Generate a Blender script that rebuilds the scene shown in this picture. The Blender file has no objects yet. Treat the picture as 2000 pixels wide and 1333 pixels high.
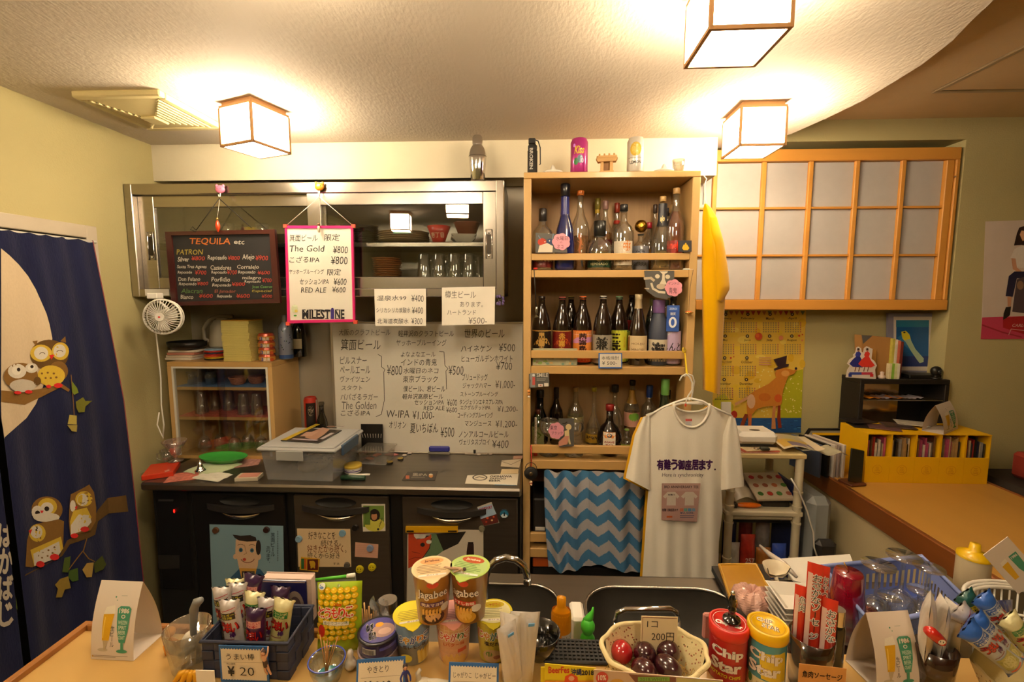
import bpy,bmesh,math,random
from mathutils import Vector,Matrix,Euler
R=math.radians
rnd=random.Random(7)
SC=bpy.context.scene
COL=SC.collection
CAMP=Vector((0,0,1.58));FOC=890.0
CROT=Euler((R(90-5.87),0,R(2.31)),'XYZ')
CM=CROT.to_matrix()
cd=bpy.data.cameras.new('camera');cam=bpy.data.objects.new('camera',cd);COL.objects.link(cam)
cam.location=CAMP;cam.rotation_euler=CROT
cd.sensor_width=36;cd.lens=FOC/2000*36;cd.clip_start=0.02
SC.camera=cam
wd=bpy.data.worlds.new('world');SC.world=wd;wd.use_nodes=True
wd.node_tree.nodes['Background'].inputs[0].default_value=(1,.85,.65,1)
wd.node_tree.nodes['Background'].inputs[1].default_value=0.05
SC.view_settings.view_transform='Standard';SC.view_settings.look='None'
SC.view_settings.gamma=1;SC.view_settings.exposure=0.0
SC.view_settings.use_curve_mapping=False
SC.cycles.use_denoising=True
SC.cycles.max_bounces=8;SC.cycles.transparent_max_bounces=24
SC.cycles.caustics_reflective=False;SC.cycles.caustics_refractive=False
SC.cycles.sample_clamp_indirect=4
LAMP=61.0
LCOL=(1.0,.80,.55)
def W(px,py,Y=None,Z=None,X=None):
 """point on a plane of the room seen at a place of the photograph"""
 d=CM@Vector(((px-1000)/FOC,-(py-666.5)/FOC,-1))
 if Y is not None:t=(Y-CAMP.y)/d.y
 elif Z is not None:t=(Z-CAMP.z)/d.z
 else:t=(X-CAMP.x)/d.x
 return CAMP+d*t
def proj(p):
 q=CM.transposed()@(Vector(p)-CAMP)
 return(1000+FOC*q.x/-q.z,666.5-FOC*q.y/-q.z)
def face(x,y):return math.atan2(-x,y)
def lin(h):
 if not isinstance(h,str):return h
 h=h.lstrip('#');o=[]
 for i in(0,2,4):
  c=int(h[i:i+2],16)/255;o.append(c/12.92 if c<=.04045 else((c+.055)/1.055)**2.4)
 return tuple(o)
MATS={}
def mat(key,col='#808080',rough=.5,metal=0,var=.06,nscale=8,bump=0,bscale=60,coat=0,stretch=None,trans=0,emit=0,alpha=1,sheen=0,spec=.5):
 if key in MATS:return MATS[key]
 m=bpy.data.materials.new(key);m.use_nodes=True;nt=m.node_tree;N=nt.nodes;L=nt.links
 b=N['Principled BSDF'];c=lin(col)
 b.inputs['Roughness'].default_value=rough;b.inputs['Metallic'].default_value=metal
 b.inputs['Coat Weight'].default_value=coat;b.inputs['Specular IOR Level'].default_value=spec
 b.inputs['Coat Roughness'].default_value=.08
 tc=N.new('ShaderNodeTexCoord');mp=N.new('ShaderNodeMapping')
 L.new(tc.outputs['Object'],mp.inputs[0])
 if stretch:mp.inputs['Scale'].default_value=stretch
 n=N.new('ShaderNodeTexNoise');n.inputs['Scale'].default_value=nscale;n.inputs['Detail'].default_value=4
 L.new(mp.outputs[0],n.inputs[0])
 r=N.new('ShaderNodeMix');r.data_type='RGBA'
 L.new(n.outputs[0],r.inputs['Factor'])
 r.inputs['A'].default_value=tuple(min(1,x*(1-var*2))for x in c)+(1,)
 r.inputs['B'].default_value=tuple(min(1,x*(1+var*2))for x in c)+(1,)
 L.new(r.outputs['Result'],b.inputs['Base Color'])
 if bump:
  n2=N.new('ShaderNodeTexNoise');n2.inputs['Scale'].default_value=bscale;n2.inputs['Detail'].default_value=3
  L.new(mp.outputs[0],n2.inputs[0]);bp=N.new('ShaderNodeBump');bp.inputs['Strength'].default_value=bump
  bp.inputs['Distance'].default_value=.004
  L.new(n2.outputs[0],bp.inputs['Height']);L.new(bp.outputs[0],b.inputs['Normal'])
 if trans:b.inputs['Transmission Weight'].default_value=trans
 if alpha<1:b.inputs['Alpha'].default_value=alpha
 if sheen:b.inputs['Sheen Weight'].default_value=sheen
 if emit:
  b.inputs['Emission Color'].default_value=c+(1,);b.inputs['Emission Strength'].default_value=emit
 MATS[key]=m;return m
def glass(key,tint=(1,1,1),rough=.02,refl=.12,body=None,bodyfac=0):
 """thin glass: tinted see-through with a fresnel shine, optionally a little milky"""
 if key in MATS:return MATS[key]
 m=bpy.data.materials.new(key);m.use_nodes=True;nt=m.node_tree;N=nt.nodes;L=nt.links
 N.remove(N['Principled BSDF']);out=N['Material Output']
 t=N.new('ShaderNodeBsdfTransparent');t.inputs[0].default_value=tuple(tint)+(1,)
 g=N.new('ShaderNodeBsdfGlossy');g.inputs['Roughness'].default_value=rough
 fr=N.new('ShaderNodeLayerWeight');fr.inputs[0].default_value=.35
 ml=N.new('ShaderNodeMath');ml.operation='MULTIPLY_ADD';ml.inputs[1].default_value=.7;ml.inputs[2].default_value=refl
 L.new(fr.outputs['Facing'],ml.inputs[0])
 src=t.outputs[0]
 if body is not None:
  d=N.new('ShaderNodeBsdfDiffuse');d.inputs[0].default_value=lin(body)+(1,)
  nz=N.new('ShaderNodeTexNoise');nz.inputs['Scale'].default_value=30
  mm=N.new('ShaderNodeMath');mm.operation='MULTIPLY_ADD';mm.inputs[1].default_value=.1;mm.inputs[2].default_value=bodyfac-.05
  L.new(nz.outputs[0],mm.inputs[0])
  mx=N.new('ShaderNodeMixShader');L.new(mm.outputs[0],mx.inputs[0])
  L.new(t.outputs[0],mx.inputs[1]);L.new(d.outputs[0],mx.inputs[2]);src=mx.outputs[0]
 m2=N.new('ShaderNodeMixShader');L.new(ml.outputs[0],m2.inputs[0]);L.new(src,m2.inputs[1]);L.new(g.outputs[0],m2.inputs[2])
 L.new(m2.outputs[0],out.inputs[0])
 MATS[key]=m;return m
def printmat(key,rough=.6,coat=0,metal=0,bump=0,spec=.4):
 """ink whose colour is stored on the faces"""
 if key in MATS:return MATS[key]
 m=bpy.data.materials.new(key);m.use_nodes=True;nt=m.node_tree;N=nt.nodes;L=nt.links
 b=N['Principled BSDF'];a=N.new('ShaderNodeAttribute');a.attribute_name='Col'
 n=N.new('ShaderNodeTexNoise');n.inputs['Scale'].default_value=45;n.inputs['Detail'].default_value=3
 mr=N.new('ShaderNodeMapRange');mr.inputs[3].default_value=.9;mr.inputs[4].default_value=1.08
 L.new(n.outputs[0],mr.inputs[0])
 mx=N.new('ShaderNodeVectorMath');mx.operation='SCALE';L.new(a.outputs['Color'],mx.inputs[0]);L.new(mr.outputs[0],mx.inputs['Scale'])
 L.new(mx.outputs[0],b.inputs['Base Color'])
 b.inputs['Roughness'].default_value=rough;b.inputs['Coat Weight'].default_value=coat;b.inputs['Metallic'].default_value=metal
 b.inputs['Specular IOR Level'].default_value=spec;b.inputs['Coat Roughness'].default_value=.1
 if bump:
  n2=N.new('ShaderNodeTexNoise');n2.inputs['Scale'].default_value=55;bp=N.new('ShaderNodeBump');bp.inputs['Strength'].default_value=bump;bp.inputs['Distance'].default_value=.004
  tc=N.new('ShaderNodeTexCoord');L.new(tc.outputs['Object'],n2.inputs[0])
  L.new(n2.outputs[0],bp.inputs['Height']);L.new(bp.outputs[0],b.inputs['Normal'])
 MATS[key]=m;return m
INK=printmat('printed_ink',.65);INKG=printmat('glossy_ink',.3,.4);INKF=printmat('foil_ink',.3,.6,.15,bump=.6)
INKC=printmat('cloth_ink',.95,0,0,bump=.15,spec=.1)
def _cb():
 bm=bmesh.new();ids=[]
 for sx in(-1,1):
  for sy in(-1,1):
   for sz in(-1,1):
    for a in range(3):
     p=[sx*(1 if a==0 else.8),sy*(1 if a==1 else.8),sz*(1 if a==2 else.8)]
     bm.verts.new(p);ids.append((sx,sy,sz,a))
 bm.verts.ensure_lookup_table();bm.verts.index_update()
 bmesh.ops.convex_hull(bm,input=bm.verts[:])
 bmesh.ops.dissolve_limit(bm,angle_limit=.01,verts=bm.verts[:],edges=bm.edges[:])
 f=[[v.index for v in q.verts]for q in bm.faces];bm.free();return ids,f
CBI,CBF=_cb()
class M:
 def __init__(s):s.v=[];s.f=[];s.c=[];s.s=[]
 def add(s,vs,fs,col=None,smooth=False,mx=None):
  o=len(s.v)
  if mx is not None:vs=[mx@Vector(v)for v in vs]
  s.v+=[tuple(v)for v in vs]
  for i,f in enumerate(fs):
   s.f.append([a+o for a in f]);s.c.append(col[i]if isinstance(col,list)else col);s.s.append(smooth)
  return s
 def box(s,x0,x1,y0,y1,z0,z1,col=None,bev=.0,mx=None):
  x0,x1=min(x0,x1),max(x0,x1);y0,y1=min(y0,y1),max(y0,y1);z0,z1=min(z0,z1),max(z0,z1)
  if bev<=0:
   v=[(x,y,z)for x in(x0,x1)for y in(y0,y1)for z in(z0,z1)]
   return s.add(v,[(0,1,3,2),(4,6,7,5),(0,4,5,1),(2,3,7,6),(0,2,6,4),(1,5,7,3)],col,False,mx)
  b=min(bev,(x1-x0)/2.1,(y1-y0)/2.1,(z1-z0)/2.1);c=((x0+x1)/2,(y0+y1)/2,(z0+z1)/2);h=((x1-x0)/2,(y1-y0)/2,(z1-z0)/2)
  v=[]
  for i in CBI:
   v.append(tuple(c[k]+i[k]*(h[k]-(0 if i[3]==k else b))for k in range(3)))
  return s.add(v,CBF,col,False,mx)
 def lathe(s,prof,n=24,cx=0,cy=0,col=None,smooth=True,mx=None,a0=0,a1=2*math.pi,sx=1,sy=1):
  full=abs(a1-a0-2*math.pi)<1e-6;k=n if full else n+1;vs=[];fs=[];cs=[]
  for(r,z)in prof:
   for i in range(k):
    a=a0+(a1-a0)*i/n;vs.append((cx+r*sx*math.cos(a),cy+r*sy*math.sin(a),z))
  for j in range(len(prof)-1):
   for i in range(n):
    i2=(i+1)%k if full else i+1
    fs.append((j*k+i,j*k+i2,(j+1)*k+i2,(j+1)*k+i));cs.append(col[j]if isinstance(col,list)else col)
  return s.add(vs,fs,cs if isinstance(col,list)else col,smooth,mx)
 def cyl(s,r,z0,z1,n=20,cx=0,cy=0,col=None,r2=None,smooth=True,mx=None):
  r2=r if r2 is None else r2
  s.lathe([(r,z0),(r2,z1)],n,cx,cy,col,smooth,mx)
  for(rr,z)in((r,z0),(r2,z1)):
   if rr>1e-6:
    vs=[(cx+rr*math.cos(2*math.pi*i/n),cy+rr*math.sin(2*math.pi*i/n),z)for i in range(n)]
    s.add(vs,[list(range(n))if z==z1 else list(range(n))[::-1]],col,False,mx)
  return s
 def tube(s,pts,r,n=8,col=None,closed=False,smooth=True,mx=None):
  pts=[Vector(p)for p in pts];k=len(pts);vs=[];fs=[];up=None
  rr=r if isinstance(r,(list,tuple))else[r]*k
  for i,p in enumerate(pts):
   a=pts[(i-1)%k]if(closed or i>0)else p;b=pts[(i+1)%k]if(closed or i<k-1)else p
   d=(b-a).normalized()if(b-a).length>1e-9 else Vector((0,0,1))
   if up is None:up=Vector((0,0,1))if abs(d.z)<.9 else Vector((1,0,0))
   e=d.cross(up)
   if e.length<1e-6:e=d.cross(Vector((.3,1,.2)))
   e.normalize();g=e.cross(d).normalized();up=g
   for q in range(n):
    t=2*math.pi*q/n;vs.append(p+(e*math.cos(t)+g*math.sin(t))*rr[i])
  for i in range(k if closed else k-1):
   for q in range(n):
    fs.append((i*n+q,i*n+(q+1)%n,((i+1)%k)*n+(q+1)%n,((i+1)%k)*n+q))
  if not closed:fs+=[list(range(n))[::-1],[(k-1)*n+q for q in range(n)]]
  return s.add(vs,fs,col,smooth,mx)
 def sph(s,cx,cy,cz,rx,ry=None,rz=None,n=16,m=10,col=None,mx=None):
  ry=rx if ry is None else ry;rz=rx if rz is None else rz
  vs=[(cx,cy,cz-rz)];fs=[]
  for j in range(1,m):
   t=math.pi*j/m-math.pi/2
   for i in range(n):
    a=2*math.pi*i/n;vs.append((cx+rx*math.cos(t)*math.cos(a),cy+ry*math.cos(t)*math.sin(a),cz+rz*math.sin(t)))
  vs.append((cx,cy,cz+rz));e=len(vs)-1
  for i in range(n):
   fs.append((0,1+(i+1)%n,1+i));fs.append((e,1+(m-2)*n+i,1+(m-2)*n+(i+1)%n))
   for j in range(m-2):fs.append((1+j*n+i,1+j*n+(i+1)%n,1+(j+1)*n+(i+1)%n,1+(j+1)*n+i))
  return s.add(vs,fs,col,True,mx)
 def prism(s,poly,y0,y1,col=None,mx=None):
  """polygon in x,z pushed along y"""
  n=len(poly);A=sum(poly[i][0]*poly[(i+1)%n][1]-poly[(i+1)%n][0]*poly[i][1]for i in range(n))
  if A<0:poly=poly[::-1]
  vs=[(x,y0,z)for x,z in poly]+[(x,y1,z)for x,z in poly]
  fs=[list(range(n)),list(range(n,2*n))[::-1]]+[(i,i+n,(i+1)%n+n,(i+1)%n)for i in range(n)]
  return s.add(vs,fs,col,False,mx)
 def prismz(s,poly,z0,z1,col=None,mx=None):
  n=len(poly);A=sum(poly[i][0]*poly[(i+1)%n][1]-poly[(i+1)%n][0]*poly[i][1]for i in range(n))
  if A<0:poly=poly[::-1]
  vs=[(x,y,z0)for x,y in poly]+[(x,y,z1)for x,y in poly]
  fs=[list(range(n))[::-1],list(range(n,2*n))]+[(i,(i+1)%n,(i+1)%n+n,i+n)for i in range(n)]
  return s.add(vs,fs,col,False,mx)
 def grid(s,fn,nu,nv,col=None,smooth=True,closeu=False):
  vs=[];fs=[];cs=[]
  for j in range(nv+1):
   for i in range(nu if closeu else nu+1):vs.append(fn(i/nu,j/nv))
  k=nu if closeu else nu+1
  for j in range(nv):
   for i in range(nu):
    i2=(i+1)%k;fs.append((j*k+i,j*k+i2,(j+1)*k+i2,(j+1)*k+i));cs.append(col((i+.5)/nu,(j+.5)/nv)if callable(col)else col)
  return s.add(vs,fs,cs if callable(col)else col,smooth)
 def build(s,name,mt,parent=None,label=None,kind=None,org=None):
  me=bpy.data.meshes.new(name)
  vs=s.v
  if org is not None:o=Vector(org);vs=[Vector(v)-o for v in vs]
  me.from_pydata([tuple(v)for v in vs],[],s.f)
  me.materials.append(mt)
  me.polygons.foreach_set('use_smooth',s.s)
  if any(c is not None for c in s.c):
   at=me.color_attributes.new('Col','FLOAT_COLOR','CORNER');buf=[]
   cc={}
   for f,c in zip(s.f,s.c):
    q=cc.get(c)
    if q is None:q=cc[c]=(tuple(lin(c))if c is not None else(.8,.8,.8))+(1,)
    buf+=list(q)*len(f)
   at.data.foreach_set('color',buf)
  me.update()
  ob=bpy.data.objects.new(name,me);COL.objects.link(ob)
  if org is not None and parent is None:ob.location=org
  if parent is not None:ob.parent=parent
  if label:ob['label']=label
  if kind:ob['kind']=kind
  return ob
def tag(o,label,cat,group=None,kind=None):
 o['label']=label;o['category']=cat
 if group:o['group']=group
 if kind:o['kind']=kind
 return o
def thing(name,label,cat,loc=(0,0,0),rz=0,group=None,rot=None):
 o=bpy.data.objects.new(name,None);COL.objects.link(o);o.empty_display_size=.05
 o.location=loc;o.rotation_euler=rot if rot else(0,0,rz)
 return tag(o,label,cat,group)
def struct(o):o['kind']='structure';return o
def dup(root,loc,rz=None,label=None,group=None):
 r=root.copy();COL.objects.link(r);r.location=loc
 if rz is not None:r.rotation_euler=(0,0,rz)
 if label:r['label']=label
 if group:r['group']=group
 for ch in list(root.children):
  c=ch.copy();COL.objects.link(c);c.parent=r
  for g in list(ch.children):
   d=g.copy();COL.objects.link(d);d.parent=c
 return r
GL={}
def glyph(t,bold=0,shear=0):
 k=(t,bold,shear)
 if k in GL:return GL[k]
 cu=bpy.data.curves.new('t','FONT');cu.body=t;cu.size=1;cu.resolution_u=2;cu.offset=bold;cu.shear=shear
 ob=bpy.data.objects.new('t',cu);me=bpy.data.meshes.new_from_object(ob)
 vs=[(v.co.x,v.co.y)for v in me.vertices];fs=[list(p.vertices)for p in me.polygons]
 bpy.data.objects.remove(ob);bpy.data.curves.remove(cu);bpy.data.meshes.remove(me)
 GL[k]=(vs,fs);return GL[k]
class Cv:
 """flat shapes in u (right) and v (down)"""
 def __init__(s):s.sh=[]
 def raw(s,vs,fs,col):s.sh.append((vs,fs,col));return s
 def poly(s,pts,col):return s.raw(list(pts),[list(range(len(pts)))],col)
 def rect(s,x0,y0,x1,y1,col):return s.poly([(x0,y0),(x1,y0),(x1,y1),(x0,y1)],col)
 def ell(s,cx,cy,rx,ry,col,n=20,rot=0,a0=0,a1=360):
  P=[]
  full=a1-a0>=360;k=n if full else n+1
  for i in range(k):
   a=R(a0+(a1-a0)*i/n);x,y=rx*math.cos(a),ry*math.sin(a);q=R(rot)
   P.append((cx+x*math.cos(q)-y*math.sin(q),cy+x*math.sin(q)+y*math.cos(q)))
  return s.poly(P,col)
 def line(s,pts,w,col):
  for i in range(len(pts)-1):
   (x0,y0),(x1,y1)=pts[i],pts[i+1];dx,dy=x1-x0,y1-y0;l=math.hypot(dx,dy)or 1
   nx,ny=-dy/l*w/2,dx/l*w/2;ex,ey=dx/l*w*.25,dy/l*w*.25
   s.sh.append(([(x0-ex+nx,y0-ey+ny),(x1+ex+nx,y1+ey+ny),(x1+ex-nx,y1+ey-ny),(x0-ex-nx,y0-ey-ny)],[[0,1,2,3]],col,1 if i else 0))
  return s
 def arc(s,cx,cy,rx,ry,a0,a1,w,col,n=10):
  return s.line([(cx+rx*math.cos(R(a0+(a1-a0)*i/n)),cy+ry*math.sin(R(a0+(a1-a0)*i/n)))for i in range(n+1)],w,col)
 def tx(s,t,x0,y0,x1,y1,col,bold=0,shear=0,hand=0,rot=0,ws=None):
  """text stretched to a box"""
  if ' '==t or not t:return s
  vs,fs=glyph(t,0 if len(t)>0 and max(map(ord,t))>255 else(bold if bold<.06 else.06),shear)
  if not vs:return s
  a=min(v[0]for v in vs);b=max(v[0]for v in vs);c=min(v[1]for v in vs);d=max(v[1]for v in vs)
  w=(b-a)or 1;h=(d-c)or 1;o=[];cx,cy=(x0+x1)/2,(y0+y1)/2;q=R(rot)
  ph=rnd.random()*6
  for(x,y)in vs:
   if hand:
    X=x*2.3+ph;y2=y+hand*math.sin(X*1.7)*.7+hand*.5*math.sin(X*5.1+y*3);x2=x+hand*.6*math.sin(y*4+X*2)
   else:x2,y2=x,y
   u=x0+(x2-a)/w*(x1-x0);v=y1-(y2-c)/h*(y1-y0)
   if rot:u,v=cx+(u-cx)*math.cos(q)-(v-cy)*math.sin(q),cy+(u-cx)*math.sin(q)+(v-cy)*math.cos(q)
   o.append((u,v))
  s.raw(o,fs,col)
  if bold>.012 and max(map(ord,t))>255:
   bx_,by_=bold*(x1-x0)/w,bold*(y1-y0)/h
   for dx,dy in((1,0),(-1,0),(0,1),(0,-1))+(((.7,.7),(-.7,.7),(.7,-.7),(-.7,-.7))if bold>.05 else()):s.sh.append(([(u+dx*bx_,v+dy*by_)for u,v in o],fs,col,1))
  return s
 def vtx(s,t,x0,y0,x1,y1,col,bold=0,hand=0):
  n=len(t);h=(y1-y0)/n
  for i,ch in enumerate(t):
   if ch=='ー':s.rect((x0+x1)/2-(x1-x0)*.06,y0+i*h+h*.1,(x0+x1)/2+(x1-x0)*.06,y0+(i+1)*h-h*.1,col)
   elif ch in '。、':s.ell(x1-(x1-x0)*.2,y0+i*h+h*.25,(x1-x0)*.1,h*.1,col,8)
   elif ch!=' ':s.tx(ch,x0,y0+i*h+h*.05,x1,y0+(i+1)*h-h*.05,col,bold,0,hand)
  return s
 def mesh(s,m,fn,maxe=None,lift=.0004,step=.00005):
  k=0
  for sh in s.sh:
   vs,fs,col=sh[:3]
   if not(len(sh)>3 and sh[3]):k+=1
   if maxe or len(vs)>5:
    bm=bmesh.new();bv=[bm.verts.new((v[0],v[1],0))for v in vs]
    for f in fs:
     try:bm.faces.new([bv[i]for i in f])
     except ValueError:pass
    bmesh.ops.triangulate(bm,faces=bm.faces[:])
    if maxe:
     for _ in range(6):
      es=[e for e in bm.edges if e.calc_length()>maxe]
      if not es:break
      bmesh.ops.subdivide_edges(bm,edges=es,cuts=1);bmesh.ops.triangulate(bm,faces=[f for f in bm.faces if len(f.verts)>3])
    bm.verts.index_update();vs=[(v.co.x,v.co.y)for v in bm.verts];fs=[[v.index for v in f.verts]for f in bm.faces];bm.free()
   L=lift+step*k
   m.add([fn(u,v,L)for u,v in vs],fs,col,False)
  return m
 def build(s,name,fn,parent=None,mt=None,maxe=None,lift=.0004,label=None,step=.00005,org=None):
  m=M();s.mesh(m,fn,maxe,lift,step);return m.build(name,mt or INK,parent,label,org=org)
def flat(sc,ox=0,oy=0,y=0,x0=0,z0=0):
 """upright print facing -y: u,v -> x,z"""
 return lambda u,v,l:(x0+(u-ox)*sc,y-l,z0-(v-oy)*sc)
def flatz(sc,ox=0,oy=0,z=0,x0=0,y0=0):
 """print lying face up, v down = towards -y"""
 return lambda u,v,l:(x0+(u-ox)*sc,y0-(v-oy)*sc,z+l)
def around(sc,rf,ox=0,oy=0,z0=0,cx=0,cy=0):
 """print wrapped on a round body, u=ox faces -y"""
 def f(u,v,l):
  z=z0-(v-oy)*sc;r=rf(z)if callable(rf)else rf;a=(u-ox)*sc/max(r,.004)-math.pi/2
  return(cx+(r+l)*math.cos(a),cy+(r+l)*math.sin(a),z)
 return f
def quad(tl,tr,br,bl,w,h,n=None):
 """print on a bilinear patch, u 0..w, v 0..h"""
 tl,tr,br,bl=map(Vector,(tl,tr,br,bl));nn=(tr-tl).cross(bl-tl).normalized()*-1
 if n is not None and nn.dot(Vector(n))<0:nn=-nn
 def f(u,v,l):
  s,t=u/w,v/h;p=(tl*(1-s)+tr*s)*(1-t)+(bl*(1-s)+br*s)*t;return p+nn*l
 return f
def onY(Y,sc=1,ox=0,oy=0):
 """photo measurement -> point of an upright plane facing the bar"""
 return lambda u,v,l:W(u/sc+ox,v/sc+oy,Y=Y-l)
def onZ(Z,sc=1,ox=0,oy=0):return lambda u,v,l:W(u/sc+ox,v/sc+oy,Z=Z+l)
def wx(px,Y,py=700):return W(px,py,Y=Y).x
def wz(py,Y,px=1000):return W(px,py,Y=Y).z
def base(px,py,Z):p=W(px,py,Z=Z);return(p.x,p.y,Z)
def slab(pts,Y,t,col=None,m=None):
 """upright sheet with measured corners"""
 m=m or M();P=[W(a,b,Y=Y)for a,b in pts];return m.prism([(p.x,p.z)for p in P],Y,Y+t,col)
def rc(x0,y0,x1,y1):return[(x0,y0),(x1,y0),(x1,y1),(x0,y1)]
# materials used widely
LW=mat('light_birch','#c9a468',.45,var=.05,nscale=3,stretch=(1,1,.15),coat=.1)
LWH=mat('birch_laminate','#c79f60',.4,var=.05,nscale=5,stretch=(.12,1,1),coat=.15)
BARW=mat('bar_maple','#bd9858',.33,var=.05,nscale=4,stretch=(.15,2.5,1),coat=.2)
RIMW=mat('orange_edge_wood','#94602c',.4,var=.1,nscale=6,stretch=(.3,3,1),coat=.2)
CEDAR=mat('cedar_orange','#d39440',.5,var=.08,nscale=5,stretch=(.4,1,3))
STEEL=mat('brushed_steel','#b5aea4',.26,1,var=.05,nscale=40,stretch=(.05,1,3))
STEELD=mat('brushed_steel_dull','#8d877e',.36,1,var=.06,nscale=40,stretch=(.05,1,3))
CHROME=mat('chrome','#dddddd',.08,1,var=.01)
BLACKP=mat('black_plastic','#141312',.4)
BLACKM=mat('black_matte','#100f0e',.7)
WHITEP=mat('white_plastic','#e4dfd2',.35)
CREAMP=mat('cream_plastic','#dfce96',.45)
PAPER=mat('white_paper','#ece6d8',.8)
YEL=mat('sunflower_card','#e8b400',.55)
GCLR=glass('clear_glass',(.95,.96,.95),refl=.13,body='#cfc9bb',bodyfac=.07)
GTHIN=glass('window_glass',(.93,.94,.92),refl=.07,rough=.01)
GMILK=glass('milky_plastic',(.85,.86,.88),.25,.05,'#cfd0cf',.35)
# room
LX,BY,RX,FY=-1.765,2.30,4.2,-2.3
CL,CH=2.27,2.38
wallm=mat('green_wallpaper','#b3a878',.85,var=.04,nscale=3,bump=.25,bscale=160,spec=.2)
wallc=mat('cream_wall','#d9cfb4',.8,var=.03,bump=.1,bscale=120,spec=.2)
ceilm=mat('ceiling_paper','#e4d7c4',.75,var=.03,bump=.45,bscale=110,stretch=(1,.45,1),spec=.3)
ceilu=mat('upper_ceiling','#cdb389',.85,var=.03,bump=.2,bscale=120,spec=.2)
panm=mat('wall_panel','#a39a88',.4,var=.04)
floorm=mat('floor_vinyl','#4a4238',.5,var=.15)
struct(M().box(-3.2,RX+.1,FY-.1,2.47,-.06,0).build('floor',floorm))
DY0,DY1,DZ=.62,1.76,1.80
w=M().box(LX-.1,LX,DY1,2.47,0,CH+.1).box(LX-.1,LX,FY-.1,DY0,0,CH+.1).box(LX-.1,LX,DY0,DY1,DZ,CH+.1)
struct(w.build('wall_left',wallm))
struct(M().box(LX-.9,LX-.85,DY0-.3,DY1+.3,0,2.2).box(LX-.85,LX-.1,DY1+.25,DY1+.3,0,2.2).box(LX-.85,LX-.1,DY0-.3,DY0-.25,0,2.2).box(LX-.9,LX-.1,DY0-.3,DY1+.3,2.2,2.25).build('wall_passage',mat('dark_passage','#3a3428',.9)))  # passage walls coloured dark to stand for the darkness beyond the door
d=bpy.data.objects.new('door_1',None);COL.objects.link(d);d['kind']='structure'
fm=mat('grey_door_frame','#b9ad98',.5)
M().box(LX-.1,LX+.018,DY1-.0,DY1+.045,0,DZ+.05,bev=.003).build('jamb',fm,d)
M().box(LX-.1,LX+.018,DY0-.045,DY0,0,DZ+.05,bev=.003).build('jamb',fm,d)
M().box(LX-.1,LX+.018,DY0,DY1,DZ,DZ+.05,bev=.003).build('lintel',fm,d)
struct(M().box(LX-.1,.80,BY,2.47,0,CH+.1).build('wall_back',panm))
RE,RT=1.99,2.285
struct(M().box(.80,RE+.02,2.37,2.47,0,CH+.1).build('wall_recess',wallm))
struct(M().box(RE,RX+.1,2.25,2.47,0,CH+.1).box(.80,RE,2.25,2.47,RT,CH+.1).build('wall_back_right',wallm))
struct(M().box(RX,RX+.1,FY-.1,2.47,0,CH+.1).build('wall_right',wallm))
struct(M().box(LX-.1,RX+.1,FY-.1,FY,0,CH+.1).build('wall_front',wallm))
struct(M().box(LX,.825,2.13,BY,2.107,CL).build('trim_1',wallc))
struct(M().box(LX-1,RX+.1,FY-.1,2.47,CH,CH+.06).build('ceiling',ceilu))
cpx=[(1941,0),(1895,43),(1860,80),(1801,126),(1738,165),(1685,197),(1615,231),(1545,262),(1480,279),(1420,288)]
cpt=[(1.10,FY),(1.20,-.8),(1.22,-.1),(1.19,.6)]+[tuple(W(a,b,Z=CL))[:2]for a,b in cpx]+[(.825,BY),(LX,BY),(LX,FY)]
struct(M().prismz(cpt,CL,CH).build('ceiling_lowered',ceilm))
hm=mat('hatch_metal','#a89878',.4,.3)
h=M();hx0,hx1,hy0,hy1=1.585,2.04,1.50,1.965
h.box(hx0,hx1,hy1-.02,hy1,CH-.008,CH,bev=.002).box(hx0,hx1,hy0,hy0+.02,CH-.008,CH,bev=.002).box(hx0,hx0+.02,hy0+.02,hy1-.02,CH-.008,CH,bev=.002).box(hx1-.02,hx1,hy0+.02,hy1-.02,CH-.008,CH,bev=.002)
ho=thing('ceiling_hatch','square access hatch with metal rim in the upper ceiling','hatch',(0,0,0))
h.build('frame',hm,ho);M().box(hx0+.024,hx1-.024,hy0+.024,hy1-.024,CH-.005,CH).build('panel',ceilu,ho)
sy=2.25
so=bpy.data.objects.new('window_1',None);COL.objects.link(so);so['kind']='structure'
def xz(px,py,Y):p=W(px,py,Y=Y);return p.x,p.z
sx1=xz(1864,450,sy)[0];sz0=xz(1620,606,sy)[1];sz1=xz(1620,290,sy)[1]
sx0=.80
ix1=xz(1840,450,sy)[0];iz0=xz(1600,586,sy)[1];iz1=xz(1600,314,sy)[1]
fr=so
M().box(sx0,sx1,sy,sy+.035,iz1,sz1,bev=.003).build('top_rail',CEDAR,fr)
M().box(sx0,sx1,sy-.004,sy+.035,sz0,iz0,bev=.003).build('bottom_rail',CEDAR,fr)
M().box(ix1,ix1+.035,sy+.006,sy+.035,iz0,iz1,bev=.003).build('inner_stile',CEDAR,fr)
M().box(ix1+.037,sx1,sy,sy+.035,iz0,iz1,bev=.003).build('side_stile',CEDAR,fr)
shm=mat('shoji_paper','#b9b3ae',.8,var=.03,nscale=25)
cols=[sx0]+[xz(p,450,sy+.012)[0]for p in(1392,1486,1576,1665,1754)]+[ix1]
rows=[iz0,xz(1600,499,sy+.01)[1],xz(1600,406,sy+.01)[1],iz1]
for cx in cols[1:-1]:M().box(cx-.010,cx+.010,sy+.006,sy+.022,iz0,iz1,bev=.002).build('mullion',CEDAR,fr)
for rz_ in rows[1:-1]:M().box(sx0,ix1,sy+.010,sy+.024,rz_-.005,rz_+.005,bev=.001).build('glazing_bar',CEDAR,fr)
for i in range(len(cols)-1):
 for j in range(3):M().box(cols[i]+.002,cols[i+1]-.002,sy+.0245,sy+.028,rows[j]+.002,rows[j+1]-.002).build('pane',shm,fr)
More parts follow.
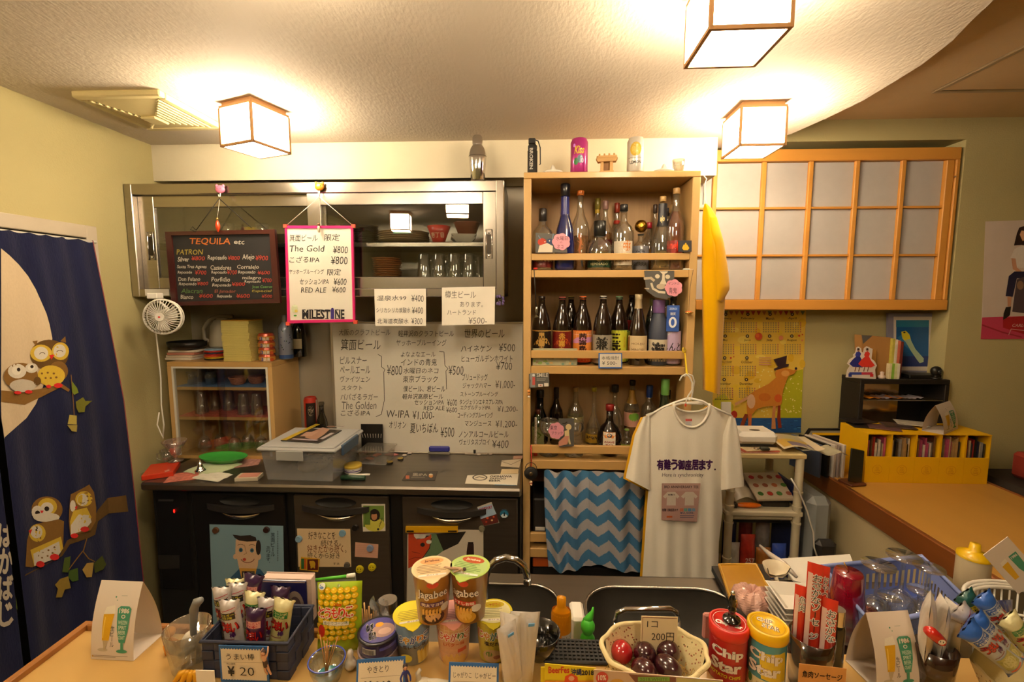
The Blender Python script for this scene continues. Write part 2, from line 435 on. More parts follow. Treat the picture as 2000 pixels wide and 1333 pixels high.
M().sph(sx1-.02,sy,2.12,.004,.004,.004).build('pin',CHROME,fr)
# paper lamps
lampw=mat('lamp_frame_wood','#c2925c',.5,var=.08,stretch=(1,1,.2));lampb=mat('lamp_base_wood','#b98a56',.5)
def lampmat():
 m=bpy.data.materials.new('lit_lamp_paper');m.use_nodes=True;nt=m.node_tree;b=nt.nodes['Principled BSDF']
 b.inputs['Base Color'].default_value=(.9,.85,.75,1);b.inputs['Emission Color'].default_value=LCOL+(1,)
 b.inputs['Emission Strength'].default_value=LAMP
 n=nt.nodes.new('ShaderNodeTexNoise');n.inputs['Scale'].default_value=60
 mr=nt.nodes.new('ShaderNodeMapRange');mr.inputs[3].default_value=LAMP*.92;mr.inputs[4].default_value=LAMP*1.06
 nt.links.new(n.outputs[0],mr.inputs[0]);nt.links.new(mr.outputs[0],b.inputs['Emission Strength']);return m
LM=lampmat()
def make_lamp(loc,rz,label):
 t=thing('ceiling_lamp',label,'ceiling lamp',loc,rz,'cube paper lamps on the lowered ceiling')
 s,H,g=.079,.157,.008
 M().box(-.075,.075,-.075,.075,-.018,0,bev=.002).build('base',lampb,t)
 f=M()
 for a in(-1,1):
  for b in(-1,1):f.box(a*s-g*.5,a*s+g*.5,b*s-g*.5,b*s+g*.5,-H,-.024)
  for z in(-.024,-H):
   f.box(-s,s,a*s-g*.5,a*s+g*.5,z-g*.0,z+g,bev=0);f.box(a*s-g*.5,a*s+g*.5,-s,s,z,z+g)
 f.build('shade_frame',lampw,t)
 q=s-g*.3
 for a in(-1,1):
  M().box(-q+.003,q-.003,a*q-.001,a*q+.001,-H+g,-.026).build('paper_panel',LM,t)
  M().box(a*q-.001,a*q+.001,-q+.003,q-.003,-H+g,-.026).build('paper_panel',LM,t)
 M().box(-q+.004,q-.004,-q+.004,q-.004,-H+.001,-H+.003).build('paper_panel',LM,t)
 return t
L0=make_lamp((-1.0235,1.7255,CL),R(-20),'cube paper ceiling lamp beside the yellowed ventilation grille')
dup(L0,(.835,1.822,CL),R(-1),'cube paper ceiling lamp hanging in front of the shoji top corner')
dup(L0,(.443,1.077,CL),R(-1),'cube paper ceiling lamp nearest the camera, over the bar')
dup(L0,(-.502,.764,CL),R(-8),'cube paper ceiling lamp mirrored in the glass cabinet above the brown bowl')
dup(L0,(-1.10,.04,CL),R(-8),'cube paper ceiling lamp mirrored in the glass cabinet above the wooden plates')
dup(L0,(.45,-.3,CL),R(-8),'cube paper ceiling lamp added unseen behind the camera to brighten the room')  # extra lamp, seen nowhere, added to brighten bar and shelves
es=thing('exit_sign','small green lit exit sign, seen mirrored in the cabinet glass','sign',(-1.215,-.42,CL))
M().box(-.09,.09,-.012,.012,-.12,-.03,bev=.003).build('housing',WHITEP,es)
M().box(-.085,.085,.012,.014,-.115,-.035).build('lit_face',mat('exit_green','#25b88a',.4,emit=2.0),es)
vt=thing('ceiling_vent','yellowed plastic ventilation grille with slatted sides beside the paper lamp','vent',(-1.41,1.73,CL))
f=M();a,b=.155,.165
for q in((-a,a,b-.028,b),(-a,a,-b,-b+.028),(-a,-a+.028,-b+.028,b-.028),(a-.028,a,-b+.028,b-.028)):f.box(q[0],q[1],q[2],q[3],-.022,0,bev=.004)
f.build('frame',CREAMP,vt)
c=M();A,B=a-.028,b-.028
c.add([(-A,-B,-.018),(A,-B,-.018),(0,0,-.042)],[(0,1,2)]).add([(A,B,-.018),(-A,B,-.018),(0,0,-.042)],[(0,1,2)])
c.box(-.03,.03,-.035,.035,-.046,-.036,bev=.004);c.build('centre_plate',CREAMP,vt)
M().box(-A,A,-B,B,-.004,-.002).build('backing',mat('dark_backing','#5a4a28',.9),vt)  # dark brown sheet behind the vent slats
for sg in(-1,1):
 for k in range(9):
  x=A*(1-(k+.5)/9.5);y=B*x/A
  M().box(sg*x-.0035,sg*x+.0035,-y,y,-.042+.024*x/A-.006,-.042+.024*x/A,bev=.001).build('slat',CREAMP,vt)
# wall cabinet with sliding glass doors
CY=1.96
X0,X1=LX+.003,-.112;Z0,Z1=1.569,2.055
cab=thing('wall_cabinet','stainless steel wall cabinet with two sliding glass doors','cabinet',(X0,CY,Z0));O=cab.location
zt,zb=wz(377,CY,620),wz(563,CY,850)
b=M()
b.box(X0,X1,CY+.05,BY-.002,Z1-.012,Z1).box(X0,X1,CY+.05,BY-.002,Z0,Z0+.012).box(X0,X0+.01,CY+.05,BY-.002,Z0,Z1).box(X1-.01,X1,CY+.05,BY-.002,Z0,Z1).box(X0,X1,BY-.014,BY-.002,Z0,Z1)
b.build('body',STEELD,cab,org=O)
M().box(X0,X1,CY,CY+.05,zt,Z1,bev=.003).build('top_rail',STEEL,cab,org=O)
M().box(X0,X1,CY,CY+.05,Z0,Z0+.035,bev=.003).build('bottom_rail',STEEL,cab,org=O)
M().box(X0,X0+.035,CY-.002,CY+.05,Z0+.0,Z1,bev=.003).build('side_stile',STEEL,cab,org=O)
M().box(X1-.035,X1,CY-.002,CY+.05,Z0+.0,Z1,bev=.003).build('side_stile',STEEL,cab,org=O)
shz=wz(472,2.0,850);M().box(X0+.01,X1-.01,CY+.06,BY-.015,shz-.02,shz,bev=.002).build('shelf',STEEL,cab,org=O)
def cabdoor(xa,xb,y,lw,rw,hx):
 q=M();dz0,dz1=Z0+.035,zt;D=bpy.data.objects.new('door',None);COL.objects.link(D);D.parent=cab
 m=M().box(xa,xa+lw,y,y+.018,dz0,dz1,bev=.002);m.build('stile',STEEL,D,org=O)
 M().box(xb-rw,xb,y,y+.018,dz0,dz1,bev=.002).build('stile',STEEL,D,org=O)
 M().box(xa+lw,xb-rw,y+.001,y+.018,dz1-.05,dz1,bev=.002).build('rail',STEEL,D,org=O)
 M().box(xa+lw,xb-rw,y+.001,y+.018,dz0,dz0+.05,bev=.002).build('rail',STEEL,D,org=O)
 M().box(xa+lw,xb-rw,y+.008,y+.011,dz0+.05,dz1-.05).build('glass_pane',GTHIN,D,org=O)
 hz0,hz1=wz(505,CY),wz(448,CY);m=M()
 m.tube([(hx-.013,y-.002,hz0),(hx+.013,y-.002,hz0),(hx+.013,y-.002,hz1),(hx-.013,y-.002,hz1)],.003,6,closed=True)
 for k in(hz0+.012,hz1-.012):m.sph(hx,y-.002,k,.006,.003,.006,8,6)
 m.build('recessed_handle',CHROME,D,org=O);M().box(hx-.009,hx+.009,y-.0012,y,hz0+.02,hz1-.02).build('handle_recess',mat('dark_recess','#3b352c',.4,.6),D,org=O)
cabdoor(X0+.035,wx(640,CY+.03,480),CY+.026,.07,.05,wx(293,CY+.02,480))
cabdoor(wx(604,CY+.01,480),X1-.035,CY+.004,.058,.055,wx(955,CY,480))
M().box(wx(284,CY,572),wx(331,CY,572),CY-.003,CY,wz(578,CY),wz(565,CY),bev=.001).build('maker_plate',WHITEP,cab,org=O)
def plate_mesh(r,h,foot=.5):
 return M().lathe([(0,.003),(r*foot,.002),(r*foot,0),(r*foot*1.05,0),(r*foot*1.1,.004),(r,h),(r,h+.002),(r*.97,h+.0015),(r*foot*1.05,.006),(0,.006)],28)
def stackof(name,mesh_fn,m,label,cat,group,x,y,z,n,dz,jit=.002):
 first=None
 for k in range(n):
  loc=(x+rnd.uniform(-jit,jit),y+rnd.uniform(-jit,jit),z+k*dz)
  ordn=['bottom','second','third','fourth','fifth','sixth','seventh','eighth','ninth','tenth','eleventh','twelfth','thirteenth','fourteenth']
  pos='bottom of its stack' if k==0 else('topmost of its stack' if k==n-1 else ordn[k]+' up')
  if first is None:
   first=mesh_fn().build(name,m);first.location=loc;tag(first,label+', '+pos,cat,group)
  else:
   c=first.copy();COL.objects.link(c);c.location=loc;c['label']=label+', '+pos
z1=shz+.0006;z0=Z0+.084
M().box(X0+.01,X1-.01,CY+.055,BY-.015,Z0+.07,z0-.001).build('cabinet_floor',STEEL,cab,org=cab.location)
stackof('black_dish',lambda:plate_mesh(.055,.012),mat('black_glaze','#25221f',.3),'small black dish in the tall dark stack','dish','dark dishes in the glass cabinet',wx(715,2.1,450),2.1,z1,9,.0085)
stackof('wooden_plate',lambda:plate_mesh(.115,.016),mat('plate_tan','#8f7a5c',.4),'wide tan plate behind the right glass door','plate','wide plates in the glass cabinet',wx(790,2.13,450),2.12,z1,5,.009)
stackof('white_plate',lambda:plate_mesh(.10,.014),mat('plate_white','#d8d3c8',.3),'white plate behind the top of the blackboard','plate','white plates behind the blackboard',wx(372,2.1,440),2.1,z1,5,.0075)
stackof('brown_saucer',lambda:M().lathe([(0,0),(.045,0),(.062,.01),(.064,.012),(.06,.012),(.045,.003),(0,.003)],26),mat('brown_saucer','#9a5a2c',.5,var=.15),'brown wooden saucer in the lower stack of the glass cabinet','saucer','brown saucers in the glass cabinet',wx(756,2.06,520),2.06,z0+.0,9,.0095,.004)
t=thing('ramen_bowl','red bowl with white lettering on the glass cabinet shelf','bowl',(wx(857,2.06,450),2.06,z1))
rb=lambda z:.026+.0235*min(1,z/.072)**.6
M().lathe([(0,.004),(.024,.002),(.024,0),(.027,0),(.03,.01),(.04,.04),(.052,.072),(.05,.072),(.038,.04),(.02,.012),(0,.01)],28).build('bowl',mat('red_glaze','#b8352f',.3),t)
Cv().tx('壱丁目',-.03,.030,.03,.052,'#e8d0b0',.02).build('lettering',around(1,lambda z:.03+(z-.01)/.062*.0215+.0006,0,0,.072),t,maxe=.012)
t=thing('square_dish','white square dish under the brown bowl','dish',(wx(905,2.05,460),2.05,z1),.2,'white square dishes in the glass cabinet')
def sqdish(s,h):return M().add([(-s*.6,-s*.6,0),(s*.6,-s*.6,0),(s*.6,s*.6,0),(-s*.6,s*.6,0),(-s,-s,h),(s,-s,h),(s,s,h),(-s,s,h),(-s*.93,-s*.93,h),(s*.93,-s*.93,h),(s*.93,s*.93,h),(-s*.93,s*.93,h),(-s*.55,-s*.55,.004),(s*.55,-s*.55,.004),(s*.55,s*.55,.004),(-s*.55,s*.55,.004)],[(3,2,1,0)]+[(i,(i+1)%4,4+(i+1)%4,4+i)for i in range(4)]+[(4+i,4+(i+1)%4,8+(i+1)%4,8+i)for i in range(4)]+[(8+i,8+(i+1)%4,12+(i+1)%4,12+i)for i in range(4)]+[(12,13,14,15)])
WGL=mat('white_glaze','#dcd6ca',.25)
sqdish(.055,.02).build('dish',WGL,t);t2=dup(t,(t.location.x+.003,2.05,z1+.012),.15,'white square dish directly carrying the brown bowl')
t=thing('brown_bowl','dark brown lacquer bowl standing on white square dishes','bowl',(wx(912,2.05,440),2.05,z1+.026))
M().lathe([(0,.003),(.03,0),(.032,0),(.04,.01),(.056,.055),(.06,.06),(.057,.06),(.038,.012),(0,.008)],26).build('bowl',mat('brown_lacquer','#6e3b26',.3),t)
def tumbler(h,r,r2,m=GCLR):return M().lathe([(0,.004),(r*.9,.003),(r,0),(r2,h),(r2-.0018,h),(r-.003,.008),(0,.008)],20)
def tumblers(name,label,group,pts,h,r,r2,inv=False,m=None):
 f=None
 for i,(x,y,z,lab)in enumerate(pts):
  if f is None:f=(M().lathe([(r2,0),(r,h-.004),(r*.9,h),(0,h),(0,h-.006),(r-.003,h-.008),(r2-.0018,0)],20)if inv else tumbler(h,r,r2)).build(name,m or GCLR);c=f
  else:c=f.copy();COL.objects.link(c)
  c.location=(x,y,z);tag(c,label+(', '+lab if lab else ''),'glass',group)
pts=[(wx(p,y,520),y,z0,l)for p,y,l in((829,2.03,'beside the brown saucers'),(848,2.10,'first of the back row from the saucers'),(858,2.03,'second in the front row'),(877,2.10,'second of the back row'),(888,2.03,'third in the front row'),(905,2.10,'third of the back row'),(916,2.03,'next to the cabinet handle'),(935,2.10,'back row end by the handle'))]
tumblers('drinking_glass','upturned clear glass on the cabinet floor','upturned glasses in the wall cabinet',pts,.105,.026,.032,True)
pts=[(wx(p,y,440),y,z1,l)for p,y,l in((444,2.04,'behind the blackboard cord'),(470,2.12,'beside the yellow-patterned glass'),(512,2.05,'nearest the door stile'),(643,2.05,'tall one by the white menu board'),(658,2.12,''),(676,2.06,'next to the dark dishes'))]
tumblers('water_glass','clear glass on the cabinet shelf','glasses on the upper cabinet shelf',pts,.085,.024,.028)
tumblers('yellow_glass','glass with yellow pattern above the blackboard',None,[(wx(492,2.06,440),2.06,z1,'')],.07,.03,.033,False,glass('yellow_glass',(.9,.75,.2),body='#c9a41c',bodyfac=.5))
def headmagnet(px,py,col,label,ears):
 p=W(px,py,Y=CY-.012);t=thing('magnet_hook',label,'hook',p);m_=mat('hook'+col,col,.35,coat=.3)
 M().sph(0,0,0,.021,.010,.017,18,12).build('head',m_,t)
 for s in(-1,1):
  if ears:M().sph(s*.014,0,.013,.007,.005,.008,10,8).build('ear',m_,t)
  M().sph(s*.007,-.0095,.002,.0016,.001,.0018,6,5).build('eye',BLACKP,t)
 M().tube([(0,0,-.014),(0,-.003,-.03),(0,-.012,-.032),(0,-.013,-.024)],.0022,6).build('hook',WHITEP,t)
 return t
headmagnet(430,370,'#e07a9a','pink animal-head hook holding the blackboard cord',True)
headmagnet(624,365,'#d9891f','orange animal-head hook holding the pink-framed menu',True)
def sheetobj(name,label,cat,pts,Y,t,m,org=None):
 p=W(*pts[3],Y=Y);T=thing(name,label,cat,p);slab(pts,Y,t).build('sheet',m,T,org=T.location);return T
BBY=1.925
p=W(333,600,Y=BBY)
bb=thing('blackboard','black framed drinks board with chalk prices hung by a dark cord','board',p);O=bb.location
oc=[(322,453),(536,448),(547,592),(335,598)];ic=[(334,460),(526,457),(534,584),(345,590)]
darkred=mat('dark_red_wood','#3a1512',.35,var=.15,coat=.2)
for i in range(4):
 j=(i+1)%4;slab([oc[i],oc[j],ic[j],ic[i]],BBY-.008,.016).build('frame_bar',darkred,bb,org=O)
slab(ic,BBY,.006).build('slate',mat('slate','#1b1a1b',.75,var=.2),bb,org=O)
m=M();h0=W(428,388,Y=CY-.022)
for q in((383,450),(492,446)):m.tube([h0,W(*q,Y=BBY)],.0016,5)
m.tube([W(383,450,Y=BBY),W(376,443,Y=BBY-.01),W(372,449,Y=BBY-.012),W(383,453,Y=BBY-.008)],.0016,5)
m.build('cord',BLACKM,bb,org=O)
c=Cv();K=4.444
ch='#b9b2a4';rd='#a23a2c';og='#b3642a'
H=.04
for tt in(('TEQUILA',625,600,975,665,og),('etc',1010,620,1100,655,ch),('PATRON',510,700,740,745,'#97893b'),('Silver',520,765,620,805,ch),('¥800',640,758,755,795,rd),('Reposado',780,752,945,800,ch),('¥800',955,755,1060,792,rd),('Añejo',1080,742,1185,800,ch),('¥900',1195,752,1305,795,rd),('Sauza Tres Agaves',515,835,770,872,ch),('Reposado',520,885,645,918,ch),('¥700',670,882,770,918,rd),('Cazadores',805,838,985,878,ch),('Reposado',812,885,945,918,ch),('¥700',950,880,1035,918,rd),('Corralejo',1035,835,1225,878,ch),('Reposado',1045,882,1195,918,ch),('¥600',1215,885,1320,918,rd),('Don Fulano',525,940,715,975,ch),('Reposado',530,985,685,1020,ch),('¥800',690,980,785,1012,rd),('Porfidio',812,940,975,980,ch),('Reposado',820,995,985,1030,ch),('¥800',990,985,1105,1018,rd),('milagro',1080,932,1245,968,ch),('Reposado',1100,968,1240,995,ch),('¥700',1255,950,1335,988,rd),('Jose Cuervo',1165,1012,1340,1042,'#5f8a4a'),('Especial',1165,1050,1335,1076,'#97893b'),('¥500',1250,1092,1340,1120,rd),('Alacran',550,1040,735,1080,'#4f6a3c'),('Blanco',545,1095,655,1130,ch),('¥600',705,1085,825,1120,rd),('El Jimador',840,1050,1025,1085,'#8a5040'),('Reposado',862,1092,990,1125,ch),('¥600',1030,1085,1145,1122,rd)):
 c.tx(tt[0],tt[1],tt[2],tt[3],tt[4],tt[5],.012,.1,H)
c.build('chalk_lettering',onY(BBY,K,230,330),bb,org=O,lift=.0008)
t=thing('red_charm','small red and gold charm dangling in front of the blackboard frame','charm',W(426,454,Y=1.91))
q=M();q.lathe([(0,0),(.004,.004),(.009,.018),(.0095,.03),(.005,.045),(0,.05)],12);q.build('body',mat('charm_red','#c4421c',.3,coat=.5),t)
M().sph(0,0,.055,.005,.005,.006,10,8).build('bead',mat('gold','#d8b060',.25,.8),t);M().tube([(0,0,.058),(.002,.02,.14)],.0007,4).build('string',WHITEP,t)
MY=1.925;PK=mat('hot_pink_frame','#cf2170',.35);PO=mat('orange_corner','#d8553f',.4)
p=W(560,632,Y=MY);mb=thing('menu_whiteboard','small whiteboard menu in a hot pink frame hung by white string','board',p);O=mb.location
oc=[(556,441),(689,441),(693,629),(561,632)];ic=[(560,446),(685,446),(689,624),(566,626)]
for i in range(4):
 j=(i+1)%4;slab([oc[i],oc[j],ic[j],ic[i]],MY-.004,.01).build('frame_bar',PK,mb,org=O)
 a=oc[i];slab(rc(a[0]-3,a[1]-3,a[0]+4,a[1]+4),MY-.006,.012).build('corner',PO,mb,org=O)
slab(ic,MY,.004).build('white_sheet',mat('whiteboard_gloss','#e2ddd0',.3,coat=.3,var=.02),mb,org=O)
m=M();h0=W(624,385,Y=CY-.02)
for q in((560,440),(688,440)):m.tube([h0,W(*q,Y=MY)],.0014,5)
m.build('string',mat('string_white','#d8cfbe',.8),mb,org=O)
c=Cv();bk='#25221f'
for tt in(('箕面ビール',1490,570,1735,630,0),('限定',1790,565,1925,625,0),('The Gold',1490,665,1795,720,0),('¥800',1870,670,1997,735,0),('こざるIPA',1490,760,1750,815,0),('¥800',1850,760,1995,830,0),('ヤッホーブルーイング',1488,870,1790,915,0),('限定',1815,870,1935,925,0),('セッションIPA',1580,955,1830,1005,0),('¥600',1875,950,1985,1010,0),('RED ALE',1590,1030,1810,1075,0),('¥600',1862,1025,1978,1075,0)):
 c.tx(tt[0],*tt[1:5],bk,.0,.1,.03)
c.tx('MILEST',1600,1222,1845,1305,'#1d1a20',.035).tx('NE',1885,1222,1968,1305,'#1d1a20',.035)
for x in(1600,1660,1705,1745,1800,1888,1935):c.rect(x,1222,x+30,1229,'#1d1a20').rect(x,1298,x+30,1305,'#1d1a20')
c.rect(1848,1220,1878,1305,'#3a2a7a').ell(1863,1216,11,9,'#3a2a7a').ell(1535,1215,28,36,'#cfd6b0').ell(1540,1190,22,8,'#dfe6c8').ell(1540,1275,14,7,'#4f9a3c').ell(1548,1235,14,12,'#d8c860')
c.build('lettering',onY(MY,K,230,330),mb,org=O,lift=.0006)
t=thing('small_charm','tiny white and brown figure charm clipped to the pink menu frame','charm',W(623,455,Y=1.912))
M().lathe([(0,0),(.005,.003),(.006,.02),(.004,.028),(0,.03)],12).build('body',mat('charm_cream','#d8c9a8',.4),t);M().sph(0,0,.034,.006,n=10,m=8).build('head',mat('charm_brown','#6e4426',.5),t)
def notice(label,pts,Y,texts,sc,ox,oy,name='paper_notice',col='#2c2a2a',shape=None):
 T=sheetobj(name,label,'notice',pts,Y,.0008,PAPER);c=Cv()
 for tt in texts:c.tx(tt[0],*tt[1:5],col,-.004,.05,.03)
 c.build('handwriting',onY(Y,sc,ox,oy),T,org=T.location);return T
notice('white paper notice with three lines of drink prices',[(731,565),(832,564),(832,637),(733,637)],1.952,[('温泉水99',605,1100,860,1145),('¥400',905,1095,1010,1155),('シリカシリカ炭酸水',600,1205,895,1250),('¥400',910,1200,1005,1258),('北海道炭酸水',607,1300,880,1345),('¥300',905,1295,1000,1350)],K,600,330)
notice('white paper notice about draught beer beside the dried lavender',[(863,562),(967,560),(966,634),(863,636)],1.952,[('樽生ビール',1195,1060,1465,1125),('あります。',1325,1155,1525,1200),('ハートランド',1215,1225,1465,1270),('¥500-',1400,1290,1560,1345)],K,600,330,col='#6a6660')
t=thing('dried_lavender','small bunch of purple dried flowers on the cabinet corner','flowers',W(974,585,Y=1.945));lv=mat('lavender','#5a4a80',.8,var=.3);st=mat('dry_stem','#4a4638',.9)
for k in range(9):
 a=rnd.uniform(-.9,.9);l=rnd.uniform(.012,.028);x,z=math.sin(a*1.5)*l,math.cos(a*1.5)*l*rnd.choice((1,-1))
 M().tube([(0,0,.0),(x*.5,-.003,z*.5),(x,-.004,z)],.001,4).build('stem',st,t);M().sph(x,-.004,z,.0055,.004,.007,8,6).build('blossom',lv,t)
# counter with fridge doors
GX0,GX1,GY,GT=-1.62,-.033,1.757,.80
ct=thing('worktop','long stainless steel worktop over the black fridge doors','worktop',(GX0,GY,0));O=ct.location
M().box(GX0,GX1,GY,2.286,GT-.035,GT,bev=.008).build('top',STEELD,ct,org=O)
M().box(GX0,GX1,2.287,2.299,GT-.035,GT+.02,bev=.003).build('upstand',STEELD,ct,org=O)
darkst=mat('dark_stainless','#6c6358',.3,.8,var=.08,nscale=30,stretch=(.05,1,3))
fb=thing('fridge_unit','undercounter fridge with three dark steel doors','fridge',(wx(372,1.79,1000),1.80,0));O=fb.location
fx=lambda p:wx(p,1.785,1000)
M().box(fx(372),GX1+.0,1.80,2.24,.02,GT-.036).build('body',BLACKP,fb,org=O)
M().box(GX1-.006,GX1,1.79,1.80,.02,GT-.036).build('side_post',darkst,fb,org=O)
for(a,b_)in((377,557),(574,760),(785,1011)):
 xa,xb=fx(a),fx(b_);zt_=wz(969,1.785,700);D=M().box(xa,xb,1.782,1.80,.10,zt_,bev=.004).build('door',darkst if a>400 else mat('black_door','#1c1a19',.35,.3),fb,org=O)
 cxm=(xa+xb)/2+(.01 if a<400 else-.03 if a>700 else-.02);s=min(.145,(xb-xa)*.42)
 def P(u,v):return(cxm+u*s,v)
 zc=wz(996,1.775,700)
 m=M().grid(lambda u,v:(cxm+(u*2-1)*s,1.782-.022*math.sin(math.pi*u)**.6+(.012 if v in(0,1)else 0)*0,zc+.012*(1-2*v)-.010*math.sin(math.pi*u)),16,2)
 m.grid(lambda u,v:(cxm+(u*2-1)*s,1.782-.022*math.sin(math.pi*u)**.6*(1-v),zc+.012-.010*math.sin(math.pi*u)),16,1).grid(lambda u,v:(cxm+(u*2-1)*s,1.782-.022*math.sin(math.pi*u)**.6*(1-v),zc-.012-.010*math.sin(math.pi*u)),16,1)
 m.build('handle',mat('handle_grey','#2c2a28',.35,coat=.2),D)
 M().lathe([(0,0),(s*.6,0),(s*.6,.002)],20,sy=.25,mx=Matrix.Translation((cxm,1.781,zc+.026))@Matrix.Rotation(R(90),4,'X')).build('grip_recess',BLACKM,D)
 m=M().grid(lambda u,v:(cxm+(u*2-1)*s*.58,1.783-.018*math.sin(math.pi*u)*math.sin(math.pi*v*.9+.2),zc-.028-.03*v*math.sin(math.pi*u)**.7),18,6)
 m.build('grip_lip',mat('lip_steel','#bdb3a3',.22,1),D)
for D in[o for o in fb.children if o.name.startswith('door')]:
 for g in D.children:
  for v in g.data.vertices:v.co-=O
ic_=thing('ice_machine','black narrow machine with a red light beside the fridge','appliance',(GX0+.01,1.80,0));O=ic_.location
M().box(GX0+.005,fx(368),1.81,2.24,.02,GT-.036,bev=.004).build('body',BLACKM,ic_,org=O)
M().box(GX0+.02,fx(362),1.803,1.81,.30,GT-.05,bev=.004).build('door',BLACKP,ic_,org=O)
slab(rc(309,976,338,980),1.80,.003).build('badge',mat('dull_chrome','#77716a',.3,.8),ic_,org=O)
slab(rc(309,1086,350,1112),1.80,.003).build('vent_panel',mat('dark_grey','#2a2825',.5),ic_,org=O)
p=W(340,999,Y=1.80);M().sph(p.x,p.y,p.z,.004,.002,.008,8,6).build('indicator_light',mat('red_led','#ff1a10',.4,emit=3),ic_,org=O)
DYF=1.781
def posterY(name,label,cat,pts,cv,Y=DYF,base='#e6dfcf',t=.0006,mt=None,sc=1,ox=0,oy=0,group=None):
 T=thing(name,label,cat,W(*pts[-1],Y=Y),group=group);O=T.location
 slab(pts,Y-t,t).build('sheet',mat('card'+base,base,.6,var=.02),T,org=O)
 if cv:cv.build('print',onY(Y-t,sc,ox,oy),T,mt,org=O)
 return T
K=4.762;ox,oy=260,920
c=Cv();sk='#e3bd96'
c.poly([(890,1010),(1000,900),(1180,915),(1260,1010),(1290,1210),(860,1210)],'#2f5878').poly([(985,905),(1150,905),(1130,1010),(1010,1010)],'#d8a044').rect(1010,935,1130,1010,'#3b372c').rect(1025,950,1050,995,'#cfc8b0').rect(1095,950,1118,995,'#cfc8b0')
c.poly([(955,640),(1150,650),(1170,760),(1160,880),(1150,912),(985,905),(970,830),(950,770)],sk).ell(950,800,20,25,sk).ell(1170,800,20,30,sk)
c.poly([(925,595),(1000,605),(1090,600),(1140,620),(1150,655),(1060,660),(985,650),(945,625)],'#2a211d').ell(1165,715,24,70,'#2a211d')
c.ell(1002,738,18,20,'#3c6e86').ell(1105,742,18,20,'#3c6e86').ell(1002,738,8,9,'#1d2a33').ell(1105,742,8,9,'#1d2a33').line([(1035,690),(1055,770),(1030,780)],5,'#b48660').arc(1000,700,30,14,200,340,4,'#6a4a35').arc(1105,702,30,14,200,340,4,'#6a4a35')
c.arc(1065,815,62,40,10,165,6,'#7a3226').ell(1035,826,16,14,'#c24334')
c.vtx('箕面ビール',1282,575,1318,800,'#1f2a33',.01).vtx('あります。',1240,700,1275,880,'#1f2a33',.01)
for k in range(18):c.rect(1340,560+k*16,1350,570+k*16,'#5b6b74')
posterY('beer_poster','pale blue poster of an illustrated dark-haired man on the fridge door','poster',[(409,1025),(553,1028),(557,1240),(417,1240)],c,base='#7fa0ae',sc=K,ox=ox,oy=oy)
def magnet(label,px,py,r,col,Y=DYF-.001,group=None,face_=None,name='magnet'):
 p=W(px,py,Y=Y);t=thing(name,label,'magnet',p,group=group);rr=r*Y/FOC
 M().cyl(rr,0,.008,18,col=None,r2=rr*.85,mx=Matrix.Rotation(R(90),4,'X')).build('button',mat('magnet'+col,col,.35,coat=.3),t)
 if face_:face_.build('print',flat(rr),t,INKG,lift=.0085)
 return t
magnet('dark round magnet with a pale rim at the blue poster corner',422,1036,7,'#5a3a22')
magnet('plain dark brown round magnet on the blue poster',521,1035,7,'#2e1712')
c=Cv().tx('好きなことを',10,540,250,610,'#4a3020',.01,.05,.05).tx('続ける。',120,615,300,670,'#4a3020',.01,.05,.05).tx('好きだから続く。',0,660,350,730,'#7a3a1c',.01,.05,.05).tx('続くから好き',0,730,290,780,'#3a2a20',.01,.05,.05).tx('す太',230,815,290,838,'#4a3020')
K2=4.545
posterY('handwritten_note','cream sheet with a brown brush-written verse on the middle fridge door','note',[(580,1033),(684,1034),(686,1108),(583,1108)],c,base='#e3c79a',sc=K2,ox=600,oy=920)
magnet('pale blue round magnet at the upper edge of the handwritten note',669,1042,7.5,'#7fa9c4');magnet('pale blue round magnet at the side of the handwritten note',584,1053,7.5,'#86aac2')
magnet('black round magnet between the note and the photo',694,1031,7,'#151312');magnet('grey metal magnet under the handwritten note',678,1104,6.5,'#55504a')
sm=lambda:Cv().ell(-.35,-.2,.1,.16,'#20180a').ell(.35,-.2,.1,.16,'#20180a').arc(0,.1,.5,.4,15,165,.1,'#20180a')
magnet('yellow smiling round magnet lower than its twin',703,1112,8.5,'#d3c21c',face_=sm(),group='yellow smiling magnets');magnet('yellow smiling round magnet higher than its twin',727,1108,8.5,'#d8c81e',face_=sm(),group='yellow smiling magnets')
c=Cv().rect(1563,820,1590,915,'#2f6b3a').rect(1590,820,1612,915,'#c65b1e').rect(1620,825,1720,925,'#5a1a14').ell(1670,870,25,32,'#c9a02a').rect(1650,885,1665,910,'#c9a02a').rect(1680,885,1692,910,'#c9a02a').rect(1640,840,1668,865,'#c9a02a')
posterY('flag_magnet','yellow-bordered flag magnet with green and orange bands','magnet',[(588,1089),(624,1093),(621,1118),(585,1113)],c,base='#d3a526',t=.003,Y=DYF-.001,sc=K,ox=ox,oy=oy,mt=INKG)
c=Cv().rect(497,310,682,500,'#6f8a3c').ell(600,480,88,60,'#d0c950',24).ell(600,470,60,60,'#d0c950',24).ell(598,395,48,55,'#231a14',24).rect(556,390,640,435,'#231a14').ell(595,405,26,36,'#b9825c',20).ell(590,370,34,18,'#231a14').line([(640,500),(665,420)],4,'#20201a').line([(645,470),(660,455)],4,'#20201a').rect(510,320,560,480,'#5d7a35').ell(630,520,10,10,'#3a3a30')
posterY('photo_print','white-bordered photo of a person in yellow on the fridge door','photograph',[(706,985),(752,985),(753,1038),(709,1039)],c,base='#d9d0bd',sc=K2,ox=600,oy=920)
c=Cv();
for k in range(6):c.line([(435,665+k*17),(620,667+k*17)],2,'#c99e88')
posterY('pink_card','small pink lined card under a blue round magnet','card',[(694,1060),(739,1064),(738,1091),(693,1088)],c,base='#d9a68c',sc=K2,ox=600,oy=920)
magnet('blue-white round magnet on the pink card',723,1071,7.5,'#7d8fb0')
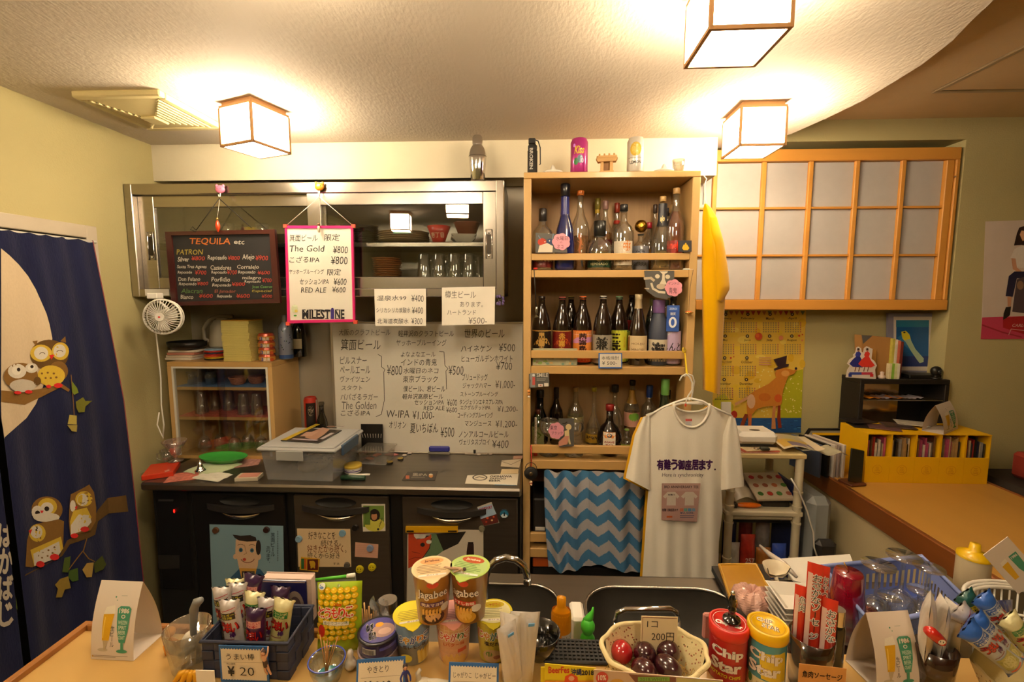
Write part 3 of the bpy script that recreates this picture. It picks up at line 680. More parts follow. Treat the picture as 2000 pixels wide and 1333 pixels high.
c=Cv()
c.poly([(897,548),(1100,560),(1103,620),(1085,690),(1030,770),(960,840),(897,868)],'#c24420')
c.poly([(1100,560),(1150,560),(1210,710),(1100,790),(960,845),(1040,765),(1085,690),(1105,620)],'#5f7a58')
c.poly([(1145,560),(1410,540),(1340,650),(1210,712)],'#201c16').line([(1103,600),(1085,690),(1030,770),(955,845)],7,'#2a1a12').ell(1025,658,20,18,'#1a1614').line([(930,720),(1000,735)],4,'#5a1c10').line([(905,790),(960,770),(1010,775)],4,'#5a1c10')
c.poly([(945,560),(1100,560),(1085,580),(1060,572),(1040,600),(1010,606),(990,595),(970,608),(950,585)],'#dcd4c4').ell(1080,632,24,18,'#dcd4c4')
c.poly([(1425,650),(1478,650),(1480,720),(1490,1200),(1400,1200),(1415,720)],'#2a1712').rect(1427,634,1475,650,'#1a100c')
posterY('creature_poster','poster of a red creature and a brown bottle on the fridge door','poster',[(796,1034),(944,1036),(945,1200),(794,1200)],c,base='#cfc4b0',sc=K2,ox=600,oy=920)
q=thing('magnet_bar','yellow magnetic bar across the top of the creature poster','magnet',W(792,1042,Y=DYF));slab(rc(792,1030,894,1041),DYF-.010,.009).build('bar',mat('bar_yellow','#d3a012',.4),q,org=q.location)
slab(rc(794,1037,808,1040),DYF-.0105,.0005).build('mark',BLACKP,q,org=q.location);slab(rc(875,1037,892,1040),DYF-.0105,.0005).build('mark',BLACKP,q,org=q.location)
magnet('grey-green metal magnet at the corner of the creature poster',941,1033,6.5,'#77755f')
c=Cv().poly([(1515,330),(1640,295),(1680,385),(1540,430)],'#9fb9d0').poly([(1540,430),(1680,385),(1700,460),(1570,490)],'#5a2018').tx('NORWAY',1530,320,1645,350,'#b3343c',.03,0,0,-14).ell(1600,420,12,10,'#c8502a',8).ell(1640,440,10,9,'#d8b080',8).ell(1590,455,10,8,'#a8341c',8).ell(1655,410,9,8,'#c8502a',8)
posterY('picture_sticker','tilted sticker of a crowd under a blue sky on the fridge door','sticker',[(932,991),(960,981),(975,1022),(945,1028)],c,base='#c8c0b0',sc=K2,ox=600,oy=920)
c=Cv().ell(0,0,.95,.95,'#2a6a8a',24).poly([(-.8,.4),(-.3,-.1),(0,.2),(.4,0),(.8,.45),(.3,.85),(-.4,.85)],'#cfd6d8').poly([(0,-.6),(.18,-.2),(.15,.5),(-.12,.5),(-.1,-.2)],'#141414')
magnet('round blue sticker with a penguin silhouette beside the tilted sticker',985,1003,9,'#1a2a38',face_=c,name='round_sticker')
# whiteboard with the beer list
BWY=2.155
p=W(651,886,Y=BWY);wb=thing('whiteboard','large whiteboard covered with a handwritten beer list on the worktop','whiteboard',(p.x,BWY,GT));O=wb.location
xa,xb=wx(651,BWY,760),wx(1022,BWY,760);zz=wz(631,BWY,830)
M().box(xa,xb,BWY,BWY+.012,GT+.001,zz,bev=.002).build('panel',mat('whiteboard','#e4dfd2',.35,coat=.35,var=.02),wb,org=O)
al=mat('aluminium','#b8b0a2',.35,.8)
M().box(xa-.004,xa+.008,BWY-.004,BWY+.014,GT+.001,zz+.004,bev=.002).build('frame_bar',al,wb,org=O)
M().box(xb-.004,xb+.003,BWY-.004,BWY+.014,GT+.001,zz+.004,bev=.002).build('frame_bar',al,wb,org=O)
M().box(xa,xb,BWY-.004,BWY+.014,zz-.004,zz+.006,bev=.002).build('frame_bar',al,wb,org=O)
M().box(xa,xb,BWY-.004,BWY+.014,GT+.0005,GT+.008,bev=.002).build('frame_bar',al,wb,org=O)
c=Cv();ink='#4d4a44';inkf='#7d786e'
for tt in(('大阪のクラフトビール',85,92,480,140,inkf),('箕面ビール',100,168,405,252),('ピルスナー',95,302,300,360),('ペールエール',95,375,325,433),('ヴァイツェン',95,450,325,498),('スタウト',105,522,265,560),('パパざるラガー',98,585,385,635),('The Golden',108,645,372,705),('こざるIPA',100,710,325,755),('¥800',455,368,570,445),('軽井沢のクラフトビール',540,100,965,150),('ヤッホーブルーイング',525,170,910,220),('よなよなエール',560,264,825,305),('インドの青鬼',562,318,835,372),('水曜日のネコ',580,388,848,432),('東京ブラック',575,448,842,500),('僕ビール、君ビール',580,525,900,573),('軽井沢高原ビール',572,588,885,628,bk),('セッションIPA',665,632,888,672),('¥600',915,628,990,680),('RED ALE',735,680,895,712),('¥600',908,690,990,730),('¥500',925,372,1040,442),('W-IPA',450,712,625,770),('¥1,000-',650,720,815,790),('オリオン',470,798,600,852),('夏いちばん',630,812,845,888),('¥500',865,842,968,918),('世界のビール',1048,90,1355,160),('ハイネケン',1020,215,1255,265),('¥500',1310,202,1435,262),('ヒューガルデンホワイト',1025,290,1415,343),('¥700',1290,343,1412,404),('ブリュードッグ',1030,432,1225,485),('ジャックハマー',1035,502,1250,545),('¥1,000-',1285,485,1435,552),('ストーンブルーイング',1015,570,1305,608),('タンジェリンエキスプレスIPA',1010,628,1340,668),('エクザルテッドIPA',1015,675,1245,710),('¥1,200-',1300,682,1455,730),('コーディングブルーイング',995,728,1265,772),('マンジュース',1050,792,1252,835),('¥1,200-',1285,792,1450,850),('ノンアルコールビール',1003,870,1385,922),('ヴェリタスブロイ',1008,932,1240,978),('¥400',1260,942,1385,1003)):
 c.tx(tt[0],*tt[1:5],tt[5]if len(tt)>5 else ink,-.006,.08,.03)
c.line([(385,285),(412,300),(412,380),(438,400),(430,420),(433,640),(410,745),(370,762)],4,ink).line([(855,262),(890,266),(898,370),(922,395),(905,412),(910,552)],4,ink)
c.build('handwriting',onY(BWY,3.92,640,620),wb,org=O)
# bottle shelf
SX0,SX1,SY,SB=-.028,.648,1.82,2.10
zf=lambda p:wz(p,SY,1200)
sh=thing('bottle_shelf','tall light-wood open shelf with front rails holding rows of bottles','shelf',(SX0,SY,0));O=sh.location
top0,top1=zf(347),zf(335)
M().box(SX0,SX0+.03,SY,SB,0,top0-.001,bev=.002).build('side_panel',LW,sh,org=O);M().box(SX1-.03,SX1,SY,SB,0,top0-.001,bev=.002).build('side_panel',LW,sh,org=O)
M().box(SX0,SX1,SY,SB,top0,top1,bev=.002).build('top',LWH,sh,org=O)
M().box(SX0+.03,SX1-.03,SB-.01,SB,0,top0).build('back_panel',mat('shelf_back','#b79468',.6,var=.06,nscale=20,stretch=(6,1,.2)),sh,org=O)
BZ=[]
for(ra,rb_,ba,bb_)in((495,508,528,542),(686,701,717,732),(873,888,902,919),(1046,1063,1076,1093)):
 M().box(SX0+.031,SX1-.031,SY+.001,SY+.018,zf(rb_),zf(ra),bev=.0015).build('front_rail',LWH,sh,org=O)
 M().box(SX0+.031,SX1-.031,SY+.001,SB-.011,zf(bb_),zf(ba),bev=.0015).build('board',LWH,sh,org=O);BZ.append(zf(ba))
M().box(SX0+.031,SX1-.031,SY+.002,SB-.011,.06,.08,bev=.0015).build('board',LWH,sh,org=O)
PROF=dict(shochu=[(0,0),(.9,0),(1,.015),(1,.50),(.95,.58),(.78,.70),(.52,.80),(.36,.88),(.33,.96),(.38,.965),(.38,.985),(.3,.985)],slim=[(0,0),(.9,0),(1,.02),(1,.52),(.9,.60),(.5,.70),(.34,.78),(.32,.95),(.38,.96),(.3,.97)],squat=[(0,0),(.9,0),(1,.03),(1,.55),(.9,.64),(.45,.72),(.32,.76),(.32,.92),(.3,.92)],bell=[(0,0),(.85,0),(1,.04),(1,.30),(.85,.48),(.5,.62),(.42,.66),(.4,.9),(.3,.9)],orb=[(0,0),(.5,0),(.8,.08),(1,.26),(.95,.42),(.7,.56),(.35,.64),(.27,.72),(.27,.94),(.22,.94)],champ=[(0,0),(.9,0),(1,.015),(1,.38),(.95,.46),(.7,.62),(.42,.78),(.33,.88),(.33,.98),(.2,.98)],patron=[(0,0),(.9,0),(1,.04),(1,.42),(.85,.56),(.42,.66),(.36,.70),(.36,.88),(.3,.88)],drop=[(0,0),(.8,0),(1,.05),(1,.18),(.8,.34),(.5,.44),(.26,.56),(.22,.92),(.2,.92)],beer=[(0,0),(.9,0),(1,.02),(1,.56),(.85,.66),(.48,.78),(.4,.9),(.44,.92),(.44,.97),(.3,.97)])
def radius(pr,f):
 for(r0,z0_),(r1,z1_)in zip(pr,pr[1:]):
  if z0_<=f<=z1_ and z1_>z0_:return r0+(r1-r0)*(f-z0_)/(z1_-z0_)
 return pr[-1][0]
def botmat(col):return mat('bottle'+col,col,.1,coat=.7,var=.03)
AMB=glass('amber_liquid',(.78,.50,.20),refl=.02,body='#b0701c',bodyfac=.6);PALE=glass('pale_liquid',(.85,.74,.42),refl=.02,body='#b08c3c',bodyfac=.42);DKAM=glass('dark_amber_liquid',(.5,.22,.06),refl=.02,body='#7a3810',bodyfac=.88)
TZ_=GT+.0006;TAKEN={}
def bottle(label,cx,ty,Y,wp,kind,body,cap,z,liq=None,fill=.5,lab=None,capf=(.93,1.0),capr=1.15,neck=None,group=None,capm=None,cat='bottle',name='bottle'):
 if z!=TZ_:Y=2.045 if Y>=1.96 else max(1.885,1.8405+wp/2*1.9*1.03/FOC)
 if Y>2.04:wp=min(wp,32)
 if z!=TZ_:
  best=None
  for Y2 in(1.885,1.90,1.915,1.935,1.955,1.98,2.0,2.02,2.045):
   r2=wp/2*Y2*1.03/FOC*1.04
   if Y2-r2<1.840 or Y2+r2>2.088 or(z==z2_ and cx<1150 and Y2-r2<1.869):continue
   for i in range(-24,25):
    x2=min(max(wx(cx,Y2,ty+200)+i*.0025,.0045+r2),.6155-r2);cost=abs(x2-wx(cx,Y2,ty+200))+.35*abs(Y2-Y)
    if all((x2-q[0])**2+(Y2-q[1])**2>(r2+q[2]+.0008)**2 for q in TAKEN.get(z,()))and(best is None or cost<best[0]):best=(cost,x2,Y2,r2)
  if best:Y=best[2];TAKEN.setdefault(z,[]).append(best[1:])
 else:best=None
 x=best[1]if best else wx(cx,Y,(ty+200));H=wz(ty,Y,cx)-z;r=wp/2*Y*1.03/FOC;pr=PROF[kind]
 if z!=TZ_:x=min(x,.6150-r)
 t=thing(name,label,cat,(x,Y,z),face(x,Y),group);bm_=botmat(body)if isinstance(body,str)else body
 M().lathe([(a*r,b_*H)for a,b_ in pr],22).build('bottle_body',bm_,t)
 if liq:M().lathe([(0,.004)]+[(max(a*r-.0025,.003),max(b_*H,.004))for a,b_ in pr[1:]if b_<fill]+[(radius(pr,fill)*r-.0025,fill*H),(0,fill*H)],20).build('liquid',liq,t)
 cr=radius(pr,min(capf[0]+.01,.96))*r*capr
 q=M().lathe([(cr*.9,capf[0]*H),(cr,(capf[0]+.005)*H),(cr,(capf[1]-.008)*H),(cr*.9,capf[1]*H),(0,capf[1]*H)],16);q.build('cap',capm or mat('cap'+cap,cap,.35,coat=.3),t)
 if neck:M().lathe([(radius(pr,f_/20)*r+.0006,f_/20*H)for f_ in range(int(neck[0]*20),int(neck[1]*20)+1)],16).build('neck_sleeve',mat('sleeve'+neck[2],neck[2],.4,coat=.2),t)
 if lab:
  f0,f1,wf,bg,art=lab;h=(f1-f0)*H;w_=wf*r*2;c=Cv().rect(-w_/2,0,w_/2,h,bg)
  if art:art(c,w_,h)
  c.build('label',around(1,lambda zz:radius(pr,zz/H)*r+.0006,0,0,f1*H),t,INKG if not isinstance(body,str)or 1 else INK,maxe=r*.35)
 return t
z1_,z2_,z3_=BZ[0]+.0006,BZ[1]+.0006,BZ[2]+.0006
T=lambda s,x0,y0,x1,y1,col,b=.03:(lambda c,w,h:c.tx(s,x0*w,y0*h,x1*w,y1*h,col,b))
def multi(*fs):return lambda c,w,h:[f(c,w,h)for f in fs]
bottle('short clear bottle with black cap and dark label at the end of the top row',1058,408,1.93,39,'squat',GCLR,'#1c1718',z1_,PALE,.1,(.05,.28,1.3,'#5a1a16',T('ORGANIC',-.4,.3,.4,.6,'#c9b48a')),capf=(.80,1))
q=bottle('dark blue draped bell-shaped bottle, tallest of the top row',1096,360,1.90,37,'bell','#1d2358','#12121a',z1_,capf=(.86,1),capr=1.2,neck=(.65,.86,'#2c2f78'))
M().grid(lambda u,v:((.017+.018*v*(1+.12*math.sin(u*2*math.pi*7)))*math.cos(u*2*math.pi),(.017+.018*v*(1+.12*math.sin(u*2*math.pi*7)))*math.sin(u*2*math.pi),.21-.13*v),56,8,closeu=True).build('cloth_drape',mat('navy_satin','#1c2050',.35,coat=.4,bump=.3),q)
q.scale=(1,1,1)
def gecko(c,w,h):c.line([(0,h*.05),(w*.08,h*.3),(-w*.02,h*.55),(w*.1,h*.95)],w*.16,'#e07818').ell(0,h*.1,w*.12,h*.09,'#e07818').line([(-w*.18,h*.25),(w*.25,h*.4)],w*.05,'#e07818').line([(-w*.15,h*.6),(w*.2,h*.5)],w*.05,'#e07818')
bottle('clear bottle with an orange lizard and orange stopper in the top row',1131,373,1.93,33,'slim',GCLR,'#c46a26',z1_,AMB,.44,(.12,.64,1.1,'#d9902a',gecko)if 0 else None,capf=(.94,1),capr=1.3)
bq=[o for o in bpy.data.objects if o.name.startswith('bottle')][-1]
def addart(root,c,r,ztop,name='label',mt=None):return c.build(name,around(1,r,0,0,ztop),root,mt or INKG,maxe=.008)
root=[o for o in bpy.data.objects if o.get('label','').startswith('clear bottle with an orange lizard')][0]
c=Cv();gecko(c,.055,.11);c.line([(.004,.085),(.012,.13)],.008,'#1a1a18');addart(root,c,.0352,.15,'lizard_print')
bottle('bottle with yellow-green foil neck behind the short wax-topped one',1164,388,2.0,26,'slim',GCLR,'#8a7c2c',z1_,AMB,.5,None,capf=(.85,1),capr=1.25,neck=(.80,.85,'#c9a31c'))
bottle('bottle with a pinkish grey screw cap in the back of the top row',1179,393,2.005,27,'slim',GCLR,'#8d6a64',z1_,AMB,.55,(.1,.45,1.2,'#6a1418',T('CAZADORES',-.45,.2,.45,.45,'#c9b48a')),capf=(.88,1),capr=1.2)
bottle('squat green-labelled bottle with a black wax top',1168,432,1.91,46,'patron',GCLR,'#1a1b18',z1_,PALE,.38,(.06,.34,1.2,'#1f3a28',lambda c,w,h:c.ell(0,h*.35,w*.12,h*.25,'#c9c08a').tx('REPOSADO',-w*.3,h*.68,w*.3,h*.85,'#c9c08a')),capf=(.70,1),capr=1.35)
bottle('bottle with a rust-red cap and red neck charm',1201,397,2.005,26,'slim',GCLR,'#8e2f1c',z1_,PALE,.4,(.08,.42,1.2,'#cfc3a6',T('TEQUILA',-.4,.3,.4,.5,'#7a2a1c')),capf=(.86,1),capr=1.2,neck=(.7,.76,'#b8301c'))
bottle('clear bottle with black cap and orange round label',1214,400,1.92,38,'squat',GCLR,'#17181a',z1_,PALE,.3,(.08,.44,1.0,'#d2c7b2',lambda c,w,h:c.ell(w*.2,h*.2,w*.2,h*.22,'#c8721c').tx('Blanco',-w*.4,h*.6,w*.35,h*.85,'#6a4a2a')),capf=(.9,1),capr=1.2)
g=bottle('square-shouldered bottle with a gold ball stopper and grey label',1245,452,1.91,32,'squat',GCLR,'#2a2a2a',z1_,None,.4,(.03,.62,1.1,'#6e7078',lambda c,w,h:c.ell(0,h*.35,w*.25,h*.22,'#30343c').ell(-w*.09,h*.33,w*.06,h*.05,'#a8a8a8').ell(w*.09,h*.33,w*.06,h*.05,'#a8a8a8').tx('SIERRA',-w*.35,h*.7,w*.35,h*.85,'#22242a')),capf=(.9,.93))
M().sph(0,0,wz(442,1.91,1245)-z1_,.0258,n=14,m=9).build('ball_stopper',mat('gold_leaf','#c99b3a',.25,1,var=.3,nscale=60,bump=.8,bscale=90),g)
bottle('bottle with a long dark blue neck band and cork stopper',1285,384,1.93,38,'bell',GCLR,'#c9a468',z1_,PALE,.25,None,capf=(.93,1),capr=1.0,neck=(.62,.93,'#20242e'))
root=[o for o in bpy.data.objects if o.get('label','').startswith('bottle with a long dark blue')][0]
addart(root,Cv().tx('ajo',-.009,0,.009,.03,'#d9c88a',.04,.2),.0195,.215,'neck_lettering')
bottle('thin bottle with a dark blue cap in the back row',1299,407,2.005,20,'slim',GCLR,'#191d30',z1_,PALE,.5,None,capf=(.88,1),capr=1.3)
bottle('bottle with a tan cork top in the back row',1311,400,2.01,22,'slim',GCLR,'#a8854c',z1_,PALE,.45,None,capf=(.88,1),capr=1.3)
bottle('narrow bottle behind the blue neck band one, dark cap',1275,400,2.005,20,'slim',GCLR,'#3a2a24',z1_,PALE,.5,None,capf=(.88,1),capr=1.3)
bottle('red-stoppered bottle behind the gold ball stopper',1262,435,2.0,26,'squat',GCLR,'#a81f30',z1_,AMB,.5,None,capf=(.88,1),capr=1.3)
bottle('tall brown-liquor bottle with red print nearest the side panel',1316,368,1.92,34,'slim',GCLR,'#c09b64',z1_,DKAM,.72,(.2,.36,.9,'#8a1f14',T('anejo',-.45,.1,.45,.8,'#e03a20',.05)),capf=(.93,1),capr=1.2)
gold='#b9924a'
def sho(label,cx,ty,cap,bg,art,Y=1.895,body='#1e120c',f=(.03,.50)):return bottle(label,cx,ty,Y,36,'shochu',body,cap,z2_,None,0,(f[0],f[1],1.35,bg,art),capf=(.955,1),capr=1.1)
mnt=lambda col:(lambda c,w,h:c.poly([(-w*.4,h*.5),(-w*.15,h*.28),(0,h*.4),(w*.2,h*.25),(w*.42,h*.5),(w*.2,h*.42),(0,h*.52),(-w*.2,h*.44)],col))
sho('black-labelled shochu bottle with gold brush characters',1057,579,'#2a1a16','#1a1512',multi(mnt(gold),lambda c,w,h:c.vtx('黒霧島',-w*.12,h*.06,w*.12,h*.74,gold,.04).rect(-w*.5,0,w*.5,h*.03,gold)))
sho('maroon-labelled shochu bottle with gold characters',1094,580,'#a8524a','#6a1412',multi(mnt('#a8481c'),lambda c,w,h:c.vtx('赤霧島',-w*.12,h*.06,w*.12,h*.74,'#c99a3c',.03).rect(-w*.5,0,w*.5,h*.03,gold)))
sho('dark shochu bottle with a gold cap in the second row',1113,579,'#a8924a','#c9b890',None,2.02)
sho('shochu bottle with orange cap and pink-orange label',1132,579,'#d9641c','#e08a3c',lambda c,w,h:c.rect(-w/2,0,w/2,h*.22,'#e8b8b0').rect(-w/2,0,w/2,h*.035,'#d8501c').poly([(-w*.5,h*.35),(-w*.2,h*.22),(w*.1,h*.33),(w*.5,h*.2),(w*.5,h*.36),(-w*.5,h*.42)],'#c98ac0').vtx('茜霧島',-w*.12,h*.08,w*.16,h*.66,'#3a1712',.04).rect(-w*.5,h*.86,w*.5,h,'#e0501c').ell(0,h*.7,w*.03,h*.02,'#c81c1c'))
sho('shochu bottle with silver cap and grey label with one bold character',1171,578,'#c9c4b8','#9a9384',lambda c,w,h:c.tx('兼',-w*.26,h*.08,w*.2,h*.5,'#1c1814',.04).tx('八',-w*.22,h*.53,w*.18,h*.8,'#1c1814',.04).vtx('本格焼酎麦',w*.32,h*.1,w*.4,h*.6,'#3a3228'),f=(.03,.44))
sho('shochu bottle with green cap and yellow label',1205,579,'#7aa87a','#cfd040',lambda c,w,h:c.rect(-w/2,0,w/2,h*.07,'#3f8a4a').tx('三',-w*.38,h*.12,w*.06,h*.36,'#15140e',.05).tx('岳',-w*.4,h*.4,w*.08,h*.74,'#15140e',.05).vtx('屋久島',w*.2,h*.2,w*.28,h*.55,'#c8881c'))
sho('dark bottle with black cap and red label behind the foil-necked one',1229,577,'#15120f','#9a1f1a',None,2.03,f=(.1,.62))
q=bottle('foil-necked brown bottle with a cream paper label',1242,575,1.90,36,'champ','#2a1c12','#c9b890',z2_,None,0,(.1,.42,1.2,'#d3bd92',lambda c,w,h:c.rect(-w*.5,0,-w*.36,h,'#7a3a20').tx('HOUJU',-w*.25,h*.3,w*.3,h*.42,'#5a4020').tx('MINORI',-w*.25,h*.55,w*.3,h*.68,'#5a4020')),capf=(.93,1.0),neck=(.80,.95,'#b8a27c'))
bottle('slender bottle with olive-gold foil behind the matte blue one',1268,583,2.005,24,'shochu','#22261a','#7f7c3c',z2_,None,0,None,capf=(.88,1),neck=(.7,.84,'#1a1a18'))
bottle('matte blue-grey bottle with purple wrapped top',1281,586,1.90,36,'shochu',mat('matte_blue_bottle','#3b4254',.55),'#8a68a8',z2_,None,0,(.06,.40,1.2,'#d0c6ae',lambda c,w,h:c.tx('海',-w*.25,h*.15,w*.3,h*.85,'#15151a',.06).rect(-w*.5,h*.9,w*.5,h,'#1f2c5a')),capf=(.80,1),capr=1.25)
bottle('clear dark-capped bottle behind the blue tag',1293,586,2.0,30,'shochu',GCLR,'#2c3a2a',z2_,PALE,.5,None,capf=(.9,1))
q=bottle('bottle with lilac label and a blue tag hung round its neck',1311,578,1.91,31,'shochu','#26242c','#171618',z2_,None,0,(.03,.50,1.35,'#b9a6c8',lambda c,w,h:c.poly([(-w*.5,0),(w*.1,0),(-w*.5,h*.3)],'#cfc6cc').tx('しんと',-w*.36,h*.36,w*.42,h*.62,'#1c1820',.02,.2)),capf=(.93,1))
M().box(-.024,.024,-.043,-.041,.140,.245,bev=.001).build('neck_tag',mat('tag_blue','#2a4fa0',.4),q)
Cv().rect(-.018,.150-.145,.018,.02,'#3f6ab8').tx('糖質',-.010,.028,.010,.04,'#dfe4ee',.03).ell(0,.068,.015,.022,'#e8eaf0',20).ell(0,.068,.007,.014,'#2a4fa0',16).tx('ZERO',-.014,.01,.014,.018,'#dfe4ee').build('tag_lettering',flat(1,0,0,-.0432,0,.245),q)
TAKEN[z3_]=[(wx(1072,1.895,850),1.895,.044),(wx(1121,1.895,850),1.895,.044)]
lo=lambda*a,**k:bottle(*a,**k)
lo('dark domed bottle partly hidden by the shop card',1054,762,1.97,32,'bell','#15161a','#101114',z3_,capf=(.86,1))
lo('green and white flat flask in the lower row corner',1053,800,1.90,26,'squat',glass('green_glass',(.5,.65,.4),body='#4a6a2a',bodyfac=.5),'#5a2a1c',z3_,None,0,(.1,.6,1.1,'#a8b07a',lambda c,w,h:c.line([(-w*.3,h*.1),(w*.2,h*.4),(-w*.2,h*.7)],w*.1,'#5a7a2a')),capf=(.88,1))
lo('dark brown bottle with a long black neck behind the stemmed glasses',1085,757,2.0,26,'slim','#1d120e','#1a0f0c',z3_,None,0,(.1,.42,1.2,'#8a8040',None),capf=(.80,1))
lo('clear long-necked bottle with tan cap in the lower row',1122,757,2.005,30,'slim',GCLR,'#a88448',z3_,None,0,None,capf=(.93,1),neck=(.4,.5,'#a89a5c'))
lo('clear teardrop bottle with yellow cap in the lower row',1157,757,2.0,34,'drop',GCLR,'#b8a82c',z3_,PALE,.25,(.05,.2,1.2,'#b8902c',T('agave',-.4,.2,.4,.7,'#3a2a10',.03)),capf=(.93,1),capr=1.5)
lo('round clear decanter with black stopper behind the dark round bottle',1197,752,2.0,48,'orb',GCLR,'#131312',z3_,None,0,None,capf=(.88,1),capr=1.6)
lo('round black bottle with red cap and long white label',1187,790,1.895,48,'orb','#140d0c','#8a1c1a',z3_,None,0,(.12,.50,.5,'#d9cfbb',lambda c,w,h:c.rect(-w/2,0,w/2,h*.3,'#d8802a').ell(0,h*.15,w*.22,h*.1,'#20140c').tx('AGAVE',-w*.4,h*.42,w*.4,h*.52,'#8a1c1a',.04).tx('RO',-w*.3,h*.56,w*.3,h*.66,'#8a1c1a',.04)),capf=(.88,1),capr=1.25)
lo('tall bottle with gold neck and peach-green round label',1228,743,1.99,30,'slim',GCLR,'#1c1712',z3_,AMB,.5,(.30,.52,1.2,'#d9a08a',lambda c,w,h:c.ell(w*.15,h*.3,w*.3,h*.3,'#7fb84a')),capf=(.92,1),capr=1.2,neck=(.66,.86,'#b88a3a'))
lo('clear ribbed bottle with a bright blue foil cap',1263,753,1.98,30,'squat',GCLR,'#274a9a',z3_,None,0,(.1,.3,1.1,'#c8c0b0',None),capf=(.80,1),capr=1.3)
lo('small dark-capped bottle near the blue foil cap',1286,768,2.0,22,'slim',GCLR,'#1a1a1a',z3_,AMB,.5,None,capf=(.86,1),capr=1.3)
lo('dark wax-topped bottle beside the green foil neck',1301,762,1.99,24,'slim','#1e1c1c','#141414',z3_,None,0,None,capf=(.86,1),capr=1.3)
lo('dark green bottle with light green foil neck',1314,741,1.98,24,'shochu','#1d2a1c','#6fae5a',z3_,None,0,(.08,.35,1.2,'#cbbf9e',None),capf=(.80,1),capr=1.3)
lo('small pear-shaped clear bottle standing in front of the lower row',1219,838,1.885,36,'orb',GCLR,'#7fa23c',z3_,None,0,(.3,.4,1.0,'#a8b84a',None),capf=(.93,1))
def goblet(name,label,x,y,z,H,r,m=GCLR,inv=False,group=None,cat='glass',rot=None):
 p=[(0,0),(r*.93,0),(r*.93,.003),(.006,.008),(.0045,.02),(.0045,H*.5),(.012,H*.53),(r*.75,H*.62),(r,H*.78),(r*.95,H*.93),(r*.88,H),(r*.86,H),(r*.93,H*.92),(r*.96,H*.78),(r*.7,H*.64),(0,H*.56)]
 if inv:p=[(a,H-b_)for a,b_ in p]
 o=M().lathe(p,24).build(name,m);o.location=(x,y,z)
 if rot:o.rotation_euler=rot
 return tag(o,label,cat,group)
goblet('goblet','wide empty stemmed glass beside the pink tag card in the lower row',wx(1072,1.895,850),1.895,z3_,.150,.043,group='stemmed glasses on the bottle shelf')
goblet('goblet','wide empty stemmed glass behind the card of a standing animal',wx(1121,1.895,850),1.895,z3_,.150,.043,group='stemmed glasses on the bottle shelf')
tb=thing('hydrometer_tube','tall slim white tube with red base and tiny writing on the lower shelf','tube',(wx(1046,1.875,850),1.875,z3_))
M().cyl(.0055,.018,.165,12).build('tube',mat('tube_white','#cfc6b4',.5),tb);M().cyl(.009,0,.018,12).build('red_base',mat('tube_red','#b8321c',.4),tb);Cv().vtx('じゃがりこ',-.003,0,.003,.1,'#6a4a3a').build('lettering',around(1,.0058,0,0,.15),tb)
def cloud(cx,cy,rx,ry,n=7):
 P=[]
 for i in range(n*6):
  a=2*math.pi*i/(n*6);k=1+.13*abs(math.sin(a*n/2));P.append((cx+rx*k*.9*math.cos(a),cy+ry*k*.9*math.sin(a)))
 return P
PNK='#e59aa8'
def cardY(name,label,cat,pts,Y,base,cv,sc,ox,oy,clouds=(),mt=None,t=.001,group=None):
 T_=thing(name,label,cat,W(*pts[-1],Y=Y),group=group);O=T_.location
 slab(pts,Y,t).build('card',mat('card'+base,base,.6,var=.03),T_,org=O)
 if cv:cv.build('print',onY(Y,sc,ox,oy),T_,mt,org=O)
 for(cx,cy,rx,ry,texts)in clouds:
  P=[(u/sc+ox,v/sc+oy)for u,v in cloud(cx,cy,rx,ry)];slab(P,Y-.004,.001).build('cloud_tag',mat('card'+PNK,PNK,.6),T_,org=O)
  k=Cv();[k.tx(*a)for a in texts];k.build('tag_lettering',onY(Y-.004,sc,ox,oy),T_,org=O)
 return T_
c=Cv().ell(240,1100,42,36,'#b8402c').ell(318,1105,36,38,'#33466a').ell(268,1098,6,6,'#efe6d2',8).ell(312,1090,6,6,'#efe6d2',8).poly([(215,1135),(290,1110),(345,1140),(340,1200),(200,1200)],'#d9cdb8').line([(205,1040),(225,1070)],8,'#6a8298').line([(350,1020),(340,1070)],8,'#6a8298')
cardY('beer_card','dark card of a red and a blue cat with a pink cloud tag','card',[(1046,455),(1105,458),(1108,494),(1046,494)],1.812,'#54534f',c,4.936,1010,250,[(425,1098,88,82,[('水曜日',375,1045,485,1085,'#4a2830',.01),('の',415,1097,435,1112,'#4a2830'),('ネコ',385,1125,445,1165,'#4a2830',.01)])])
c=Cv().ell(1405,308,24,22,'#d8cdb4',14).ell(1508,312,24,22,'#d8cdb4',14).poly([(1425,258),(1510,258),(1505,270),(1478,285),(1480,340),(1500,390),(1420,395),(1450,340),(1455,285)],'#d8cdb4').line([(1345,380),(1360,430),(1420,465),(1480,470)],22,'#d8cdb4').ell(1440,410,45,28,'#bfae94',14).line([(1275,330),(1340,325),(1370,350)],26,'#bfae94').line([(1280,430),(1320,432)],14,'#bfae94')
cardY('beer_card','dark card with a pale grinning face and pink cloud tag hung over the second row','card',[(1258,529),(1317,529),(1317,578),(1300,585),(1280,581),(1262,568)],1.814,'#504f4b',c,5.128,1010,480,[(1568,424,88,86,[('インドの',1515,365,1625,395,'#4a2830',.01),('青鬼',1520,420,1600,480,'#4a2830',.01)])])
c=Cv().ell(515,690,30,30,'#d6c08c',14).line([(500,640),(480,655),(455,655)],10,'#2a2218').poly([(475,730),(520,715),(525,800),(540,865),(520,865),(500,810),(470,870),(450,870),(478,800)],'#d6c08c').poly([(480,780),(520,780),(505,860),(415,885),(415,840)],'#c98a72')
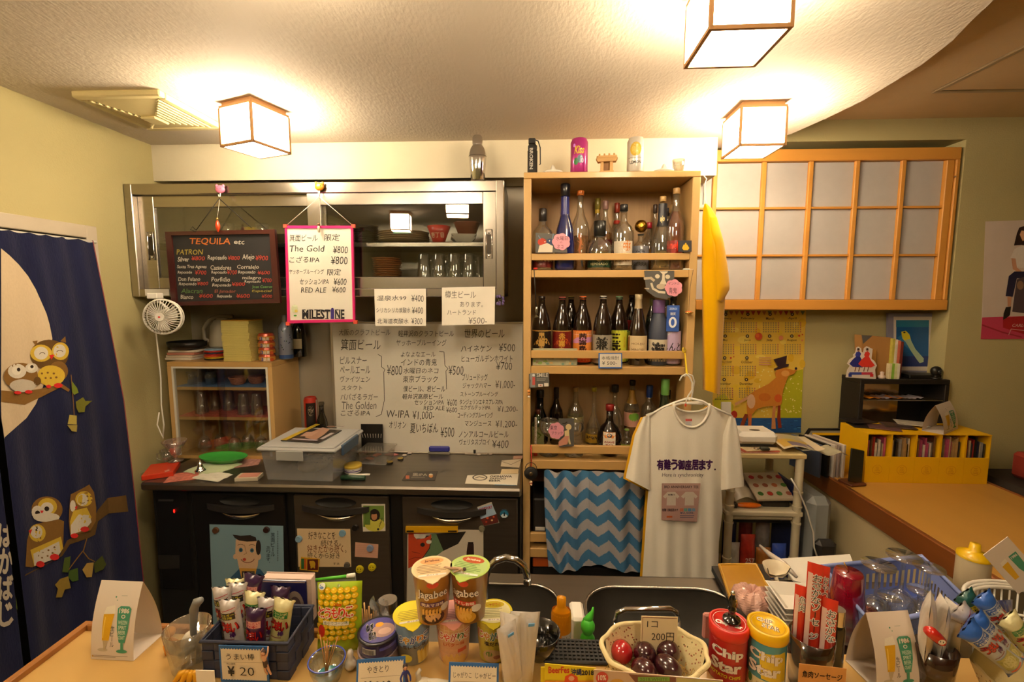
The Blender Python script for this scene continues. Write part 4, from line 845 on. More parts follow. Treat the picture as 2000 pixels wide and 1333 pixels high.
cardY('beer_card','dark card of a standing horned animal with pink cloud tag on the lower rail','card',[(1091,818),(1121,818),(1121,872),(1092,874)],1.812,'#4e4c48',c,5.128,1010,700,[(392,728,80,84,[('東京',330,675,400,720,'#4a2830',.01),('ブラック',345,735,455,765,'#4a2830',.01)])])
c=Cv().poly([(1590,1160),(1605,1125),(1640,1125),(1660,1160),(1645,1180),(1605,1180)],'#e8b82c').ell(1625,1118,9,10,'#e8b82c',8)
cardY('crown_card','small dark framed card with a golden crown on the top rail','card',rc(1325,470,1351,492),1.805,'#2c2b30',c,4.936,1010,250,t=.004)
c=Cv().tx('本格焼酎',845,1108,1020,1145,'#3a332c').tx('¥ 500-',850,1160,1000,1195,'#3a332c')
cardY('price_tag','white price tag with a blue border on the rail of the second row','price tag',rc(1169,690,1215,720),1.812,'#2f5fa8',Cv().rect(828,1085,1042,1218,'#ddd4c2').tx('本格焼酎',845,1108,1020,1145,'#3a332c').tx('¥ 500-',850,1160,1000,1195,'#3a332c'),5.128,1010,480)
c=Cv().rect(130,150,180,290,'#8a8a88').rect(152,190,180,270,'#c85a50').ell(165,170,14,12,'#dddddd').tx('SMILE',195,150,310,190,'#c9c4ba',.02).rect(212,258,258,288,'#e0d6c4').rect(270,250,314,284,'#e0d6c4').rect(225,268,245,276,'#b83a2c').rect(195,205,290,212,'#9a968c').rect(195,220,280,226,'#9a968c')
cardY('shop_card','grey shop card with a cocktail picture clipped under the second shelf','card',[(1033,731),(1072,728),(1073,754),(1034,759)],1.810,'#55554f',c,5.128,1010,700)
q=thing('painted_box','long box with pale painted landscape behind the second rail','box',(wx(1040,1.855,700),1.855,z2_));M().box(0,.182,-.012,.012,0,.068,bev=.001).build('box',mat('paint_box','#a8a88a',.5,var=.2,nscale=30),q)
k=Cv()
for i in range(26):k.ell(rnd.uniform(.008,.172),rnd.uniform(.006,.062),rnd.uniform(.004,.010),rnd.uniform(.004,.007),rnd.choice(['#8aa85a','#c9a870','#7a9a8a','#b8bc9a','#9a8a6a']),9)
k.build('print',flat(1,0,0,-.0122,0,.068),q)
def charm(label,pts,r,col,things_,cat='charm',name='hanging_charm'):
 t=thing(name,label,cat,pts[-1]);O=Vector(pts[-1])
 M().tube([Vector(p)-O for p in pts],r,5).build('strap',mat('strap'+col,col,.6),t)
 for(n_,shp,m_)in things_:shp.build(n_,m_,t)
 return t
sv=mat('silver','#b8b2a8',.2,1)
P_=lambda x,y,Y=1.80:W(x,y,Y=Y)
charm('silver fish charm on a black strap hanging before the black-labelled bottle',[P_(1043,527),P_(1045,560),P_(1047,600)],.0018,'#171515',[('fish',M().sph(.002,0,-.014,.006,.004,.016,10,8).add([(0,0,-.028),(.012,0,-.04),(-.006,0,-.042)],[(0,1,2)]),sv),('chain',M().tube([(0,0,0),(.001,0,-.004)],.003,6),sv)])
charm('gold and orange dish charm on a wire hanging by the side panel',[P_(1354,527),P_(1348,560),P_(1345,608)],.0008,'#3a3a38',[('dish',M().lathe([(0,0),(.012,.001),(.019,.008),(.017,.008),(0,.003)],16,mx=Matrix.Translation((0,0,-.012))),mat('gold','#d8b060',.25,.8)),('food',M().sph(0,0,-.004,.013,.013,.005,12,6),mat('orange_food','#c8641c',.4))])
M_=M().sph(0,0,.004,.009,.008,.005,10,6);o=M_.build('red_clip',mat('clip_red','#c22a1c',.35));o.location=P_(1046,527,1.83);tag(o,'small red clip at the end of the first board','clip')
o=M().box(-.02,.02,-.006,.006,0,.006,bev=.002).build('white_clip',WHITEP);o.location=P_(1344,528,1.826);tag(o,'small white clip on the first board beside the side panel','clip')
t=charm('black round speaker-like keychain with a red strap on the shelf side',[P_(1037,870,1.812),P_(1038,898,1.812),P_(1037,925,1.80)],.0022,'#b8241c',[('disc',M().lathe([(0,-.006),(.026,-.006),(.028,0),(.02,.007),(0,.006)],24,mx=Matrix.Rotation(R(90),4,'X')),BLACKM),('hub',M().lathe([(0,.0),(.009,.0),(.008,.010),(0,.010)],14,mx=Matrix.Rotation(R(90),4,'X')),mat('bronze','#5a4a30',.4,.7)),('ring',M().tube([(.024*math.cos(a/8*math.pi),-.002,.018+.028*math.sin(a/8*math.pi))for a in range(9)],.0015,6),BLACKP),('bead',M().sph(0,-.004,-.036,.006,n=10,m=8).sph(.001,-.004,-.047,.005,n=10,m=8),mat('bead_cream','#d8b890',.4,var=.2)),('red_bead',M().cyl(.0065,-.043,-.039,12),mat('clip_red','#c22a1c',.35))],'keychain','keychain')
charm('orange and white bead charm hanging below the shop card',[P_(1036,742,1.806),P_(1034,756,1.806),P_(1033,762,1.806)],.001,'#2a2a28',[('bead',M().sph(0,0,-.006,.007,n=10,m=8).sph(0,0,-.018,.006,n=10,m=8),mat('bead_orange','#c8843c',.35)),('white_bead',M().sph(0,0,-.028,.005,n=10,m=8),WHITEP)])
zt_=top1+.0006
def on_top(name,label,cat,px,Y=1.862):x=wx(px,Y,320);return thing(name,label,cat,(x,Y,zt_),face(x,Y)),x
o,x=on_top('smoke_canister','black tactical canister with lever standing on the shelf top','canister',1040)
h=wz(271,1.862,1040)-zt_
M().lathe([(0,0),(.019,0),(.0195,.004),(.0195,h*.66),(.016,h*.68),(.018,h*.70),(.018,h*.80),(.012,h*.84),(0,h*.84)],20).build('body',BLACKM,o)
M().box(-.016,.012,-.01,.01,h*.84,h,bev=.003).build('head',BLACKP,o);M().tube([(.008,0,h*.97),(.022,0,h*.93),(.030,0,h*.75),(.031,0,h*.30),(.027,0,h*.28)],.0025,6).build('lever',BLACKP,o)
Cv().tx('BROKEN',-.045,-.006,.035,.008,'#b8b4aa',.03,rot=90).build('lettering',around(1,.0202,0,0,h*.42),o,maxe=.01)
def citrus(label,px,m_,z=None):
 o,x=on_top('citrus_squeezer',label,'squeezer',px,1.865);M().lathe([(0,0),(.03,0),(.038,.006),(.039,.011),(.034,.009),(.016,.008),(.012,.02),(.004,.036),(0,.038)],22).build('body',m_,o)
 return o
citrus('white citrus squeezer beside the black canister',1080,WHITEP)
citrus('white cone squeezer on a tan dish at the bright end of the shelf top',1297,WHITEP)
def can(name,label,cat,x,y,z,r,h,col,art,rz=None,group=None,lidm=None,n=22):
 o=thing(name,label,cat,(x,y,z),face(x,y)if rz is None else rz,group)
 M().lathe([(0,.003),(r*.8,.003),(r*.85,0),(r,.008),(r,h-.012),(r*.86,h-.003),(r*.86,h),(r*.82,h),(r*.8,h-.004),(0,h-.004)],n).build('can_body',mat('can'+col,col,.3,.3,coat=.4,var=.05),o)
 if art:c=Cv();art(c,r,h);c.build('print',around(1,r+.0004,0,0,h-.012),o,INKG,maxe=r*.4)
 return o
hh=wz(273,1.865,1131)-zt_
can('drink_can','pink wavy can with gold script on the shelf top','can',wx(1131,1.865,320),1.865,zt_,.034,hh,'#a82a7a',lambda c,r,h:c.tx('Kiss',-.02,.02,.02,.05,'#d8b83a',.03,.3).ell(.004,.07,.012,.016,'#6a8a9a',12).ell(-.012,.078,.009,.014,'#3a7a4a',12).ell(-.02,.018,.005,.007,'#c87ae0',10).ell(.012,.075,.006,.01,'#c8c0d8',10))
hh=wz(271,1.865,1241)-zt_
can('drink_can','white can with a yellow citrus picture on the shelf top','can',wx(1241,1.865,320),1.865,zt_,.0325,hh,'#d3cfc4',lambda c,r,h:c.ell(0,.035,.022,.026,'#d8b43c',20).ell(0,.035,.015,.018,'#e8cc6a',16).tx('LEMON',-.022,.078,.022,.09,'#3a3a30',.02).rect(-.03,.066,.03,.068,'#8a8a7a'))
o,x=on_top('wooden_gate','small toy gate of pale wood blocks between the two cans','ornament',1185,1.860);o.scale=(1.15,1.1,1.25);wg=mat('toy_wood','#d2a86a',.6,var=.08)
k=(SY+.1)/FOC*1.03
M().box(-.024,.024,-.012,.012,0,.008,bev=.001).build('base',wg,o);M().box(-.021,-.010,-.009,.009,.008,.036,bev=.001).build('post',wg,o);M().box(.010,.021,-.009,.009,.008,.036,bev=.001).build('post',wg,o);M().box(-.010,.010,.002,.006,.008,.034).build('door',mat('toy_wood_dark','#8a6438',.6),o)
M().add([(-.036,-.015,.046),(.036,-.015,.046),(.036,.015,.046),(-.036,.015,.046),(-.03,-.012,.036),(.03,-.012,.036),(.03,.012,.036),(-.03,.012,.036)],[(0,1,2,3),(4,5,1,0),(5,6,2,1),(6,7,3,2),(7,4,0,3),(7,6,5,4)]).box(-.034,.034,-.013,.013,.046,.054,bev=.002).build('roof',wg,o)
for i in range(4):M().cyl(.003,.054,.062,8,-.024+i*.016,0).build('roof_peg',wg,o)
tumblers('shot_glass','clear stemless glass at the lamp-lit end of the shelf top',None,[(wx(1325,1.86,320),1.86,zt_,'')],.05,.018,.024)
o=thing('cocktail_shaker','steel cocktail shaker standing on the wall cabinet','shaker',(wx(933,1.99,340),1.99,Z1+.0006));h=wz(266,1.99,933)-Z1
M().lathe([(0,0),(.026,0),(.029,.008),(.037,h*.5),(.037,h*.56),(.034,h*.57)],24).build('tin',CHROME,o);M().lathe([(.0375,h*.55),(.037,h*.60),(.030,h*.72),(.020,h*.80),(.018,h*.81)],24).build('strainer',CHROME,o);M().lathe([(.021,h*.79),(.022,h*.83),(.021,h*.97),(.017,h),(0,h)],20).build('cap',CHROME,o)
# chevron curtain and dark storage below
ccn=thing('chevron_curtain','blue and white zigzag cloth curtain gathered under the bottle shelf','curtain',W(1062,920,Y=1.80));O=ccn.location
cw0,cw1=wx(1063,1.80,920),wx(1262,1.80,920)
def cfn(u,v):
 yb=922+(1112-922+6*math.sin(u*9))*v;pxl=1063+10*v*v;X=cw0+(wx(pxl,1.8,1000)-wx(1063,1.8,1000))+(cw1-cw0)*u*(1-.03*v)
 return Vector((X,1.803+(.015 if u<.45 else.009)*math.sin(u*38+.6*math.sin(v*3))*(.35+.65*math.cos(u*3)**2)-.006*math.sin(u*11),wz(yb,1.80,1160)))-O
def ccol(u,v):
 y=v*9.3+(.95*abs(((u*4.7)%1)*2-1))-.55
 return '#44759f' if int(math.floor(y))%2==0 else '#aca9ac'
M().grid(cfn,190,110,ccol).build('cloth',INKC,ccn)
q=thing('storage_bin','dark storage bin with a pale label behind the curtain edge','bin',(.075,1.95,BZ[3]+.0006));M().box(-.06,.1,-.09,.10,0,.20,bev=.006).build('bin',mat('bin_dark','#232120',.5),q);M().box(-.05,-.01,-.092,-.09,.06,.075).build('label_strip',PAPER,q)
q=thing('orange_box','flat orange box on the lowest level of the bottle shelf','box',(wx(1058,1.9,1110),1.9,.44));M().box(-.04,.05,-.06,.12,-.02,.02,bev=.003).build('box',mat('orange_card','#b8501c',.5),q)
q2=thing('dark_crate','dark crate under the orange box at the shelf foot','crate',(.3,1.95,.0806));M().box(-.29,.29,-.1,.12,0,.336,bev=.006).build('crate',BLACKM,q2)
# things on the steel worktop
TZ=GT+.0006
def bx(px,py,Z=TZ):return base(px,py,Z)
GFY,GBY=2.04,2.285
gx0,gx1=wx(329,GFY,760),wx(533,GFY,760);gz1=wz(708,GFY,430);gz0=TZ
gc=thing('glass_case','light wood display case with glass front holding drinking glasses on the worktop','cabinet',(gx0,GFY,gz0));O=gc.location
M().box(gx0,gx1,GFY,GBY,gz1-.022,gz1,bev=.002).build('top',LWH,gc,org=O)
M().box(gx0,gx0+.02,GFY,GBY,gz0,gz1-.022,bev=.001).build('side_panel',LW,gc,org=O);M().box(gx1-.02,gx1,GFY,GBY,gz0,gz1-.022,bev=.001).build('side_panel',LW,gc,org=O)
M().box(gx0+.02,gx1-.02,GBY-.008,GBY,gz0,gz1-.022).build('back_panel',LW,gc,org=O);M().box(gx0+.02,gx1-.02,GFY,GBY,gz0,gz0+.015).build('bottom',LWH,gc,org=O)
f=M();f.box(gx0+.021,gx0+.030,GFY-.001,GFY+.014,gz0+.015,gz1-.022).box(gx1-.030,gx1-.021,GFY-.001,GFY+.014,gz0+.015,gz1-.022).box(gx0+.03,gx1-.03,GFY-.001,GFY+.014,gz1-.030,gz1-.022);f.build('door_track',WHITEP,gc,org=O)
M().box(gx0+.03,(gx0+gx1)/2+.02,GFY+.003,GFY+.005,gz0+.016,gz1-.031).build('glass_pane',glass('case_glass',(.97,.97,.96),refl=.02),gc,org=O);M().box((gx0+gx1)/2-.02,gx1-.03,GFY+.008,GFY+.010,gz0+.016,gz1-.031).build('glass_pane',glass('case_glass'),gc,org=O)
gs=[wz(758,GFY,430),wz(817,GFY,430)];blu=mat('blue_liner','#5a7fae',.7,var=.3,nscale=60);rdl=mat('red_liner','#c0604c',.7,var=.4,nscale=60)
for k,(z,m_)in enumerate(zip(gs,(blu,rdl))):
 M().box(gx0+.02,gx1-.02,GFY+.02,GBY-.009,z-.016,z,bev=.001).build('shelf',LWH,gc,org=O);M().box(gx0+.021,gx1-.021,GFY+.018,GBY-.01,z,z+.0015).build('shelf_liner',m_,gc,org=O)
def gx(p,y=2.14):return wx(p,y,760)
tumblers('small_tumbler','small tumbler on the top shelf of the wooden case','tumblers in the wooden case',[(gx(p,y),y,gs[0]+.002,l)for p,y,l in((377,2.11,'nearest the white track'),(396,2.19,'second along'),(412,2.11,'third along'),(432,2.19,'beside the wicker bowl'))],.062,.02,.024)
wk=mat('wicker','#a8684a',.7,var=.3,nscale=120,bump=.8,bscale=300)
def wickerbowl(label,px,y):
 t=thing('wicker_bowl',label,'basket',(gx(px,y),y,gs[0]+.002));m=M()
 for k in range(7):r=.024+.014*(k/6)**.7;m.tube([(r*math.cos(a/10*math.pi),r*math.sin(a/10*math.pi),.003+k*.0052)for a in range(20)],.0032,6,closed=True)
 m.lathe([(0,.002),(.024,.002),(.037,.034),(.035,.034),(.022,.005),(0,.005)],20);m.build('bowl',wk,t)
wickerbowl('round wicker bowl, larger of two in the wooden case',466,2.12);wickerbowl('round wicker bowl touching the case side',502,2.15)
pts=[(gx(p,y),y,gs[1]+.002,l)for p,y,l in((392,2.12,'nearest the white track'),(418,2.19,'second along'),(446,2.19,'behind the middle'),(474,2.11,'fourth along'),(500,2.11,'nearest the case side'))]
tumblers('beer_glass','upturned beer glass on the middle shelf of the wooden case','upturned glasses in the wooden case',pts,.105,.02,.029,True)
for p,y,l in((392,2.11,'nearest the white track'),(424,2.15,'second along'),(452,2.11,'in the middle'),(478,2.16,'fourth along'),(504,2.11,'nearest the case side')):
 goblet('wine_glass','upturned stemmed glass on the floor of the wooden case, '+l,gx(p,y),y,gz0+.016,.15,.03,inv=True,group='stemmed glasses in the wooden case')
gt=gz1+.0006
def topx(px,py):return(wx(px,2.15,690),2.15,gt)
p=topx(375,688);o=thing('black_bowl','shallow black bowl on papers on top of the wooden case','bowl',(p[0],2.125,gt+.052));M().lathe([(0,0),(.055,0),(.078,.012),(.082,.036),(.079,.036),(.074,.014),(0,.005)],28).build('bowl',BLACKP,o)
for k,(c_,l_)in enumerate((('#e2d8c6','white'),('#d9c9b0','cream'),('#c4806a','salmon'),('#e2d8c6','pale'))):
 o=M().box(-.065,.065,-.09,.09,0,.011,bev=.001).build('paper_pad',mat('pad'+c_,c_,.75));o.location=(topx(366,704)[0]+.004*k,2.18,gt+k*.0125);o.rotation_euler=(0,0,.05*k-.05);tag(o,l_+' paper pad in the pile under the shallow black bowl, level %s'%('one two three four'.split()[k]),'paper pad','paper pads under the black bowl')
for k,(c_,l_)in enumerate((('#1d1a18','black'),('#c9a81c','yellow'),('#c4501c','orange'),('#a81f1c','red'),('#1c1a2c','navy'),('#b02c20','bright red'),('#7f9ab4','pale blue'))):
 o=M().lathe([(0,0),(.05,0),(.052,.003),(.05,.0065),(0,.0065)],28,sx=1.0,sy=1.25).build('small_tray',mat('tray'+c_,c_,.5));o.location=(topx(425,704)[0]+rnd.uniform(-.004,.004),2.15,gt+k*.0075);tag(o,l_+' small tray in the colourful stack between pads and yellow booklets','tray','stacked small trays on the case')
p=topx(484,707)
for k in range(14):
 w_=.048 if k<7 else.049;h_=.0135;o=thing('yellow_booklet','pale yellow booklet pack, number %s from the bottom of its tall pile'%('one two three four five six seven eight nine ten eleven twelve thirteen fourteen'.split()[k]),'booklet',(p[0]+rnd.uniform(-.003,.002)+(.003 if k<7 else 0),2.12,gt+k*(h_)),rnd.uniform(-.05,.03),'yellow booklets piled on the case')
 m=M()
 for j in range(3):m.box(-.066,.066,-.055,.06,j*h_/3+.0004,(j+1)*h_/3-.0006,bev=.0006)
 m.build('leaves',mat('yellow_paper','#e3d27c',.75),o)
o=M().box(-.066,.066,-.055,.06,0,.004,bev=.001).build('orange_card',mat('orange_cover','#d9a030',.6));o.location=(p[0],2.12,gt+14*.0135+.0004);tag(o,'thin orange card on top of the yellow booklet pile','card')
p=topx(531,703)
for k in range(4):
 def art(c,r,h):c.rect(-r*1.4,0,r*1.4,h-.015,'#c8882c').tx('焼鳥',-.018,.004,.012,.02,'#e8dcc0',.03).ell(.02,.014,.01,.008,'#b84a20',12).ell(-.024,.01,.007,.009,'#3a4f9a',10)
 can('food_tin','small yellow and red food tin, level %s of four beside the booklets'%('one two three four'.split()[k]),'tin',p[0],2.11,gt+k*.0325,.037,.032,'#b84a2c',art,group='stacked food tins')
q=thing('floral_bottle','pale blue aluminium bottle with dark sprigs on the wooden case','bottle',(topx(553,698)[0]+.008,2.165,gt));H=wz(614,2.20,557)-gt;r=.032
M().lathe([(0,0),(r*.9,0),(r,.006),(r,H*.62),(r*.9,H*.72),(r*.5,H*.82),(r*.42,H*.85)],24).build('bottle_body',mat('blue_aluminium','#8f98ae',.35,.3,coat=.4),q);M().lathe([(r*.5,H*.84),(r*.5,H*.98),(r*.4,H),(0,H)],16).build('cap',mat('grey_cap','#8a8a8a',.3,.6),q)
c=Cv().rect(-.1,H*.70,.1,H*.78,'#2a4a80')
for k in range(46):u,v=rnd.uniform(-.09,.09),rnd.uniform(.005,H*.6);c.ell(u,v,.0025,.0035,rnd.choice(['#1f2438','#2f4a2c','#3a3f6a']),6)
c.build('sprig_print',around(1,r+.0004,0,0,H*.8),q,INKG,maxe=.012)
q=thing('wine_bottle','dark wine bottle with a cream label behind the blue bottle on the case','bottle',(wx(584,2.24,660),2.24,gt));H=wz(612,2.21,580)-gt
M().lathe([(a*.034,b_*H)for a,b_ in PROF['shochu']],22).build('bottle_body',botmat('#15140f'),q);Cv().rect(-.028,0,.028,.05,'#b3a480').build('label',around(1,.0345,0,0,H*.42),q,maxe=.012)
q=thing('electric_kettle','cream electric kettle with an arched handle behind the paper pads','kettle',(wx(440,2.21,650),2.20,gt+.055));km=mat('kettle_cream','#a8a08c',.4)
M().lathe([(0,0),(.062,0),(.065,.01),(.058,.10),(.04,.13),(0,.14)],26).build('body',km,q);M().tube([(-.058,-.01,.02),(-.09,-.015,.04),(-.092,-.015,.09),(-.06,-.01,.135),(-.02,-.005,.15),(.05,0,.15)],.010,8).build('handle',km,q);M().lathe([(0,.13),(.03,.13),(.028,.145),(0,.148)],16).build('lid',km,q)
o=M().box(-.06,.06,-.07,.07,0,.0535,bev=.004).build('kettle_stand',mat('dull_grey','#8f8a80',.6));o.location=(wx(440,2.21,650),2.21,gt);tag(o,'grey box carrying the kettle behind the yellow booklets','box')
fp=W(320,619,Y=1.87);fan=thing('clip_fan','white clip fan hanging below the wall cabinet by the wall','fan',fp,R(12));R_=.072
m=M()
for k in range(36):
 a=2*math.pi*k/36;m.tube([(.014*math.cos(a),-.030,.014*math.sin(a)),(.05*math.cos(a+.12),-.028,.05*math.sin(a+.12)),(R_*math.cos(a+.2),-.010,R_*math.sin(a+.2))],.0013,4)
m.build('grille',WHITEP,fan)
m=M();m.tube([(R_*math.cos(a/16*math.pi),-.008,R_*math.sin(a/16*math.pi))for a in range(32)],.0045,8,closed=True).tube([(R_*.98*math.cos(a/16*math.pi),.012,R_*.98*math.sin(a/16*math.pi))for a in range(32)],.003,6,closed=True);m.build('rim',WHITEP,fan)
M().cyl(.017,.024,.034,20,mx=Matrix.Rotation(R(90),4,'X')).build('badge',WHITEP,fan);M().cyl(.004,.034,.0352,10,mx=Matrix.Rotation(R(90),4,'X')).build('badge_dot',mat('clip_red','#c22a1c',.35),fan)
for k in range(3):
 a=k*2.1;M().grid(lambda u,v:((.012+.048*u)*math.cos(a+.9*v),-.012+.012*v,(.012+.048*u)*math.sin(a+.9*v)),6,6).build('blade',mat('fan_blade','#b8b4a8',.4),fan)
M().sph(0,.03,0,.035,.035,.035,16,10).build('motor',WHITEP,fan);m=M().tube([(0,.04,.03),(-.02,.04,.05),(-.045,.03,.075)],.006,8).box(-.06,-.02,.0,.05,.075,.1,bev=.003);m.build('clip',WHITEP,fan)
cb=thing('fan_cable','white power cord running down the wall from the fan','cord',W(305,655,Y=1.92));O=cb.location
m=M().tube([Vector(W(*q,Y=1.93))-O for q in((305,652),(309,690),(314,740),(315,790),(320,830),(318,858))],.003,6).tube([Vector(W(*q,Y=1.91))-O for q in((311,806),(307,830),(314,846),(319,856))],.0025,6);m.build('cable',WHITEP,cb)
def frust(x0,x1,y0,y1,z0,z1,ins,m=None,col=None,floor=True):
 m=m or M();v=[(x0+ins,y0+ins,z0),(x1-ins,y0+ins,z0),(x1-ins,y1-ins,z0),(x0+ins,y1-ins,z0),(x0,y0,z1),(x1,y0,z1),(x1,y1,z1),(x0,y1,z1)]
 f=[(0,1,5,4),(1,2,6,5),(2,3,7,6),(3,0,4,7)]+([(3,2,1,0)]if floor else[]);return m.add(v,f,col)
fl,frr=bx(521,938),bx(652,940);bxw=frr[0]-fl[0]
q=thing('storage_box','large translucent lidded storage box with blue latch on the worktop','storage box',(fl[0],fl[1],TZ),R(-2));hb=wz(880,fl[1],580)-TZ;dp=.245
M().box(.006,bxw-.006,.006,dp-.006,0,.003).build('box_floor',GMILK,q)
frust(-.012,bxw+.012,-.01,dp+.01,0,hb,.014,floor=False).build('box_wall',GMILK,q)
lidm=mat('box_lid','#b7b8b8',.4,alpha=.93);M().box(-.024,bxw+.03,-.024,dp+.02,hb,hb+.016,bev=.006).box(-.012,bxw+.018,-.012,dp+.008,hb+.016,hb+.021,bev=.003).build('lid',lidm,q)
M().box(bxw+.026,bxw+.038,.03,dp-.06,hb-.028,hb+.018,bev=.003).build('latch',mat('latch_blue','#3a4f66',.4),q);M().box(bxw*.22,bxw*.62,-.028,-.022,hb-.035,hb+.006,bev=.002).build('latch',mat('latch_clear','#b4b4b0',.4,alpha=.8),q)
q2=thing('bags_of_snacks','crumpled beige bag inside the translucent storage box','bag',(fl[0]+bxw*.5,fl[1]+.122,TZ+.004));M().grid(lambda u,v:((.06+.012*math.sin(u*40)*v*(1-v)*4)*math.cos(u*2*math.pi)*(.6+.4*math.sin(math.pi*(v*.9+.05))),(.07+.010*math.sin(u*30))*math.sin(u*2*math.pi)*(.6+.4*math.sin(math.pi*(v*.9+.05))),.05*v),40,8,closeu=True).build('bag',mat('beige_bag','#b8a27c',.5,var=.2),q2);q2.name='snack_bag'
q3=thing('magazine','dark magazine with a figure picture lying on the storage box lid','magazine',(fl[0]+bxw*.5,fl[1]+.135,TZ+hb+.0225),R(-8));M().box(-.09,.09,-.10,.08,0,.004,bev=.001).build('pages',mat('mag_dark','#2e2926',.4,coat=.4),q3)
Cv().rect(-.088,-.148,-.062,.1,'#c9ac2c').poly([(-.02,-.1),(.03,-.08),(.05,0),(.06,.08),(-.01,.05),(-.03,-.02)],'#b98f76').poly([(-.05,-.02),(0,-.04),(.01,.03),(-.04,.04)],'#c8a088').rect(-.05,.07,.07,.085,'#b8a8b0').rect(.03,-.14,.07,-.12,'#c9c0b8').ell(.01,-.12,.02,.014,'#8a6a58').rect(.066,-.03,.084,.06,'#c9c0c4').build('print',flatz(1,0,0,.0045),q3,INKG)
q=thing('red_box','flat bright red box at the wall end of the worktop','box',bx(312,930),R(28));M().box(-.055,.055,-.035,.11,0,.022,bev=.002).build('box',mat('bright_red_box','#c83418',.4,coat=.2),q);Cv().poly([(.02,.01),(.034,.0),(.04,.02),(.026,.03)],'#e0a090').build('print',flatz(1,0,0,.0225),q)
q=thing('sundae_glass','clear sundae glass standing on the red box','glass',(bx(330,915)[0]+.01,bx(330,915)[1]+.03,TZ+.0226));M().lathe([(0,0),(.03,0),(.032,.004),(.008,.012),(.008,.02),(.02,.032),(.03,.06),(.05,.095),(.048,.095),(.026,.06),(.012,.03),(0,.026)],24).build('glass',glass('pinkish_glass',(.95,.88,.86),refl=.12,body='#d8b8b0',bodyfac=.15),q)
q=thing('glass_mug','small clear glass cup with a loop handle beside the sundae glass','cup',(wx(305,1.90,880),1.96,TZ));tumbler(.07,.025,.03).build('cup',GCLR,q);M().tube([(-.03,0,.055),(-.05,0,.05),(-.05,0,.025),(-.028,0,.02)],.004,6).build('handle',GCLR,q)
q=thing('juicer','chrome cone juicer beside the green tray','juicer',bx(392,925));M().lathe([(0,0),(.02,0),(.022,.015),(.014,.022),(.010,.035),(.004,.058),(0,.06)],18).build('cone',CHROME,q)
q=thing('green_tray','bright green plastic tray resting on folded towels','tray',(bx(440,905)[0],bx(440,905)[1]-.01,TZ+.019),R(-6));M().lathe([(0,0),(.8,0),(.98,.14),(1,.16),(.94,.15),(.78,.03),(0,.03)],30,sx=.115,sy=.062).build('tray',mat('green_plastic','#3a9a3c',.4,coat=.3),q);q.scale=(1,1,.12)
def towel(name,label,px,py,w,d,h,col,rz,z=TZ,n=3):
 t=thing(name,label,'towel',(base(px,py,TZ)[0],base(px,py,TZ)[1],z),rz)
 for k in range(n):M().grid(lambda u,v:((u-.5)*w*(1-.02*k),(v-.5)*d,(h/n)*(k+.85)*(1-(abs(u-.5)*2)**8*.7)*(1-(abs(v-.5)*2)**8*.7)+.0012*math.sin(u*17+k)*math.sin(v*13)),22,16).build('fold',mat('towel'+col,col,.95,var=.08,nscale=30,bump=.5,bscale=300,sheen=.3),t)
 return t
towel('folded_towel','white folded towel with green tint under the green tray',418,915,.17,.16,.014,'#b9c89c',R(-18));towel('folded_towel','white hemmed towel at the worktop edge below the green tray',415,932,.14,.08,.010,'#d6d2bf',R(-12),n=2)
for k,(px,py,c_)in enumerate(((360,932,'#b86a58'),(480,905,'#a87a70'))):
 o=M().box(-.06,.06,-.05,.05,0,.0025,bev=.0006).build('patterned_cloth',mat('cloth'+c_,c_,.9,var=.4,nscale=60));o.location=bx(px,py);o.rotation_euler=(0,0,.4);tag(o,'thin red and white patterned cloth, '+('in front of the red box' if k==0 else 'beneath the green tray side'),'cloth')
q=thing('card_box','small cream box with a pink top at the worktop edge','box',bx(480,941),R(8));M().box(-.045,.048,-.0,.055,0,.016,bev=.001).build('box',mat('cream_box','#c9bda4',.5),q);M().box(-.032,.043,.006,.05,.016,.0175).build('pink_lid_print',mat('pink_print','#c88a78',.5),q)
def beercan():pass
p=bx(608,848);H=.122
can('beer_can','red beer can with a black picture panel behind the storage box','can',wx(607,2.13,800),2.13,TZ+.0,.031,wz(776,2.13,608)-TZ,'#a8281c',lambda c,r,h:c.rect(-.024,.012,.022,h-.02,'#1a1412').ell(0,.05,.013,.025,'#b8a890',14).ell(-.006,.04,.005,.009,'#2a1a14',8).ell(.008,.065,.005,.010,'#2a1a14',8).rect(.026,0,.034,h-.02,'#c8beb0'))
q=bottle('small dark beer bottle beside the red can',636,786,2.12,22,'beer','#15130f','#3a3018',TZ,None,0,(.2,.5,1.0,'#1c1914',T('DARK IPA',-.4,.3,.4,.5,'#9a9484',.02)),capf=(.95,1),cat='bottle')
q=thing('clear_container','small clear lidded container with sachets inside','container',bx(731,908),R(-4));M().box(-.065,.055,0,.1,0,.003).build('base',GMILK,q);frust(-.072,.064,-.005,.105,.0,.058,.01,floor=False).build('container_wall',glass('clear_plastic',(.88,.87,.84),.15,.08,'#c8c0b0',.18),q);M().box(-.078,.07,-.01,.11,.058,.066,bev=.002).build('lid',glass('clear_plastic',()),q)
for k in range(7):
 o=M().box(-.018,.018,-.012,.012,0,.006,bev=.001).build('sachet',mat('sachet%d'%(k%3),('#b8684c','#c9a888','#a8884c')[k%3],.5));p=bx(722,905);o.location=(p[0]+rnd.uniform(-.035,.03),p[1]+.02+rnd.uniform(0,.06),TZ+.005+k*.0062);o.rotation_euler=(0,0,rnd.uniform(0,3));tag(o,'small sachet in the clear lidded container','sachet','sachets in the clear container')
q=thing('black_comb','black toothed grater standing against the whiteboard','grater',(wx(727,2.12,840),2.12,TZ+.0));zz0,zz1=wz(855,2.12,727)-TZ,wz(829,2.12,727)-TZ
M().box(-.055,.052,-.002,.002,zz0*.3,zz1,bev=.001).build('body',BLACKP,q)
